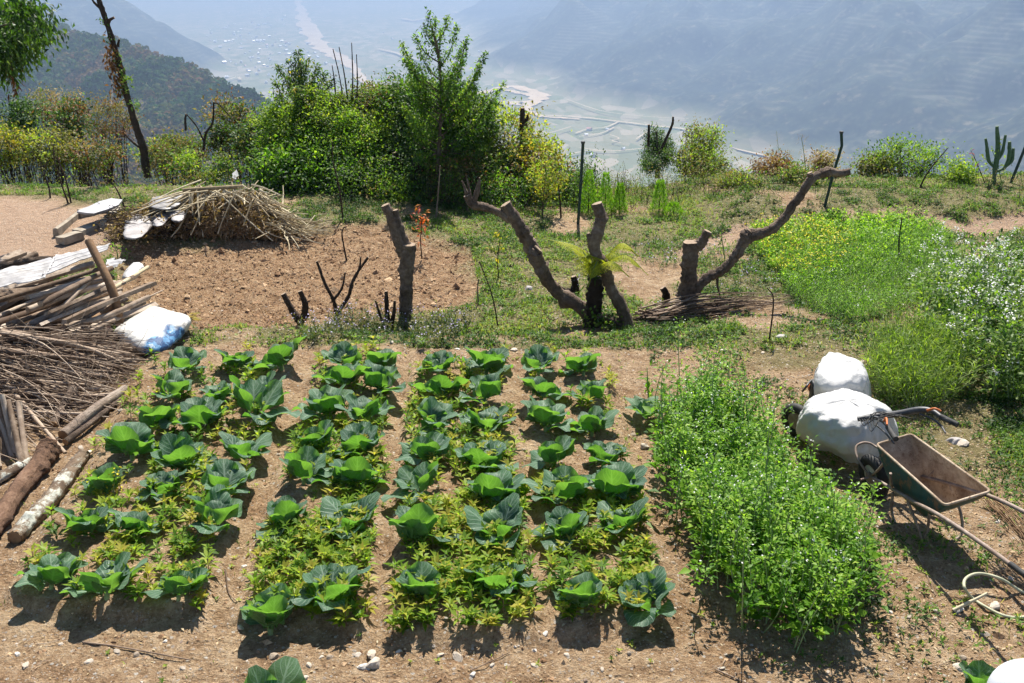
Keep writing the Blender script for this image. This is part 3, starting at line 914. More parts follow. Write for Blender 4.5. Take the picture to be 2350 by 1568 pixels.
def make_cabbage(seed, nout=8, nin=5, name='cabbage_plant'):
    g = rs(seed); t = empty(name)
    mb = MB(); a0 = g.uniform(0, 6.28)
    for i in range(nout):
        az = a0 + i * 2.399 + g.normal(0, .2)
        low = i in (1, 4)
        e0 = R(g.uniform(46, 64) + 14 * abs(math.sin(az)) if not low else g.uniform(12, 30)); e1 = e0 - R(g.uniform(5, 42) if not low else g.uniform(20, 55))
        cabbage_leaf(mb, g, az, e0, e1, (.34 - .012 * i) * g.uniform(.72, 1.05), g.uniform(.18, .29), z0=.05, r0=.045, cup=g.uniform(-.15, .35), tint=g.uniform(0, 1), wave=g.uniform(.16, .42))
    mb.build('outer_leaves', M['cabbage'], t)
    mb = MB()
    for i in range(nin):
        az = a0 + .9 + i * 2.399 + g.normal(0, .2)
        e0 = R(g.uniform(60, 80) - (0 if i else 0)); e1 = e0 + R(g.uniform(-12, 14))
        k = 1 - .10 * i
        cabbage_leaf(mb, g, az, e0, e1, g.uniform(.12, .19) * k, g.uniform(.11, .16) * k, cup=g.uniform(.3, .7), tint=g.uniform(.3, 1), r0=.006, z0=.03, wave=.1)
    mb.build('heart_leaves', M['cabbage'], t)
    mb = MB(); tube(mb, [(0, 0, -.04), (0, 0, .03), (.004, .003, .09)], [.020, .020, .016], 8, 0, .5)
    mb.build('stem', M['stalk'], t)
    return t
M['stalk'] = simple_mat('pale_green_stalk', [(.10, .15, .05), (.20, .27, .10), (.28, .34, .16)], 20, .6, .3)
CABS = [
 [[(405, 1340), (240, 1335), (110, 1310)], [(485, 1185), (310, 1195), (190, 1190)], [(515, 1110), (370, 1110), (240, 1105)],
  [(560, 1030), (415, 1045), (300, 1025)], [(582, 940), (455, 960), (345, 965)], [(600, 893), (500, 900), (385, 890)], [(645, 820), (540, 818), (430, 832)]],
 [[(755, 1355), (615, 1395)], [(805, 1190), (655, 1188)], [(815, 1100), (695, 1085)], [(825, 1020), (725, 1010)], [(843, 945), (745, 935)], [(878, 882), (785, 868)], [(875, 828), (790, 826)]],
 [[(1155, 1335), (965, 1350)], [(1145, 1220), (960, 1232)], [(1130, 1135), (970, 1110)], [(1110, 1055), (972, 1040)], [(1108, 965), (988, 962)], [(1112, 900), (1005, 895)], [(1115, 838), (1005, 836)]],
 [[(1490, 1368), (1335, 1372)], [(1432, 1200), (1298, 1215)], [(1408, 1122), (1295, 1128)], [(1385, 1040), (1270, 1050)], [(1360, 967), (1252, 957)], [(1350, 897), (1242, 892)], [(1340, 836), (1236, 834)]],
]
BEDN = ['leftmost bed', 'second bed', 'third bed', 'rightmost bed']
ROWN = ['front row', 'second row from front', 'third row from front', 'middle row', 'third row from back', 'second row from back', 'back row']
NP = 14
protos = [make_cabbage(500 + i, 8 + i % 3, 1 + i % 3) for i in range(NP)]
pused = [False] * NP
g = rs(77)
cab_pos = []
idx = 0
for bi, bed in enumerate(CABS):
    for ri_, row in enumerate(bed):
        for ci_, (qx, qy) in enumerate(row):
            p = at_z(qx, qy + 6, .19)
            k = idx % NP; idx += 1
            o = protos[k] if not pused[k] else copy_tree(protos[k]); pused[k] = True
            z = g1(p[0], p[1])
            o.location = (p[0], p[1], z + .0)
            big = {(0, 4, 0): 1.2, (2, 0, 0): 1.15, (1, 3, 0): .95, (0, 0, 0): .85, (3, 3, 0): .85, (3, 5, 0): .9, (0, 5, 1): .9, (0, 1, 1): .9, (3, 0, 0): .9}.get((bi, ri_, ci_), 1.0)
            s = g.uniform(.88, 1.14) * big * (.96 + .02 * ri_)
            o.scale = (s * (1 if g.uniform() < .5 else -1), s, s * g.uniform(.80, .98)); o.rotation_euler = (R(-14) + g.normal(0, .10), g.normal(0, .10), g.uniform(-.6, .6))
            cols = ['right', 'left'] if len(row) == 2 else ['right', 'middle', 'left']
            tag(o, 'leafy green cabbage, %s column, %s of the %s' % (cols[ci_], ROWN[ri_], BEDN[bi]), 'cabbage', 'cabbages planted in the four beds')
            cab_pos.append((p[0], p[1], .26 * s))
for (qx, qy, sc, lb) in [(622, 1632, 1.05, 'dark cabbage cut off by the bottom edge, at the path below the second bed'),
                     (2262, 1568, .85, 'blue green cabbage cut off by the bottom edge beside the white rounded post')]:
    o = copy_tree(protos[1 if qx < 1000 else 3]); p = at_z(qx, qy, .15)
    o.location = (p[0], p[1], g1(p[0], p[1])); o.scale = (sc, sc, sc); o.rotation_euler = (0, 0, 1.3)
    tag(o, lb, 'cabbage', 'cabbages beyond the beds')
cab_pos = np.array(cab_pos)

# ------------------------------------------------------------------ scatter helpers
def scatter(n, poly, rng, z=0):
    P = np.array([p[:2] for p in poly]); lo, hi = P.min(0), P.max(0)
    out = np.zeros((0, 2))
    while len(out) < n:
        c = rng.uniform(lo, hi, (n * 2, 2)); c = c[inpoly(c[:, 0], c[:, 1], poly)]
        out = np.vstack([out, c])
    out = out[:n]
    return np.column_stack([out, gz_full(out[:, 0], out[:, 1])])

def rosettes(mb, C, rng, nl, L, W, e_lo=15, e_hi=65, h=0.0, tint=None, levels=1, matw=0):
    """small leafy plants: nl leaves around each centre, at one or more heights of its stem"""
    m = len(C)
    if tint is None: tint = rng.uniform(0, 1, m)
    L = np.broadcast_to(L, (m,)); W = np.broadcast_to(W, (m,)); h = np.broadcast_to(h, (m,))
    for lv in range(levels):
        f = (lv + 1) / levels
        az = rng.uniform(0, 6.28, m)[:, None] + np.arange(nl)[None] * (6.283 / nl) + rng.normal(0, .25, (m, nl)) + lv * .8
        el = np.radians(rng.uniform(e_lo + (e_hi - e_lo) * (f - 1 / levels) * .7, e_hi, (m, nl)))
        D = np.stack([np.cos(az) * np.cos(el), np.sin(az) * np.cos(el), np.sin(el)], -1)
        N = np.stack([-np.cos(az) * np.sin(el), -np.sin(az) * np.sin(el), np.cos(el)], -1) + rng.normal(0, .15, D.shape)
        P = np.repeat((C + np.array([0, 0, 1.]) * (h * f)[:, None])[:, None], nl, 1)
        l = (L * (1.1 - .35 * f if levels > 1 else 1))[:, None] * rng.uniform(.7, 1.15, (m, nl))
        w = W[:, None] * l / L[:, None]
        tt = np.clip(np.repeat(tint[:, None], nl, 1) + rng.normal(0, .13, (m, nl)) + .12 * (f - .5), 0, 1)
        leaves(mb, P.reshape(-1, 3), D.reshape(-1, 3), N.reshape(-1, 3), l.ravel(), w.ravel(), tt.ravel(), matw, droop=.22)

# weeds between the cabbages
g = rs(31)
mb = MB()
for bi, b in enumerate(BEDS):
    C = scatter(1150, b, g)
    ymin, ymax = 5.7, 11.2
    dens = np.clip(1.15 - (C[:, 1] - 6.2) / 4.4, .05, 1) * sst(.30, .52, fbm(C[:, 0] * 1.6, C[:, 1] * 1.6, 3, 400 + bi) + .16 * (1 - sst(6.2, 8.8, C[:, 1])))
    if bi == 0: dens = dens * .75 * np.where(C[:, 0] < -3.2, .6, 1)
    if bi == 3: dens = dens * .6
    keep = (g.uniform(0, 1, len(C)) < dens) & (dist_poly(C[:, 0], C[:, 1], b) > .0 + .12 * vnoise(C[:, 0] * 4, C[:, 1] * 4, 8))
    C = C[keep]
    h = g.uniform(.04, .13, len(C))
    rosettes(mb, C, g, 6, g.uniform(.075, .125, len(C)), .034, 5, 60, h, None, 2)
    twigs(mb, C, C + np.array([0, 0, 1.]) * h[:, None], .004, .003, .05, g, 3, 2, 1)
o = mb.build('bed_weeds', [LEAF['weed'], M['pole']])
tag(o, 'yellow green weeds with narrow leaves filling the beds between the cabbages', 'weeds', kind='stuff')

# ------------------------------------------------------------------ leafy greens patch, lower right
GREENS = q2poly([(1520, 975), (1560, 930), (1640, 935), (1710, 990), (1770, 1090), (1850, 1190), (1950, 1275), (1960, 1380), (1890, 1480), (1790, 1470), (1680, 1430), (1630, 1330), (1600, 1240), (1545, 1130)])
g = rs(33)
mb = MB()
C = scatter(520, GREENS, g)
C = C[g.uniform(0, 1, len(C)) < .25 + 1.1 * sst(.36, .56, fbm(C[:, 0] * 3.0, C[:, 1] * 3.0, 3, 516))]
C[:, :2] += g.normal(0, .09, (len(C), 2)); C[:, 2] = gz_full(C[:, 0], C[:, 1])
H = .20 + .55 * fbm(C[:, 0] * 2.2, C[:, 1] * 2.2, 3, 515) ** 1.3 + g.gamma(1.2, .09, len(C)) 
lean = np.column_stack([g.normal(0, .10, len(C)), g.normal(-.03, .10, len(C)), np.zeros(len(C))])
edge_out = sst(.25, 0, dist_poly(C[:, 0], C[:, 1], GREENS))
TOP = C + np.array([0, 0, 1.]) * H[:, None] + lean
twigs(mb, C, TOP, .006, .003, .05, g, 4, 4, 1, .6)
tb = g.uniform(.15, .75, len(C))
for rep in range(52):
    f = g.uniform(.12, 1.0, len(C)) ** .8
    P = C + (TOP - C) * f[:, None]
    az = g.uniform(0, 6.28, len(C)); el = np.radians(g.uniform(5, 60, len(C)))
    D = np.stack([np.cos(az) * np.cos(el), np.sin(az) * np.cos(el), np.sin(el)], 1)
    out = g.uniform(.02, .14, len(C)) * (1.1 - f * .6)
    P2 = P + D * out[:, None]
    N = np.stack([-np.cos(az) * np.sin(el), -np.sin(az) * np.sin(el), np.cos(el)], 1) + g.normal(0, .35, (len(C), 3))
    l = np.where(f < .35, g.uniform(.07, .14, len(C)), g.uniform(.022, .058, len(C)))
    leaves(mb, P2, D, N, l, l * np.where(f < .35, .55, .5), np.clip(tb + g.normal(0, .18, len(C)) + .1 * f, 0, 1), 0, .25, .2)
fl = TOP[g.uniform(0, 1, len(C)) < .5]
for rep in range(3):
    flakes(mb, fl + g.normal(0, .025, fl.shape), g.normal(0, 1, fl.shape) + [0, 0, 1], .018, .8, g, 2)
o = mb.build('leafy_greens', [LEAF['bright'], M['stalk'], LEAF['white']])
tag(o, 'dense patch of tall bright green leafy vegetables going to seed', 'greens', kind='stuff')

# ------------------------------------------------------------------ generic clumps of herbs as stuff
def herb_patch(name, poly, n, hr, leafL, leafW, mats, seed, label, cat, nleaf=12, flower=0.0, fsize=.02, ftint=None, stem_mat=None, spread=.05, mask=None, ferny=False, kind='stuff', fl_n=4, tintc=(.2, .8)):
    g = rs(seed); mb = MB()
    C = scatter(n, poly, g)
    if mask is not None: C = C[g.uniform(0, 1, len(C)) < mask(C)]
    m = len(C)
    H = g.uniform(hr[0], hr[1], m)
    TOP = C + np.array([0, 0, 1.]) * H[:, None] + np.column_stack([g.normal(0, spread, m), g.normal(0, spread, m), np.zeros(m)]) * (H / max(hr[1], .01))[:, None] * 2
    twigs(mb, C, TOP, .004, .002, .05, g, 3, 3, 1, .6)
    tb = g.uniform(*tintc, m)
    for rep in range(nleaf):
        f = g.uniform(.1, 1.0, m)
        P = C + (TOP - C) * f[:, None]
        az = g.uniform(0, 6.28, m); el = np.radians(g.uniform(0, 70, m))
        D = np.stack([np.cos(az) * np.cos(el), np.sin(az) * np.cos(el), np.sin(el)], 1)
        N = np.stack([-np.cos(az) * np.sin(el), -np.sin(az) * np.sin(el), np.cos(el)], 1) + g.normal(0, .3, (m, 3))
        leaves(mb, P + D * g.uniform(0, spread, m)[:, None], D, N, g.uniform(.6, 1.2, m) * leafL, g.uniform(.7, 1.2, m) * leafW, np.clip(tb + g.normal(0, .18, m), 0, 1), 0)
    if flower:
        F = TOP[g.uniform(0, 1, m) < flower]
        for rep in range(fl_n):
            flakes(mb, F + g.normal(0, fsize * 1.1, F.shape) + [0, 0, .01], g.normal(0, .6, F.shape) + [0, 0, 1], fsize * g.uniform(.7, 1.3, len(F)), g.uniform(0, 1, len(F)), g, 2)
    o = mb.build(name, mats)
    tag(o, label, cat, kind=kind)
    return o
YP = [on_ground(x, y)[:2] for x, y in [(1728, 520), (1800, 505), (1900, 500), (2010, 492), (2080, 492), (2150, 520), (2180, 560), (2110, 600), (2000, 615), (1920, 640), (1830, 680), (1785, 640), (1735, 590)]]
YP2 = [on_ground(x, y)[:2] for x, y in [(1728, 530), (1860, 520), (1950, 560), (1945, 620), (1870, 655), (1790, 645), (1735, 590)]]
FP = [on_ground(x, y)[:2] for x, y in [(1800, 620), (1900, 580), (2030, 560), (2160, 545), (2210, 590), (2160, 640), (2130, 700), (2020, 735), (1930, 745), (1870, 715), (1800, 680)]]
WP = [on_ground(x, y)[:2] for x, y in [(2140, 700), (2190, 660), (2250, 660), (2420, 670), (2600, 800), (2420, 945), (2300, 930), (2200, 900), (2130, 840), (2105, 760)]]
GP = [on_ground(x, y)[:2] for x, y in [(2010, 850), (2060, 800), (2150, 800), (2190, 870), (2170, 935), (2100, 955), (2030, 930), (1985, 885)]]
herb_patch('mustard_foliage', YP, 1900, (.06, .22), .06, .032, [LEAF['bright'], M['stalk']], 41, 'bright green low mustard leaves covering the plot behind the long pruned limb', 'greens', 14, tintc=(.45, 1))
herb_patch('yellow_flower_patch', YP2, 620, (.16, .32), .04, .016, [LEAF['lime'], M['stalk'], LEAF['petal_yellow']], 42, 'small yellow mustard flowers in the bright green plot', 'flowers', 5, flower=.75, fsize=.026, fl_n=3)
herb_patch('feathery_herb_foliage', FP, 2600, (.10, .32), .05, .008, [LEAF['bright'], M['stalk'], LEAF['white']], 43, 'fine feathery green herb plants beside the mustard plot', 'herbs', 18, flower=.03, fsize=.02, spread=.07, tintc=(.25, .75))
herb_patch('white_flower_foliage', WP, 620, (.3, 1.0), .085, .034, [LEAF['green'], M['stalk'], LEAF['white']], 44, 'tall green radish plants topped with white blossom near the garden edge', 'flowering plants', 30, flower=.65, fsize=.024, spread=.12, fl_n=14, tintc=(.35, 1))
herb_patch('sprouting_grass', GP, 700, (.25, .55), .12, .010, [LEAF['lime'], M['stalk']], 45, 'yellow green wispy grass clump beside the white blossom', 'grass', 14, spread=.10, tintc=(.1, .7))

# ------------------------------------------------------------------ ground cover
g = rs(51)
mb = MB()
# scattered over the middle terrace by the same green map that colours the ground
n = 300000
yy = 11.0 + (22.5 - 11.0) * g.uniform(0, 1, n) ** .9
xx = g.uniform(-1, 1, n) * (yy * .58 + 1.2)
tl = inpoly(xx, yy, TILL) | inpoly(xx, yy, PATHYARD) | (dist_line(xx, yy, TRAIL) < .25)
gr = green_amt(xx, yy)
clump = sst(.45, .62, fbm(xx * 3.2, yy * 3.2, 3, 83))
keep = (g.uniform(0, 1, n) < gr * (.10 + .80 * clump)) & ~tl
xx, yy, clump = xx[keep], yy[keep], clump[keep]
C = np.column_stack([xx, yy, gz_full(xx, yy)])
m = len(C)
tp = np.clip((fbm(xx * .9, yy * .9, 3, 87) - .5) * 2.0 + .42 + g.normal(0, .15, m), 0, 1)
isg = g.uniform(0, 1, m) < .45
blades(mb, C[isg], g.uniform(.03, .11, isg.sum()), .012, g.uniform(.1, .9, isg.sum()), g, tp[isg], 0)
b = ~isg
rosettes(mb, C[b], g, 4, g.uniform(.025, .06, b.sum()), .020, 10, 70, g.uniform(0, .05, b.sum()), tp[b], 1, 1)
print('ground cover plants', m)
o = mb.build('low_ground_cover', [LEAF['grass'], LEAF['green']])
tag(o, 'short grass and creeping weeds over the middle terrace', 'ground cover', kind='stuff')

# right front slope and bits along the paths
g = rs(52); mb = MB()
n = 240000
xx = g.uniform(1.6, 7.5, n); yy = g.uniform(5.0, 12.0, n)
den = sst(.36, .56, fbm(xx * 1.6, yy * 1.6, 4, 91)) * (.35 + .65 * sst(-.2, .6, dist_poly(xx, yy, GRASSY))) * sst(5.0, 6.6, yy)
keep = g.uniform(0, 1, n) < den * (.35 + .5 * sst(-.3, .5, dist_poly(xx, yy, GRASSY)))
xx, yy = xx[keep], yy[keep]; C = np.column_stack([xx, yy, gz_full(xx, yy)]); m = len(C)
tp = np.clip((fbm(xx * 1.2, yy * 1.2, 3, 93) - .5) * 2 + .45 + g.normal(0, .15, m), 0, 1)
h1 = m // 2
blades(mb, C[:h1], g.uniform(.02, .08, h1), .008, g.uniform(.1, 1, h1), g, tp[:h1], 0)
rosettes(mb, C[h1:], g, 4, g.uniform(.02, .05, m - h1), .018, 5, 70, g.uniform(0, .04, m - h1), tp[h1:], 1, 1)
# sparse tufts along paths and between beds
n = 9000
xx = g.uniform(-5.5, 3.2, n); yy = g.uniform(4.6, 11.4, n)
keep = (fbm(xx * 2.4, yy * 2.4, 3, 97) > .60) & (g.uniform(0, 1, n) < .40 * sst(5.0, 7, yy) + .12)
xx, yy = xx[keep], yy[keep]; C = np.column_stack([xx, yy, gz_full(xx, yy)]); m = len(C)
blades(mb, C, g.uniform(.02, .06, m), .007, g.uniform(.1, 1, m), g, g.uniform(0, 1, m), 0)
rosettes(mb, C[::2], g, 5, g.uniform(.02, .04, len(C[::2])), .014, 5, 60, .01, None, 1, 2)
o = mb.build('slope_ground_cover', [LEAF['grass'], LEAF['green'], LEAF['lime']])
tag(o, 'thin grass and small weeds on the slope around the wheelbarrow and paths', 'ground cover', kind='stuff')

# purple flowered weeds
PB = [on_ground(x, y)[:2] for x, y in [(640, 765), (700, 735), (830, 720), (960, 735), (1090, 725), (1110, 770), (1000, 805), (840, 800), (650, 790)]]
herb_patch('purple_flower_weeds', PB, 620, (.08, .26), .05, .02, [LEAF['olive'], M['stalk'], LEAF['petal_purple']], 46, 'low dark weeds with pale purple flowers along the terrace bank', 'weeds', 9, flower=.55, fsize=.024, tintc=(0, .6), fl_n=3,
           mask=lambda C: sst(.42, .56, fbm(C[:, 0] * 2.2, C[:, 1] * 2.2, 3, 300)))
PB2 = [on_ground(x, y)[:2] for x, y in [(1480, 740), (1640, 690), (1760, 690), (1790, 640), (1700, 600), (1660, 560), (1560, 560), (1300, 600), (1330, 700), (1400, 760)]]
herb_patch('pale_flower_weeds', PB2, 700, (.05, .16), .04, .018, [LEAF['green'], M['stalk'], LEAF['petal_purple']], 47, 'scattered pale lilac flowered weeds between the two big pruned stumps', 'weeds', 8, flower=.4, fsize=.022, tintc=(.2, .8), fl_n=3,
           mask=lambda C: sst(.44, .6, fbm(C[:, 0] * 1.6, C[:, 1] * 1.6, 3, 310)))

# clods on the tilled plot, gravel on the paths
def pebbles(mb, P, s, rng, tint, mat=0, flat=.7):
    base = np.array([[1, 0, 0], [-1, 0, 0], [0, 1, 0], [0, -1, 0], [0, 0, 1], [0, 0, -1]], float)
    f = np.array([[0, 2, 4], [2, 1, 4], [1, 3, 4], [3, 0, 4], [2, 0, 5], [1, 2, 5], [3, 1, 5], [0, 3, 5]])
    m = len(P); V = base[None] * rng.uniform(.6, 1.25, (m, 6, 1)) * np.broadcast_to(s, (m,))[:, None, None]
    a = rng.uniform(0, 6.28, m); c, s_ = np.cos(a), np.sin(a)
    V = np.stack([V[..., 0] * c[:, None] - V[..., 1] * s_[:, None], V[..., 0] * s_[:, None] + V[..., 1] * c[:, None], V[..., 2] * flat], -1) + rng.normal(0, .12, V.shape) * np.broadcast_to(s, (m,))[:, None, None]
    V = V + P[:, None]
    mb.add(V.reshape(-1, 3), None, (np.arange(m) * 6)[:, None, None] + f[None], mat, np.repeat(np.broadcast_to(tint, (m,)), 6))
M['clod'] = simple_mat('soil_clod', [(.17, .10, .055), (.31, .195, .115), (.46, .33, .205)], 30, .95, .1, .5, .005)
g = rs(61); mb = MB()
C = scatter(9000, TILL, g); pebbles(mb, C, g.gamma(1.6, .008, len(C)) + .005, g, g.uniform(0, 1, len(C)))
n = 16000
xx = g.uniform(-6.5, 7.5, n); yy = g.uniform(4.3, 13, n)
C = np.column_stack([xx, yy, gz_full(xx, yy)]); pebbles(mb, C, g.gamma(1.6, .004, n) + .004, g, g.uniform(0, 1, n))
o = mb.build('soil_clods', M['clod'], smooth=False); tag(o, 'crumbly brown soil clods over the beds and the dug plot', 'soil', kind='stuff')
mb = MB()
n = 5200
xx = g.uniform(-6.0, 6.5, n); yy = g.uniform(4.3, 12.5, n)
k = (g.uniform(0, 1, n) < .25 + .75 * sst(.5, .65, fbm(xx * 1.3, yy * 1.3, 3, 99))) & (bed_amount(xx, yy) < .6)
xx, yy = xx[k], yy[k]; C = np.column_stack([xx, yy, gz_full(xx, yy) + .002]); pebbles(mb, C, np.minimum(g.gamma(1.5, .004, len(C)) + .004, .022), g, g.uniform(0, 1, len(C)), 0, .6)
C = np.column_stack([g.uniform(-6, 6, 800), g.uniform(11, 13.6, 800)]); C = np.column_stack([C, gz_full(C[:, 0], C[:, 1])]); pebbles(mb, C, g.uniform(.006, .022, 800), g, g.uniform(.5, 1, 800), 0, .6)
o = mb.build('gravel', M['gravel'], smooth=False); tag(o, 'small pale gravel strewn over the dirt paths', 'gravel', kind='stuff')
# dead leaf litter and straw bits
mb = MB()
n = 22000
xx = g.uniform(-7, 8, n); yy = g.uniform(4.6, 19, n); xx[:5000] = g.uniform(1.8, 6, 5000); yy[:5000] = g.uniform(5, 10, 5000); P = np.column_stack([xx, yy, gz_full(xx, yy) + .006])
D = np.column_stack([g.normal(0, 1, (n, 2)), g.normal(0, .12, n)]); N = g.normal(0, .25, (n, 3)) + [0, 0, 1]
leaves(mb, P, D, N, g.uniform(.015, .045, n), g.uniform(.004, .02, n), g.uniform(0, 1, n), 0, .1, .2)
o = mb.build('leaf_litter', LEAF['dry']); tag(o, 'dry leaves and straw bits scattered on the soil', 'litter', kind='stuff')

g = rs(64); mb = MB(); n = 420
A = np.column_stack([g.uniform(-6.5, 7.5, n), g.uniform(4.8, 17, n)]); A = np.column_stack([A, gz_full(A[:, 0], A[:, 1]) + .008])
th_ = g.uniform(0, 6.28, n); ln = g.gamma(2, .05, n) + .04; Bp = A + np.column_stack([np.cos(th_) * ln, np.sin(th_) * ln, np.zeros(n)]); Bp[:, 2] = gz_full(Bp[:, 0], Bp[:, 1]) + .012
twigs(mb, A, Bp, .0032, .0018, .10, g, 4, 4, 0)
o = mb.build('fallen_twigs', M['stick']); tag(o, 'short fallen twigs scattered over the bare soil', 'twigs', kind='stuff')
# larger stones, each its own
def stone_mesh(seed):
    g = rs(seed); mb = MB()
    nu, nv = 12, 8
    th = np.linspace(0, 2 * math.pi, nu, endpoint=False); ph = np.linspace(-math.pi / 2, math.pi / 2, nv)
    T, Pn = np.meshgrid(th, ph)
    d = np.stack([np.cos(T) * np.cos(Pn), np.sin(T) * np.cos(Pn), np.sin(Pn)], -1)
    pl = nrm(g.normal(0, 1, (9, 3))); off = g.uniform(.55, .95, 9)
    r = np.min(np.where((d @ pl.T) > .05, off / np.maximum(d @ pl.T, .05), 3), -1); r = np.minimum(r, 1.15)
    V = d * r[..., None] * np.array([1, g.uniform(.65, .95), g.uniform(.45, .65)])
    grid(mb, V, 0, g.uniform(0, 1), close_u=True)
    return mb.build('stone', M['stone'], smooth=False)
STONES = [(852, 1508, 17), (835, 1535, 15), (857, 1531, 20), (1053, 1511, 15), (629, 1512, 12), (700, 1560, 9), (1012, 1506, 9), (1085, 1555, 8), (821, 1508, 8), (708, 1535, 9), (757, 1512, 8), (737, 1510, 6), (1226, 1530, 10), (1250, 1470, 9), (553, 1447, 9), (270, 1496, 9),
 (316, 1508, 8), (205, 1525, 9), (60, 1530, 12), (40, 1505, 8), (1480, 1030, 11), (1497, 1052, 6), (1453, 1000, 7), (1300, 1510, 7), (1655, 1540, 8), (2195, 1405, 14), (2148, 1410, 8), (2260, 1455, 11), (2208, 1513, 9), (2200, 1535, 14), (2085, 1420, 8), (2042, 1410, 7),
 (2283, 1395, 13), (1980, 835, 9), (1690, 815, 7), (1905, 910, 8), (1750, 812, 6), (1660, 806, 7), (2208, 1020, 14), (2170, 905, 7), (1870, 1115, 9), (1862, 1100, 7), (990, 800, 6), (1050, 802, 7), (1180, 805, 8), (1245, 810, 6), (1500, 800, 6), (900, 802, 6), (185, 1030, 9), (205, 1040, 7),
 (240, 1000, 6), (280, 960, 6), (330, 930, 5), (590, 1240, 7), (575, 1275, 6), (560, 1300, 7), (540, 1210, 5), (1060, 1250, 6), (1545, 1300, 6), (1560, 1200, 5), (905, 1200, 5), (915, 1500, 8), (1130, 1530, 6), (1380, 1540, 7), (1445, 1500, 6), (1800, 1530, 7), (1900, 1545, 6), (2290, 1200, 8), (2320, 1330, 8), (1200, 1050, 5), (640, 1045, 5), (140, 1480, 6), (420, 1540, 8), (380, 1475, 6)]
sp_ = [stone_mesh(700 + i) for i in range(6)]; su = [False] * 6
g = rs(62)
for k, (qx, qy, r) in enumerate(STONES):
    p = on_ground(qx, qy); i = k % 6
    o = sp_[i] if not su[i] else sp_[i].copy()
    if su[i]: COL.objects.link(o)
    su[i] = True
    s = r * mpp(p) * 1.15
    o.location = (p[0], p[1], p[2] + s * .05); o.scale = (s, s, s); o.rotation_euler = (g.normal(0, .2), g.normal(0, .2), g.uniform(0, 6.28))
    sz_ = 'large' if r >= 14 else ('middling' if r >= 9 else ('small' if r >= 7 else 'tiny'))
    if qx < 1500: bd = ['leftmost bed', 'second bed', 'third bed', 'rightmost bed'][int(np.clip((qx - 190) // 330, 0, 3))]
    else: bd = 'leafy greens'
    if qy > 1440 and qx < 1950: lb, gg = '%s pale stone on dirt before the %s%s' % (sz_, bd, ', bottom edge' if qy > 1520 else ''), 'stones on the front path'
    elif qx > 1850 and qy > 830: lb, gg = '%s pale stone on the slope %s' % (sz_, 'below the hose loop' if qy > 1430 else ('beside the hose loop' if qy > 1300 else ('right of the tiller' if qx > 2100 else ('behind the tiller' if qy < 950 else 'between greens and wheelbarrow')))), 'stones near the wheelbarrow'
    elif qy < 840: lb, gg = '%s pale stone on the strip behind the %s' % (sz_, bd if qx < 1450 else 'greens patch'), 'stones behind the beds'
    elif qx < 350: lb, gg = '%s pale stone between the logs and the leftmost bed%s' % (sz_, ', upper end' if qy < 1000 else ', lower end'), 'stones by the logs'
    else: lb, gg = '%s pale stone on soil right of the %s%s' % (sz_, bd, ', far half' if qy < 1150 else ', near half'), 'stones between the beds'
    tag(o, lb, 'stone', gg)

# ------------------------------------------------------------------ BUSHES AND TREES
def crown(mb, g, C, rad, ncl, lpc, clr, L, W, tint=.5, mat=0, droop=.1, shell=.55, zmin=None, mats=None):
    C = np.asarray(C, float); rad = np.asarray(rad, float)
    d = nrm(g.normal(0, 1, (ncl, 3)))
    lob = .75 + .5 * vnoise(d[:, 0] * 2.3 + C[0], d[:, 2] * 2.3 + C[1], 7)
    r = g.uniform(shell, 1.0, ncl) ** .6 * lob
    c = C + d * rad * r[:, None]
    if zmin is not None: c[:, 2] = np.maximum(c[:, 2], zmin + g.uniform(0, .1, ncl))
    ct = np.clip(tint + g.normal(0, .26, ncl), 0, 1)
    cs = clr * g.uniform(.55, 1.35, ncl)
    P = c[:, None] + g.normal(0, 1, (ncl, lpc, 3)) * cs[:, None, None] * np.array([1, 1, .75])
    D = nrm((P - C) / rad) * .55 + g.normal(0, .6, P.shape) + np.array([0, 0, -droop])
    N = np.array([0, 0, 1.0]) + g.normal(0, .55, P.shape)
    tt = np.clip(ct[:, None] + g.normal(0, .12, (ncl, lpc)), 0, 1)
    k = ncl * lpc
    mt = mat if mats is None else None
    if mats is None:
        leaves(mb, P.reshape(-1, 3), D.reshape(-1, 3), N.reshape(-1, 3), L * g.uniform(.65, 1.25, k), W * g.uniform(.7, 1.2, k), tt.ravel(), mat, .2)
    else:
        sel = np.repeat(g.choice(len(mats), ncl, p=mats), lpc)
        for j in range(len(mats)):
            q = sel == j
            leaves(mb, P.reshape(-1, 3)[q], D.reshape(-1, 3)[q], N.reshape(-1, 3)[q], L * g.uniform(.65, 1.25, q.sum()), W * g.uniform(.7, 1.2, q.sum()), tt.ravel()[q], j, .2)
    return c

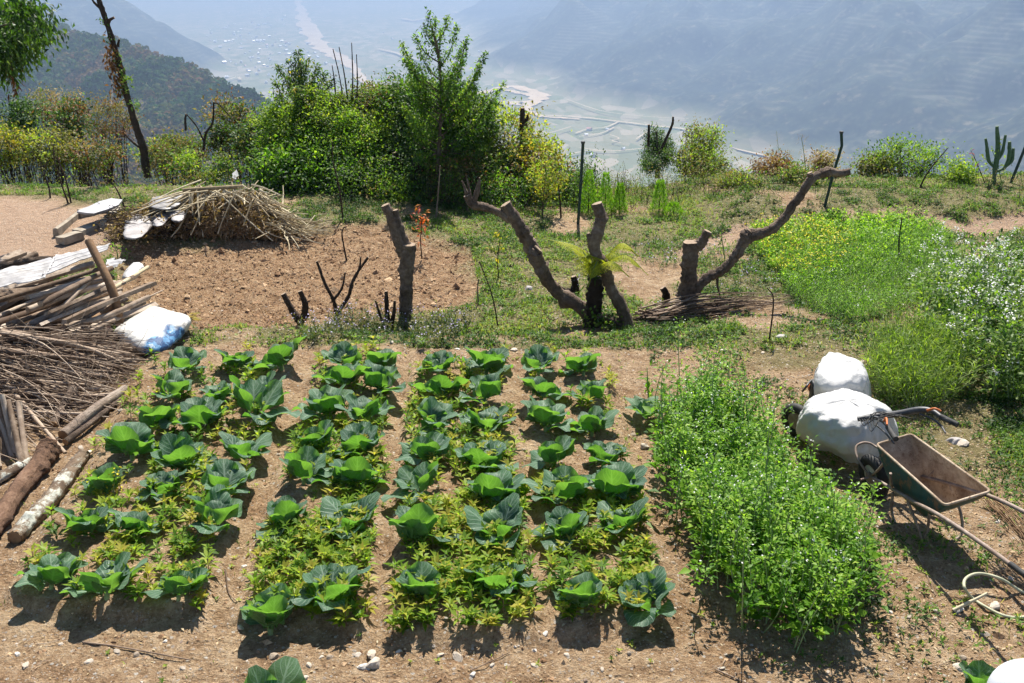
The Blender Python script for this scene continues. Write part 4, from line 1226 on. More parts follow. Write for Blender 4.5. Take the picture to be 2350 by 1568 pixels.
def bush(name, label, cat, qx, qy, rx, ry, Y, pals, probs, seed, leafL=.08, leafW=.035, dens=1.0, clr=.16, group=None, stems=7, droop=.1, depth=1.0, tint=.5, base=None, shell=.5, stemr=.018, bark='bark_dark'):
    g = rs(seed)
    C = at_y(qx, qy, Y); k = mpp(C)
    rad = np.array([rx * k, rx * k * depth, ry * k / CT])
    b = np.array([C[0], Y, gz(np.array([C[0]]), np.array([Y]))[0]]) if base is None else base
    root = empty(name, tuple(b))
    vol = rad[0] * rad[2] * 1.0 + .05
    ncl = int(170 * vol * dens / (clr / .16) ** 2) + 14; lpc = 44
    mb = MB()
    c = crown(mb, g, C - b, rad, ncl, lpc, clr, leafL, leafW, tint, droop=droop, mats=probs, shell=shell)
    mb.build('foliage', [LEAF[p] for p in pals], root, False)
    st = MB(); tips = c[g.integers(0, len(c), stems)]
    for tpt in tips:
        s0 = np.array([g.normal(0, .05), g.normal(0, .05), -.1])
        midp = s0 + (tpt - s0) * .5 + g.normal(0, .10, 3)
        tube(st, [s0, midp, tpt], [stemr * 1.6, stemr, stemr * .4], 6, 0, g.uniform(0, 1), k=4, caps=False)
    tw = c[g.integers(0, len(c), ncl)]
    src = tips[g.integers(0, len(tips), ncl)] * g.uniform(.3, .9, (ncl, 1))
    twigs(st, src, tw, stemr * .45, stemr * .15, .05, g, 4, 3, 0)
    st.build('stems', M[bark], root)
    tag(root, label, cat, group)
    return root

B = [
 ('thicket_bush', 'broad leaved light green bush filling the thicket between the fine and deep green bushes', 'bush', 755, 375, 90, 62, 21.3, ['bright', 'lime', 'green'], [.4, .3, .3], .07),
 ('thicket_bush', 'yellow green bush at the top of the thicket under the vine mound', 'bush', 890, 315, 70, 56, 21.5, ['lime', 'green', 'yellow'], [.5, .35, .15], .06),
 ('thicket_bush', 'leafy green bush wrapped around the foot of the tall tree', 'bush', 1010, 400, 60, 74, 20.7, ['green', 'bright', 'dark'], [.45, .3, .25], .07),
 ('thicket_bush', 'green bush behind the tall tree at half its height', 'bush', 1000, 260, 62, 60, 21.9, ['green', 'lime', 'dark'], [.5, .3, .2], .07),
 ('dark_shrub', 'dark green rounded shrub far left behind the dry yard', 'shrub', 52, 270, 42, 36, 27, ['dark', 'green'], [.7, .3], .08),
 ('budding_shrub', 'shrub with dark green heart and reddish outer leaves', 'shrub', 165, 272, 40, 42, 26, ['dark', 'rust', 'green'], [.5, .35, .15], .08),
 ('brown_bush', 'bare brownish bush behind the reddish shrub', 'shrub', 120, 240, 70, 28, 31, ['rust', 'olive', 'dry'], [.4, .4, .2], .06),
 ('brown_bush', 'large thin brown bush left of the leaning bare trunk', 'shrub', 245, 272, 62, 42, 29, ['rust', 'olive'], [.35, .65], .06),
 ('olive_bush', 'olive green bush at the far left edge above the yard', 'shrub', 20, 335, 60, 42, 24, ['olive', 'lime', 'yellow'], [.4, .3, .3], .07),
 ('olive_bush', 'yellowish bush below the reddish shrub', 'shrub', 115, 340, 62, 36, 24, ['olive', 'yellow', 'lime'], [.5, .3, .2], .07),
 ('olive_bush', 'olive bush with wine red twigs just left of the leaning trunk', 'shrub', 215, 355, 58, 30, 24, ['olive', 'rust', 'green'], [.5, .25, .25], .07),
 ('olive_bush', 'olive bush just right of the leaning trunk', 'shrub', 372, 350, 50, 30, 25, ['olive', 'yellow', 'green'], [.5, .2, .3], .07),
 ('rusty_bush', 'bush with rusty red leaves around the forked dead branch', 'shrub', 420, 350, 52, 34, 24.5, ['rust', 'olive', 'green'], [.4, .3, .3], .07),
 ('pale_bush', 'tall thin leaved bush beside the forked dead branch', 'shrub', 530, 295, 46, 62, 25, ['olive', 'green', 'rust'], [.55, .25, .2], .08),
 ('olive_bush', 'bush filling the gap above the maize stalk heap', 'shrub', 470, 385, 70, 30, 22.5, ['olive', 'lime', 'green'], [.4, .25, .35], .07),
 ('dark_bush', 'dark bush left of the dense light green thicket', 'shrub', 600, 330, 48, 56, 23.5, ['dark', 'olive', 'green'], [.4, .3, .3], .08),
 ('thicket_bush', 'light green fine leaved bush at the left of the central thicket', 'bush', 672, 322, 62, 62, 22.0, ['lime', 'green'], [.6, .4], .055),
 ('thicket_bush', 'tall light green bush below the bare upright canes', 'bush', 760, 300, 78, 70, 22.0, ['lime', 'green', 'olive'], [.55, .3, .15], .055),
 ('thicket_bush', 'bright yellow green bush in the middle of the thicket', 'bush', 838, 345, 66, 60, 21.2, ['bright', 'lime', 'green'], [.4, .4, .2], .055),
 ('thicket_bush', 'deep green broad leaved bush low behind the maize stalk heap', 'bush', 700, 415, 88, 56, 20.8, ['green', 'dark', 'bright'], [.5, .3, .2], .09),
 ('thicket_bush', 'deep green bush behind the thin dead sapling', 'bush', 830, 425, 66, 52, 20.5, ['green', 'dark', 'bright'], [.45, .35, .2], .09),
 ('vine_mound', 'mound of dark vines hanging over an old trunk', 'vine', 875, 255, 66, 46, 22.3, ['olive', 'green', 'rust'], [.5, .3, .2], .05),
 ('thicket_bush', 'green bush between the vine mound and the tall tree', 'bush', 945, 270, 60, 66, 21.6, ['green', 'lime', 'dark'], [.5, .2, .3], .07),
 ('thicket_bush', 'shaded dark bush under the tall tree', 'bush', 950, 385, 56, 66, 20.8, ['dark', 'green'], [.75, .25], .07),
 ('thicket_bush', 'yellowish low bush left of the tall tree trunk', 'bush', 908, 455, 44, 34, 19.9, ['lime', 'bright', 'green'], [.4, .3, .3], .06),
 ('thicket_bush', 'green bush just right of the tall tree', 'bush', 1075, 300, 56, 76, 21.0, ['green', 'dark', 'lime'], [.5, .3, .2], .07),
 ('thicket_bush', 'brownish green bush behind the splintered limb', 'bush', 1080, 415, 64, 56, 20.3, ['olive', 'green', 'rust'], [.5, .35, .15], .06),
 ('golden_bush', 'bush with golden young leaves right of the tall tree', 'bush', 1165, 320, 70, 62, 21.4, ['yellow', 'lime', 'olive'], [.35, .35, .3], .07),
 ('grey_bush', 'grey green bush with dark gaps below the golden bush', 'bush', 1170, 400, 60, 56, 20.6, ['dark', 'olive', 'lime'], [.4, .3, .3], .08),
 ('golden_bush', 'sparse golden bush at the right end of the thicket', 'bush', 1235, 395, 50, 62, 20.4, ['yellow', 'lime', 'rust'], [.45, .4, .15], .07),
 ('low_bush', 'low lime bush beside the dark green stake', 'bush', 1285, 445, 34, 34, 20.6, ['lime', 'bright'], [.6, .4], .05),
 ('airy_shrub', 'feathery light green shrub on the rim above the valley', 'shrub', 1612, 325, 42, 36, 23, ['lime', 'olive'], [.6, .4], .05),
 ('rim_bush', 'dense olive bush under the feathery shrub', 'bush', 1610, 380, 58, 28, 22, ['olive', 'green', 'lime'], [.5, .3, .2], .05),
 ('dry_tuft', 'rounded reddish brown dry bush on the terrace rim', 'bush', 1778, 385, 42, 20, 21.3, ['rust', 'dry'], [.7, .3], .05),
 ('rim_bush', 'green bush beside the reddish dry bush', 'bush', 1835, 415, 38, 24, 20.3, ['lime', 'green', 'dry'], [.4, .4, .2], .05),
 ('dry_tuft', 'small straw coloured bush behind the cut end of the long limb', 'bush', 1888, 380, 14, 26, 21.0, ['dry', 'yellow'], [.7, .3], .05),
 ('rim_shrub', 'wide airy light green shrub on the right rim', 'shrub', 2085, 365, 78, 34, 21.5, ['lime', 'green', 'bright'], [.5, .25, .25], .06),
 ('rim_bush', 'low olive bush at the left of the airy rim shrub', 'bush', 2010, 380, 32, 18, 21.3, ['olive', 'lime'], [.6, .4], .05),
 ('young_bush', 'small bright lime bush left of the cactus', 'bush', 2205, 400, 18, 18, 20.3, ['lime', 'bright'], [.7, .3], .06),
 ('rim_bush', 'small dark herb clump left of the long limb', 'bush', 1690, 425, 40, 20, 20.2, ['olive', 'green', 'lime'], [.5, .3, .2], .05),
]
for i, (nm, lb, cat, qx, qy, rx, ry, Y, pals, pr, ll) in enumerate(B):
    fine = ll <= .055
    airy = qx < 560 or nm in ('airy_shrub', 'rim_shrub', 'brown_bush', 'pale_bush', 'golden_bush')
    if nm == 'thicket_bush' or nm == 'golden_bush' or nm == 'vine_mound': rx *= 1.28; ry *= 1.16; qy -= 4
    bush(nm, lb, cat, qx, qy, rx, ry, Y, pals, pr, 1000 + i, leafL=ll * 1.35, leafW=ll * (.58 if not fine else .66), dens=(.55 if airy else 1.0) * (1.7 if fine else 1.3) * (1.35 if nm == 'thicket_bush' else 1), clr=.13 if fine else .16,
         group='bushes of the thicket' if nm == 'thicket_bush' else ('bushes along the left slope' if qx < 600 else 'bushes along the terrace rim'), tint=.52)

def branch_tree(name, label, cat, base_q, Y, trunk_q, tips_q, pals, probs, seed, trunk_r=.05, leafL=.06, leafW=.022, per=120, spread=.07, hang=.2, group=None, extra=10, bark='bark', depthj=.35, startlo=.35):
    """a tree drawn from its limbs: leader, branches from the leader to given tips, leaves along every branch"""
    g = rs(seed)
    b = at_y(base_q[0], base_q[1], Y)
    root = empty(name, tuple(b))
    tr = [b] + [at_y(x, y, Y + g.normal(0, .04)) for x, y in trunk_q]
    tr = np.array(tr) - b
    tm = MB(); Q = tube(tm, tr, np.linspace(trunk_r, trunk_r * .35, len(tr)), 9, 0, .5, rough=.08, seed=seed, k=6)
    tm.build('trunk', M[bark], root)
    bm_, fm = MB(), MB()
    tips = [at_y(x, y, Y + g.normal(0, depthj)) - b for x, y in tips_q]
    ctr = np.mean(tips, 0)
    for _ in range(extra):
        t0 = tips[g.integers(0, len(tips))]
        f = g.uniform(.35, .85); tips.append(Q[-1] * (1 - f) * .6 + t0 * f + np.array([g.normal(0, .12), g.normal(0, .55), g.normal(0, .12)]))
    for tp in tips:
        zz = Q[:, 2]; want = tp[2] - abs(tp[0] - Q[-1][0]) * .9 - g.uniform(.15, .5)
        want = max(want, zz[-1] * startlo)
        k = int(np.argmin(np.abs(zz - want))); s = Q[k]
        mid = s + (tp - s) * .5 + np.array([(tp - s)[0] * .12, 0, -.06])
        C = tube(bm_, [s, mid, tp], [trunk_r * .36, trunk_r * .2, .004], 5, 0, .5, k=5, caps=False)
        n = int(per * np.linalg.norm(tp - s))
        if n < 3: continue
        f = g.uniform(.18, 1.0, n) ** .8 * (len(C) - 1); i0 = np.minimum(f.astype(int), len(C) - 2)
        P = C[i0] + (C[i0 + 1] - C[i0]) * (f - i0)[:, None] + g.normal(0, spread, (n, 3)) * (1.25 - f / (len(C) - 1) * .8)[:, None]
        D = nrm(tp - s)[None] * .6 + g.normal(0, .65, (n, 3)) + [0, 0, -hang]
        sel = g.choice(len(probs), n, p=probs); tb = np.clip(g.normal(.5, .2) + g.normal(0, .2, n), 0, 1)
        for j in range(len(probs)):
            q = sel == j
            leaves(fm, P[q], D[q], g.normal(0, .5, (q.sum(), 3)) + [0, 0, 1], leafL * g.uniform(.6, 1.25, q.sum()), leafW * g.uniform(.7, 1.2, q.sum()), tb[q], j, .25)
    bm_.build('branches', M[bark], root)
    fm.build('foliage', [LEAF[p] for p in pals], root, False)
    tag(root, label, cat, group)
    return root

branch_tree('tall_tree', 'tall slender light green tree rising out of the thicket against the valley', 'tree', (1000, 495), 20.0, [(1003, 400), (1010, 300), (1012, 200), (1005, 120), (990, 60)],
            [(985, 26), (1000, 45), (1028, 36), (1048, 58), (1073, 86), (1060, 110), (1114, 120), (1100, 150), (1156, 190), (1128, 231), (1135, 250), (922, 101), (953, 80), (932, 130), (950, 168), (943, 213), (925, 240), (930, 300), (1100, 300), (1120, 340), (960, 350), (1060, 380), (940, 260), (1090, 200), (965, 120), (1040, 150)],
            ['green', 'bright', 'lime'], [.55, .3, .15], 1100, .045, .082, .032, 230, .065, .3, extra=30)
branch_tree('broadleaf_tree', 'round topped young tree with drooping glossy leaves left of the bare canes', 'tree', (700, 420), 22.6, [(695, 330), (690, 260), (690, 190), (688, 140)],
            [(684, 118), (665, 135), (705, 135), (640, 152), (728, 150), (745, 168), (632, 185), (765, 180), (635, 220), (750, 215), (640, 255), (735, 245), (660, 170), (715, 190), (690, 150), (655, 240), (710, 260)],
            ['dark', 'green', 'yellow'], [.45, .42, .13], 1101, .06, .12, .036, 210, .09, .55, extra=22)
branch_tree('golden_sapling', 'thin sapling with yellow green leaves in front of the thicket end', 'tree', (1243, 522), 18.6, [(1246, 470), (1249, 430), (1252, 390)],
            [(1252, 340), (1225, 360), (1280, 355), (1288, 385), (1215, 390), (1260, 370), (1240, 410), (1275, 420), (1262, 330)], ['yellow', 'lime'], [.6, .4], 1102, .02, .08, .03, 110, .07, .3, extra=6)
branch_tree('pollard_tree', 'small dark leafy pollarded tree with cut stubs on the rim', 'tree', (1508, 410), 22.5, [(1510, 370), (1508, 335), (1506, 300)],
            [(1500, 290), (1485, 305), (1520, 300), (1535, 315), (1485, 335), (1535, 345), (1495, 360), (1525, 370), (1510, 320), (1545, 325), (1478, 350)], ['dark', 'green'], [.7, .3], 1103, .06, .07, .022, 420, .11, .3, extra=16)
# overhanging tree at the top left corner
g = rs(1110)
bL = np.array([-8.9, 14.0, gz(np.array([-8.9]), np.array([14.]))[0]])
root = empty('overhanging_tree', tuple(bL))
mb = MB(); tube(mb, [(0, 0, 0), (.1, .05, 1.6), (-.05, 0, 3.0), (.2, .1, 4.2)], [.13, .11, .09, .05], 10, 0, .5, .08, 4); mb.build('trunk', M['bark'], root)
mb = MB(); fm = MB()
for (qx, qy, n) in [(20, 20, 8), (45, 50, 9), (70, 62, 6), (15, 90, 8), (40, 110, 7), (80, 40, 4), (0, 140, 6), (-60, 60, 10), (-60, 120, 10), (50, 10, 5), (28, 130, 4), (-120, 90, 10), (15, 160, 3), (88, 68, 2), (55, 85, 5)]:
    p = at_y(qx, qy, 14 + g.normal(0, .3)) - bL
    tube(mb, [(0.0, 0, 2.7), np.array([0, 0, 2.9]) * .5 + p * .5 + [0, 0, .15], p], [.035, .02, .006], 5, 0, .5, k=4, caps=False)
    m = n * 42
    P = p + g.normal(0, 1, (m, 3)) * [.13, .2, .11]
    leaves(fm, P, g.normal(0, .5, (m, 3)) + [.1, 0, -.7], g.normal(0, .5, (m, 3)) + [0, -.2, 1], g.uniform(.08, .15, m), g.uniform(.03, .05, m), np.clip(g.normal(.45, .25) + g.normal(0, .15, m), 0, 1), int(g.uniform() < .35), .3)
mb.build('branches', M['bark'], root); fm.build('foliage', [LEAF['dark'], LEAF['green']], root, False)
mb = MB(); P = at_y(25, 165, 14) - bL + g.normal(0, 1, (70, 3)) * [.045, .05, .17]
leaves(mb, P, g.normal(0, .3, (70, 3)) + [0, 0, -1], g.normal(0, 1, (70, 3)), .11, .03, g.uniform(0, .6, 70), 0, .2)
mb.build('dead_leaves', LEAF['rust'], root, False)
tag(root, 'leafy tree reaching into the upper left corner with a hanging tuft of dead leaves', 'tree')

# leaning bare trunk with dead creeper
def limb_thing(name, label, cat, limbs, bark='bark', group=None, Y=None, base=None, part='limb', rough=.10, capmat='cut', seed=1, n=12):
    """limbs: list of (points[(qx,qy,dy)], radius px list); first point of the first limb is the foot on the ground"""
    x0, y0 = limbs[0][0][0][:2]
    if base is None: base = on_ground(x0, y0) if Y is None else np.array([*at_y(x0, y0, Y)])
    root = empty(name, tuple(base))
    for i, (pts, rad) in enumerate(limbs):
        P = [at_y(p[0], p[1], base[1] + (p[2] if len(p) > 2 else 0)) for p in pts]
        if i == 0: P[0] = P[0] + np.array([0, 0, -.06])
        r = [a * .84 * mpp(p) for a, p in zip(rad, P)]
        mb = MB(); tube(mb, np.array(P) - base, r, n, 0, .5, rough * 1.35, seed + i, True, 1, 10)
        mb.build('trunk' if i == 0 and part == 'limb' else part, [M[bark], M[capmat]], root)
    tag(root, label, cat, group)
    return root, base

lt, lb = limb_thing('leaning_bare_trunk', 'tall leaning bare trunk with dead creeper clinging to it', 'tree',
           [([(338, 402), (328, 340), (312, 290), (290, 215), (272, 140), (248, 62), (224, -8)], [10, 9.5, 9, 8, 8, 7, 6]),
            ([(246, 58), (252, 46), (262, 40)], [5, 4, 3]), ([(240, 30), (222, 12), (208, -5)], [3, 3, 2]), ([(270, 108), (272, 98), (274, 90)], [4, 3, 2]), ([(322, 340), (304, 326), (286, 308)], [3, 3, 2])], 'bark_dark', Y=22.0, seed=20)
g = rs(1120)
mb = MB()
for (qx, qy, n, sx, sy) in [(252, 120, 60, .07, .18), (262, 170, 90, .08, .2), (270, 195, 60, .06, .15), (258, 145, 60, .06, .1)]:
    P = at_y(qx, qy, 21.9) - lb + g.normal(0, 1, (n, 3)) * [sx, .06, sy]
    leaves(mb, P, g.normal(0, .5, (n, 3)) + [0, 0, -.8], g.normal(0, 1, (n, 3)), .11, .045, g.uniform(0, .7, n), 0, .2)
mb.build('dead_creeper', LEAF['rust'], lt, False)
mb = MB()
for (qx, qy, n, s) in [(292, 184, 70, .07), (284, 205, 50, .08), (312, 240, 40, .06), (266, 130, 30, .06), (274, 160, 30, .06), (234, 50, 20, .05), (248, 90, 20, .05)]:
    P = at_y(qx, qy, 21.9) - lb + g.normal(0, 1, (n, 3)) * s
    leaves(mb, P, g.normal(0, .6, (n, 3)), g.normal(0, .5, (n, 3)) + [0, 0, 1], .08, .035, g.uniform(.2, 1, n), 0, .2)
mb.build('creeper_leaves', LEAF['green'], lt, False)

# bare canes, dead forks and posts
limb_thing('forked_dead_branch', 'forked dead branch standing above the left bushes', 'dead branch', [([(466, 340), (472, 308), (488, 280), (490, 234)], [3.4, 3, 2.6, 2.2]), ([(490, 236), (503, 240), (528, 268)], [2.2, 1.8, 1.2]), ([(468, 325), (452, 292), (428, 262)], [2.2, 2, 1.6]), ([(426, 300), (425, 275), (427, 262)], [3, 3, 2.2])], 'bark_dark', Y=24.2, seed=31)
limb_thing('dark_old_trunk', 'dark mossy trunk leaning inside the thicket shade', 'tree trunk', [([(925, 478), (940, 430), (958, 380), (975, 340)], [24, 22, 18, 12]), ([(945, 420), (925, 390), (905, 350)], [10, 8, 6])], 'fibre', Y=20.1, seed=33)
limb_thing('broken_trunk', 'broken jagged trunk top above the golden bush', 'tree trunk', [([(1200, 400), (1201, 330), (1200, 290), (1199, 248)], [8, 8, 9, 6]), ([(1203, 290), (1210, 272), (1212, 262)], [5, 4, 2])], 'bark_dark', Y=21.0, seed=34)
limb_thing('bare_stick', 'crooked bare stick right of the pollarded tree on the rim', 'stick', [([(1512, 350), (1535, 305), (1543, 285), (1545, 268)], [4, 3.5, 3, 2.5])], 'bark_dark', Y=22.0, seed=35)
limb_thing('bare_stick', 'short cut stub standing above the pollarded tree', 'stick', [([(1488, 330), (1489, 300), (1489, 286)], [3.5, 3.5, 3])], 'bark_dark', Y=22.2, seed=36)
for k, (a, b_, lbv) in enumerate([((790, 240), (764, 112), 'left'), ((800, 245), (778, 108), 'second'), ((808, 240), (807, 98), 'tall middle'), ((818, 240), (818, 125), 'right'), ((770, 230), (762, 150), 'short')]):
    limb_thing('bare_cane', '%s one of the bare dark canes rising above the thicket' % lbv, 'cane', [([a, ((a[0] + b_[0]) / 2 + 2, (a[1] + b_[1]) / 2), b_], [2.2, 1.8, 1.2])], 'bark_dark', group='bare canes above the thicket', Y=22.0, seed=40 + k, n=6)
for k, (pts, Yb, lbv) in enumerate([([(788, 505), (778, 430), (764, 370), (762, 325)], None, 'thin dead sapling leaning in front of the thicket'),
        ([(1000, 500), (1006, 440), (1010, 380)], None, 'thin pale stem beside the tall tree trunk'),
        ([(158, 468), (140, 420), (125, 370), (122, 330)], None, 'bare sapling in the round planting hole'),
        ([(163, 466), (150, 410), (130, 360)], None, 'second bare shoot in the round planting hole'),
        ([(290, 485), (275, 450), (262, 425)], None, 'thin stick leaning beside the concrete basin'),
        ([(795, 590), (785, 540), (790, 520)], None, 'short dead stick at the back of the dug plot'),
        ([(1145, 755), (1130, 680), (1100, 600)], None, 'thin bare sapling in front of the curved pruned limb'),
        ([(1098, 700), (1096, 660), (1099, 640)], None, 'short dry reed by the dug plot corner'),
        ([(2068, 610), (2063, 560), (2070, 500)], None, 'thin dark stick standing in the mustard plot'),
        ([(2110, 430), (2130, 395), (2175, 340)], None, 'thin bare branch leaning on the right rim'),
        ([(1288, 500), (1284, 450), (1280, 420)], None, 'thin stem left of the dark green stake'),
        ([(1765, 785), (1775, 690), (1760, 660)], None, 'thin weed stalk standing below the mustard plot'),
        ([(115, 455), (112, 430), (100, 395)], None, 'small dry twig plant at the yard edge'),
        ([(1200, 470), (1215, 460), (1236, 425)], 19.0, 'loose bare twig behind the splintered limb')]):
    limb_thing('thin_stick', lbv, 'sapling', [(pts, [2.6, 2.0, 1.4, 1.2][:len(pts)])], 'bark_dark' if k not in (1, 7) else 'stick', Y=Yb, seed=60 + k, n=6)

# young leafy sprigs
g = rs(1130)
def sprig(name, label, cat, pts, pal, leafL, leafW, n, spread, seed, Y=None, group=None, stem='stalk'):
    g = rs(seed)
    base = on_ground(*pts[0]) if Y is None else at_y(*pts[0], Y)
    root = empty(name, tuple(base))
    P = np.array([at_y(x, y, base[1]) for x, y in pts]) - base; P[0, 2] -= .03
    mb = MB(); C = tube(mb, P, np.linspace(.012, .004, len(P)), 6, 0, .5, k=5); mb.build('stem', M[stem], root)
    f = g.uniform(.25, 1, n) * (len(C) - 1); i0 = np.minimum(f.astype(int), len(C) - 2)
    Q = C[i0] + (C[i0 + 1] - C[i0]) * (f - i0)[:, None] + g.normal(0, spread, (n, 3))
    mb = MB(); leaves(mb, Q, g.normal(0, .6, (n, 3)) + [0, 0, .2], g.normal(0, .4, (n, 3)) + [0, 0, 1], leafL * g.uniform(.6, 1.2, n), leafW * g.uniform(.7, 1.2, n), g.uniform(0, 1, n), 0, .2)
    mb.build('foliage', LEAF[pal], root, False)
    tag(root, label, cat, group); return root
sprig('young_shrub', 'young green sapling left of the mustard plot', 'sapling', [(1665, 600), (1660, 570), (1655, 530), (1662, 500)], 'green', .08, .025, 70, .09, 1)
sprig('yellow_sprig', 'small twig with hanging yellow leaves above the curved limb', 'sprig', [(1145, 640), (1142, 600), (1146, 560), (1150, 540)], 'yellow', .11, .045, 24, .07, 2, stem='bark_dark')
sprig('red_shrub', 'small ornamental shrub with red and orange leaves behind the left stump', 'shrub', [(968, 590), (965, 550), (968, 510), (965, 490)], 'red', .13, .035, 60, .07, 3, stem='bark_dark')
sprig('leaf_sprout', 'small green sprout in the bare soil beside the wood stack', 'sprout', [(270, 590), (268, 578), (262, 568)], 'bright', .07, .03, 26, .07, 4)
sprig('leaf_sprout', 'second small green sprout near the wood stack', 'sprout', [(290, 592), (292, 582), (294, 575)], 'bright', .06, .03, 18, .05, 5)
sprig('yellow_flowering_stem', 'yellow blossoming stem among the leftmost cabbages', 'flower', [(262, 1160), (260, 1130), (265, 1085)], 'petal_yellow', .028, .02, 60, .045, 6)
sprig('yellow_flowering_stem', 'yellow blossoming stem with paler head beside the first', 'flower', [(245, 1160), (238, 1140), (225, 1122)], 'petal_yellow', .028, .02, 44, .035, 7)
sprig('leafy_shoot', 'upright pale green shoot at the corner of the greens patch', 'shoot', [(1490, 930), (1487, 890), (1485, 845)], 'bright', .10, .03, 30, .02, 8)
sprig('lime_sprig', 'slender lime leaved shoot climbing by the cactus', 'shoot', [(2300, 420), (2290, 380), (2275, 340)], 'lime', .08, .04, 46, .10, 9)
sprig('poinsettia', 'red topped thin plant left of the cactus on the rim', 'plant', [(2262, 420), (2240, 370), (2228, 345)], 'red', .09, .03, 8, .02, 10, stem='bark_dark')
sprig('dry_grass_plume', 'tall dry grass plume on the rim left of the bent stake', 'grass', [(1800, 400), (1788, 350), (1782, 300)], 'dry', .09, .008, 60, .05, 11)
sprig('dry_grass_plume', 'second tall dry grass plume on the rim', 'grass', [(1850, 405), (1845, 350), (1838, 310)], 'dry', .09, .008, 60, .05, 12)
sprig('dry_grass_plume', 'short dry grass plume by the reddish bush', 'grass', [(1820, 400), (1815, 370), (1812, 345)], 'dry', .09, .008, 60, .06, 13)
# broad leaved radish beside the fourth bed
cq = at_z(1482, 950, .05)
root = empty('broad_leaf_radish', (cq[0], cq[1], g1(cq[0], cq[1])))
mb = MB(); g = rs(71)
for i in range(9): cabbage_leaf(mb, g, i * 2.4, R(g.uniform(30, 62)), R(g.uniform(-10, 20)), g.uniform(.24, .34), g.uniform(.11, .17), cup=.3, tint=1, wave=.25)
mb.build('leaves', M['cabbage'], root)
tag(root, 'pale broad leaved plant at the corner between the last bed and the greens', 'vegetable')

# conical bright shrubs
for i, (qx, qy, rx, ry, yb, lbv) in enumerate([(1350, 430, 20, 48, 490, 'tallest conical bright green shrub, right beside the dark green stake'), (1388, 435, 19, 46, 492, 'second conical bright green shrub in the row behind the pruned limb'),
                                          (1421, 458, 17, 34, 492, 'third conical bright green shrub in the row'), (1512, 450, 21, 36, 490, 'lone conical bright green shrub further right'), (1545, 480, 26, 14, 498, 'low spreading bright tuft at the foot of the lone conical shrub')]):
    b0 = on_ground(qx, yb); Y = b0[1]; C = at_y(qx, qy, Y); k = mpp(C); g = rs(1200 + i)
    root = empty('conical_shrub', tuple(b0)); h = ry * 2 * k; n = 1500 if ry > 20 else 700
    f = g.uniform(0, 1, n) ** 1.2; a = g.uniform(0, 6.28, n); rr = rx * k * (1.05 - f * .8) * g.uniform(.6, 1.1, n)
    P = np.column_stack([np.cos(a) * rr, np.sin(a) * rr, f * h + .02])
    mb = MB(); leaves(mb, P, np.column_stack([np.cos(a) * .5, np.sin(a) * .5, np.full(n, .9)]) + g.normal(0, .3, (n, 3)), g.normal(0, 1, (n, 3)), .055, .012, np.clip(g.normal(.5, .22, n), 0, 1), 0, .1)
    mb.build('foliage', LEAF['bright'], root, False)
    mb = MB(); tube(mb, [(0, 0, -.05), (0, 0, h * .6)], [.015, .006], 6); mb.build('stem', M['bark_dark'], root)
    tag(root, lbv, 'shrub', 'conical shrubs on the back of the terrace')

# cactus
b0 = on_ground(2280, 422); root = empty('cactus', tuple(b0))
for pts, r in [([(2280, 424), (2283, 395), (2290, 350), (2288, 290)], [5, 5, 6, 4]), ([(2284, 395), (2305, 385), (2316, 360), (2317, 325)], [4, 4, 5, 4]), ([(2283, 385), (2270, 370), (2266, 345), (2262, 318)], [3, 4, 4, 3]), ([(2288, 370), (2300, 350), (2308, 310)], [4, 4, 3]), ([(2300, 388), (2322, 370), (2326, 340)], [3, 4, 3])]:
    P = np.array([at_y(x, y, b0[1]) for x, y in pts]); k = mpp(P[0]); mb = MB()
    tube(mb, P - b0, np.array(r) * k, 8, 0, .5, .12, 5); mb.build('arm', M['cactus'], root)
tag(root, 'grey green candelabra cactus standing on the right rim', 'cactus')

# stakes
for pts, r, lbv in [([(1326, 515), (1333, 420), (1338, 328)], 3.4, 'straight dark green metal stake behind the curved pruned limb'),
                    ([(1891, 474), (1912, 400), (1932, 335), (1931, 305)], 3.4, 'dark green metal stake with a bent top behind the long pruned limb'),
                    ([(2317, 421), (2350, 345), (2372, 290)], 3.4, 'slanting dark green stake at the right edge of the rim')]:
    b0 = on_ground(*pts[0]); root = empty('fence_stake', tuple(b0))
    P = np.array([at_y(x, y, b0[1]) for x, y in pts]) - b0; P[0, 2] -= .1
    Pn = [P[0]];
    mb = MB(); tube(mb, P, r * mpp(b0), 8, 0, .5, smooth=False); mb.build('pole', M['green_post'], root)
    mb = MB(); tp = P[-1]; tube(mb, [tp - [0, 0, .01], tp + [0, 0, .03]], [r * mpp(b0) * 1.35] * 2, 8, smooth=False); mb.build('cap', M['steel_dark'], root)
    tag(root, lbv, 'stake', 'metal stakes of the terrace')

# ------------------------------------------------------------------ PRUNED TREES
limb_thing('pruned_stump', 'upright forked stump with pale cut tops at the edge of the dug plot', 'stump',
    [([(930, 748), (932, 690), (934, 620), (938, 560)], [21, 18, 18, 21]), ([(930, 585), (912, 545), (900, 505), (884, 470)], [17, 16, 14, 13]), ([(938, 570), (920, 530), (907, 482)], [12, 9, 8])], 'bark', seed=101, n=16)
limb_thing('low_stump', 'low dark two pronged stump in the flowering weeds', 'stump', [([(692, 735), (672, 715), (650, 674)], [11, 9, 7]), ([(696, 730), (700, 700), (688, 668)], [9, 8, 6])], 'bark_dark', seed=111)
limb_thing('twiggy_stump', 'thin dead bush with dark crooked stems by the dug plot', 'dead bush', [([(775, 725), (765, 690), (745, 650), (727, 600)], [6, 5, 4, 3]), ([(778, 715), (800, 680), (812, 640), (845, 590)], [5, 5, 4, 3]), ([(812, 645), (825, 615), (828, 590)], [3, 3, 2]), ([(765, 690), (785, 660), (792, 625)], [4, 3, 2])], 'bark_dark', seed=112)
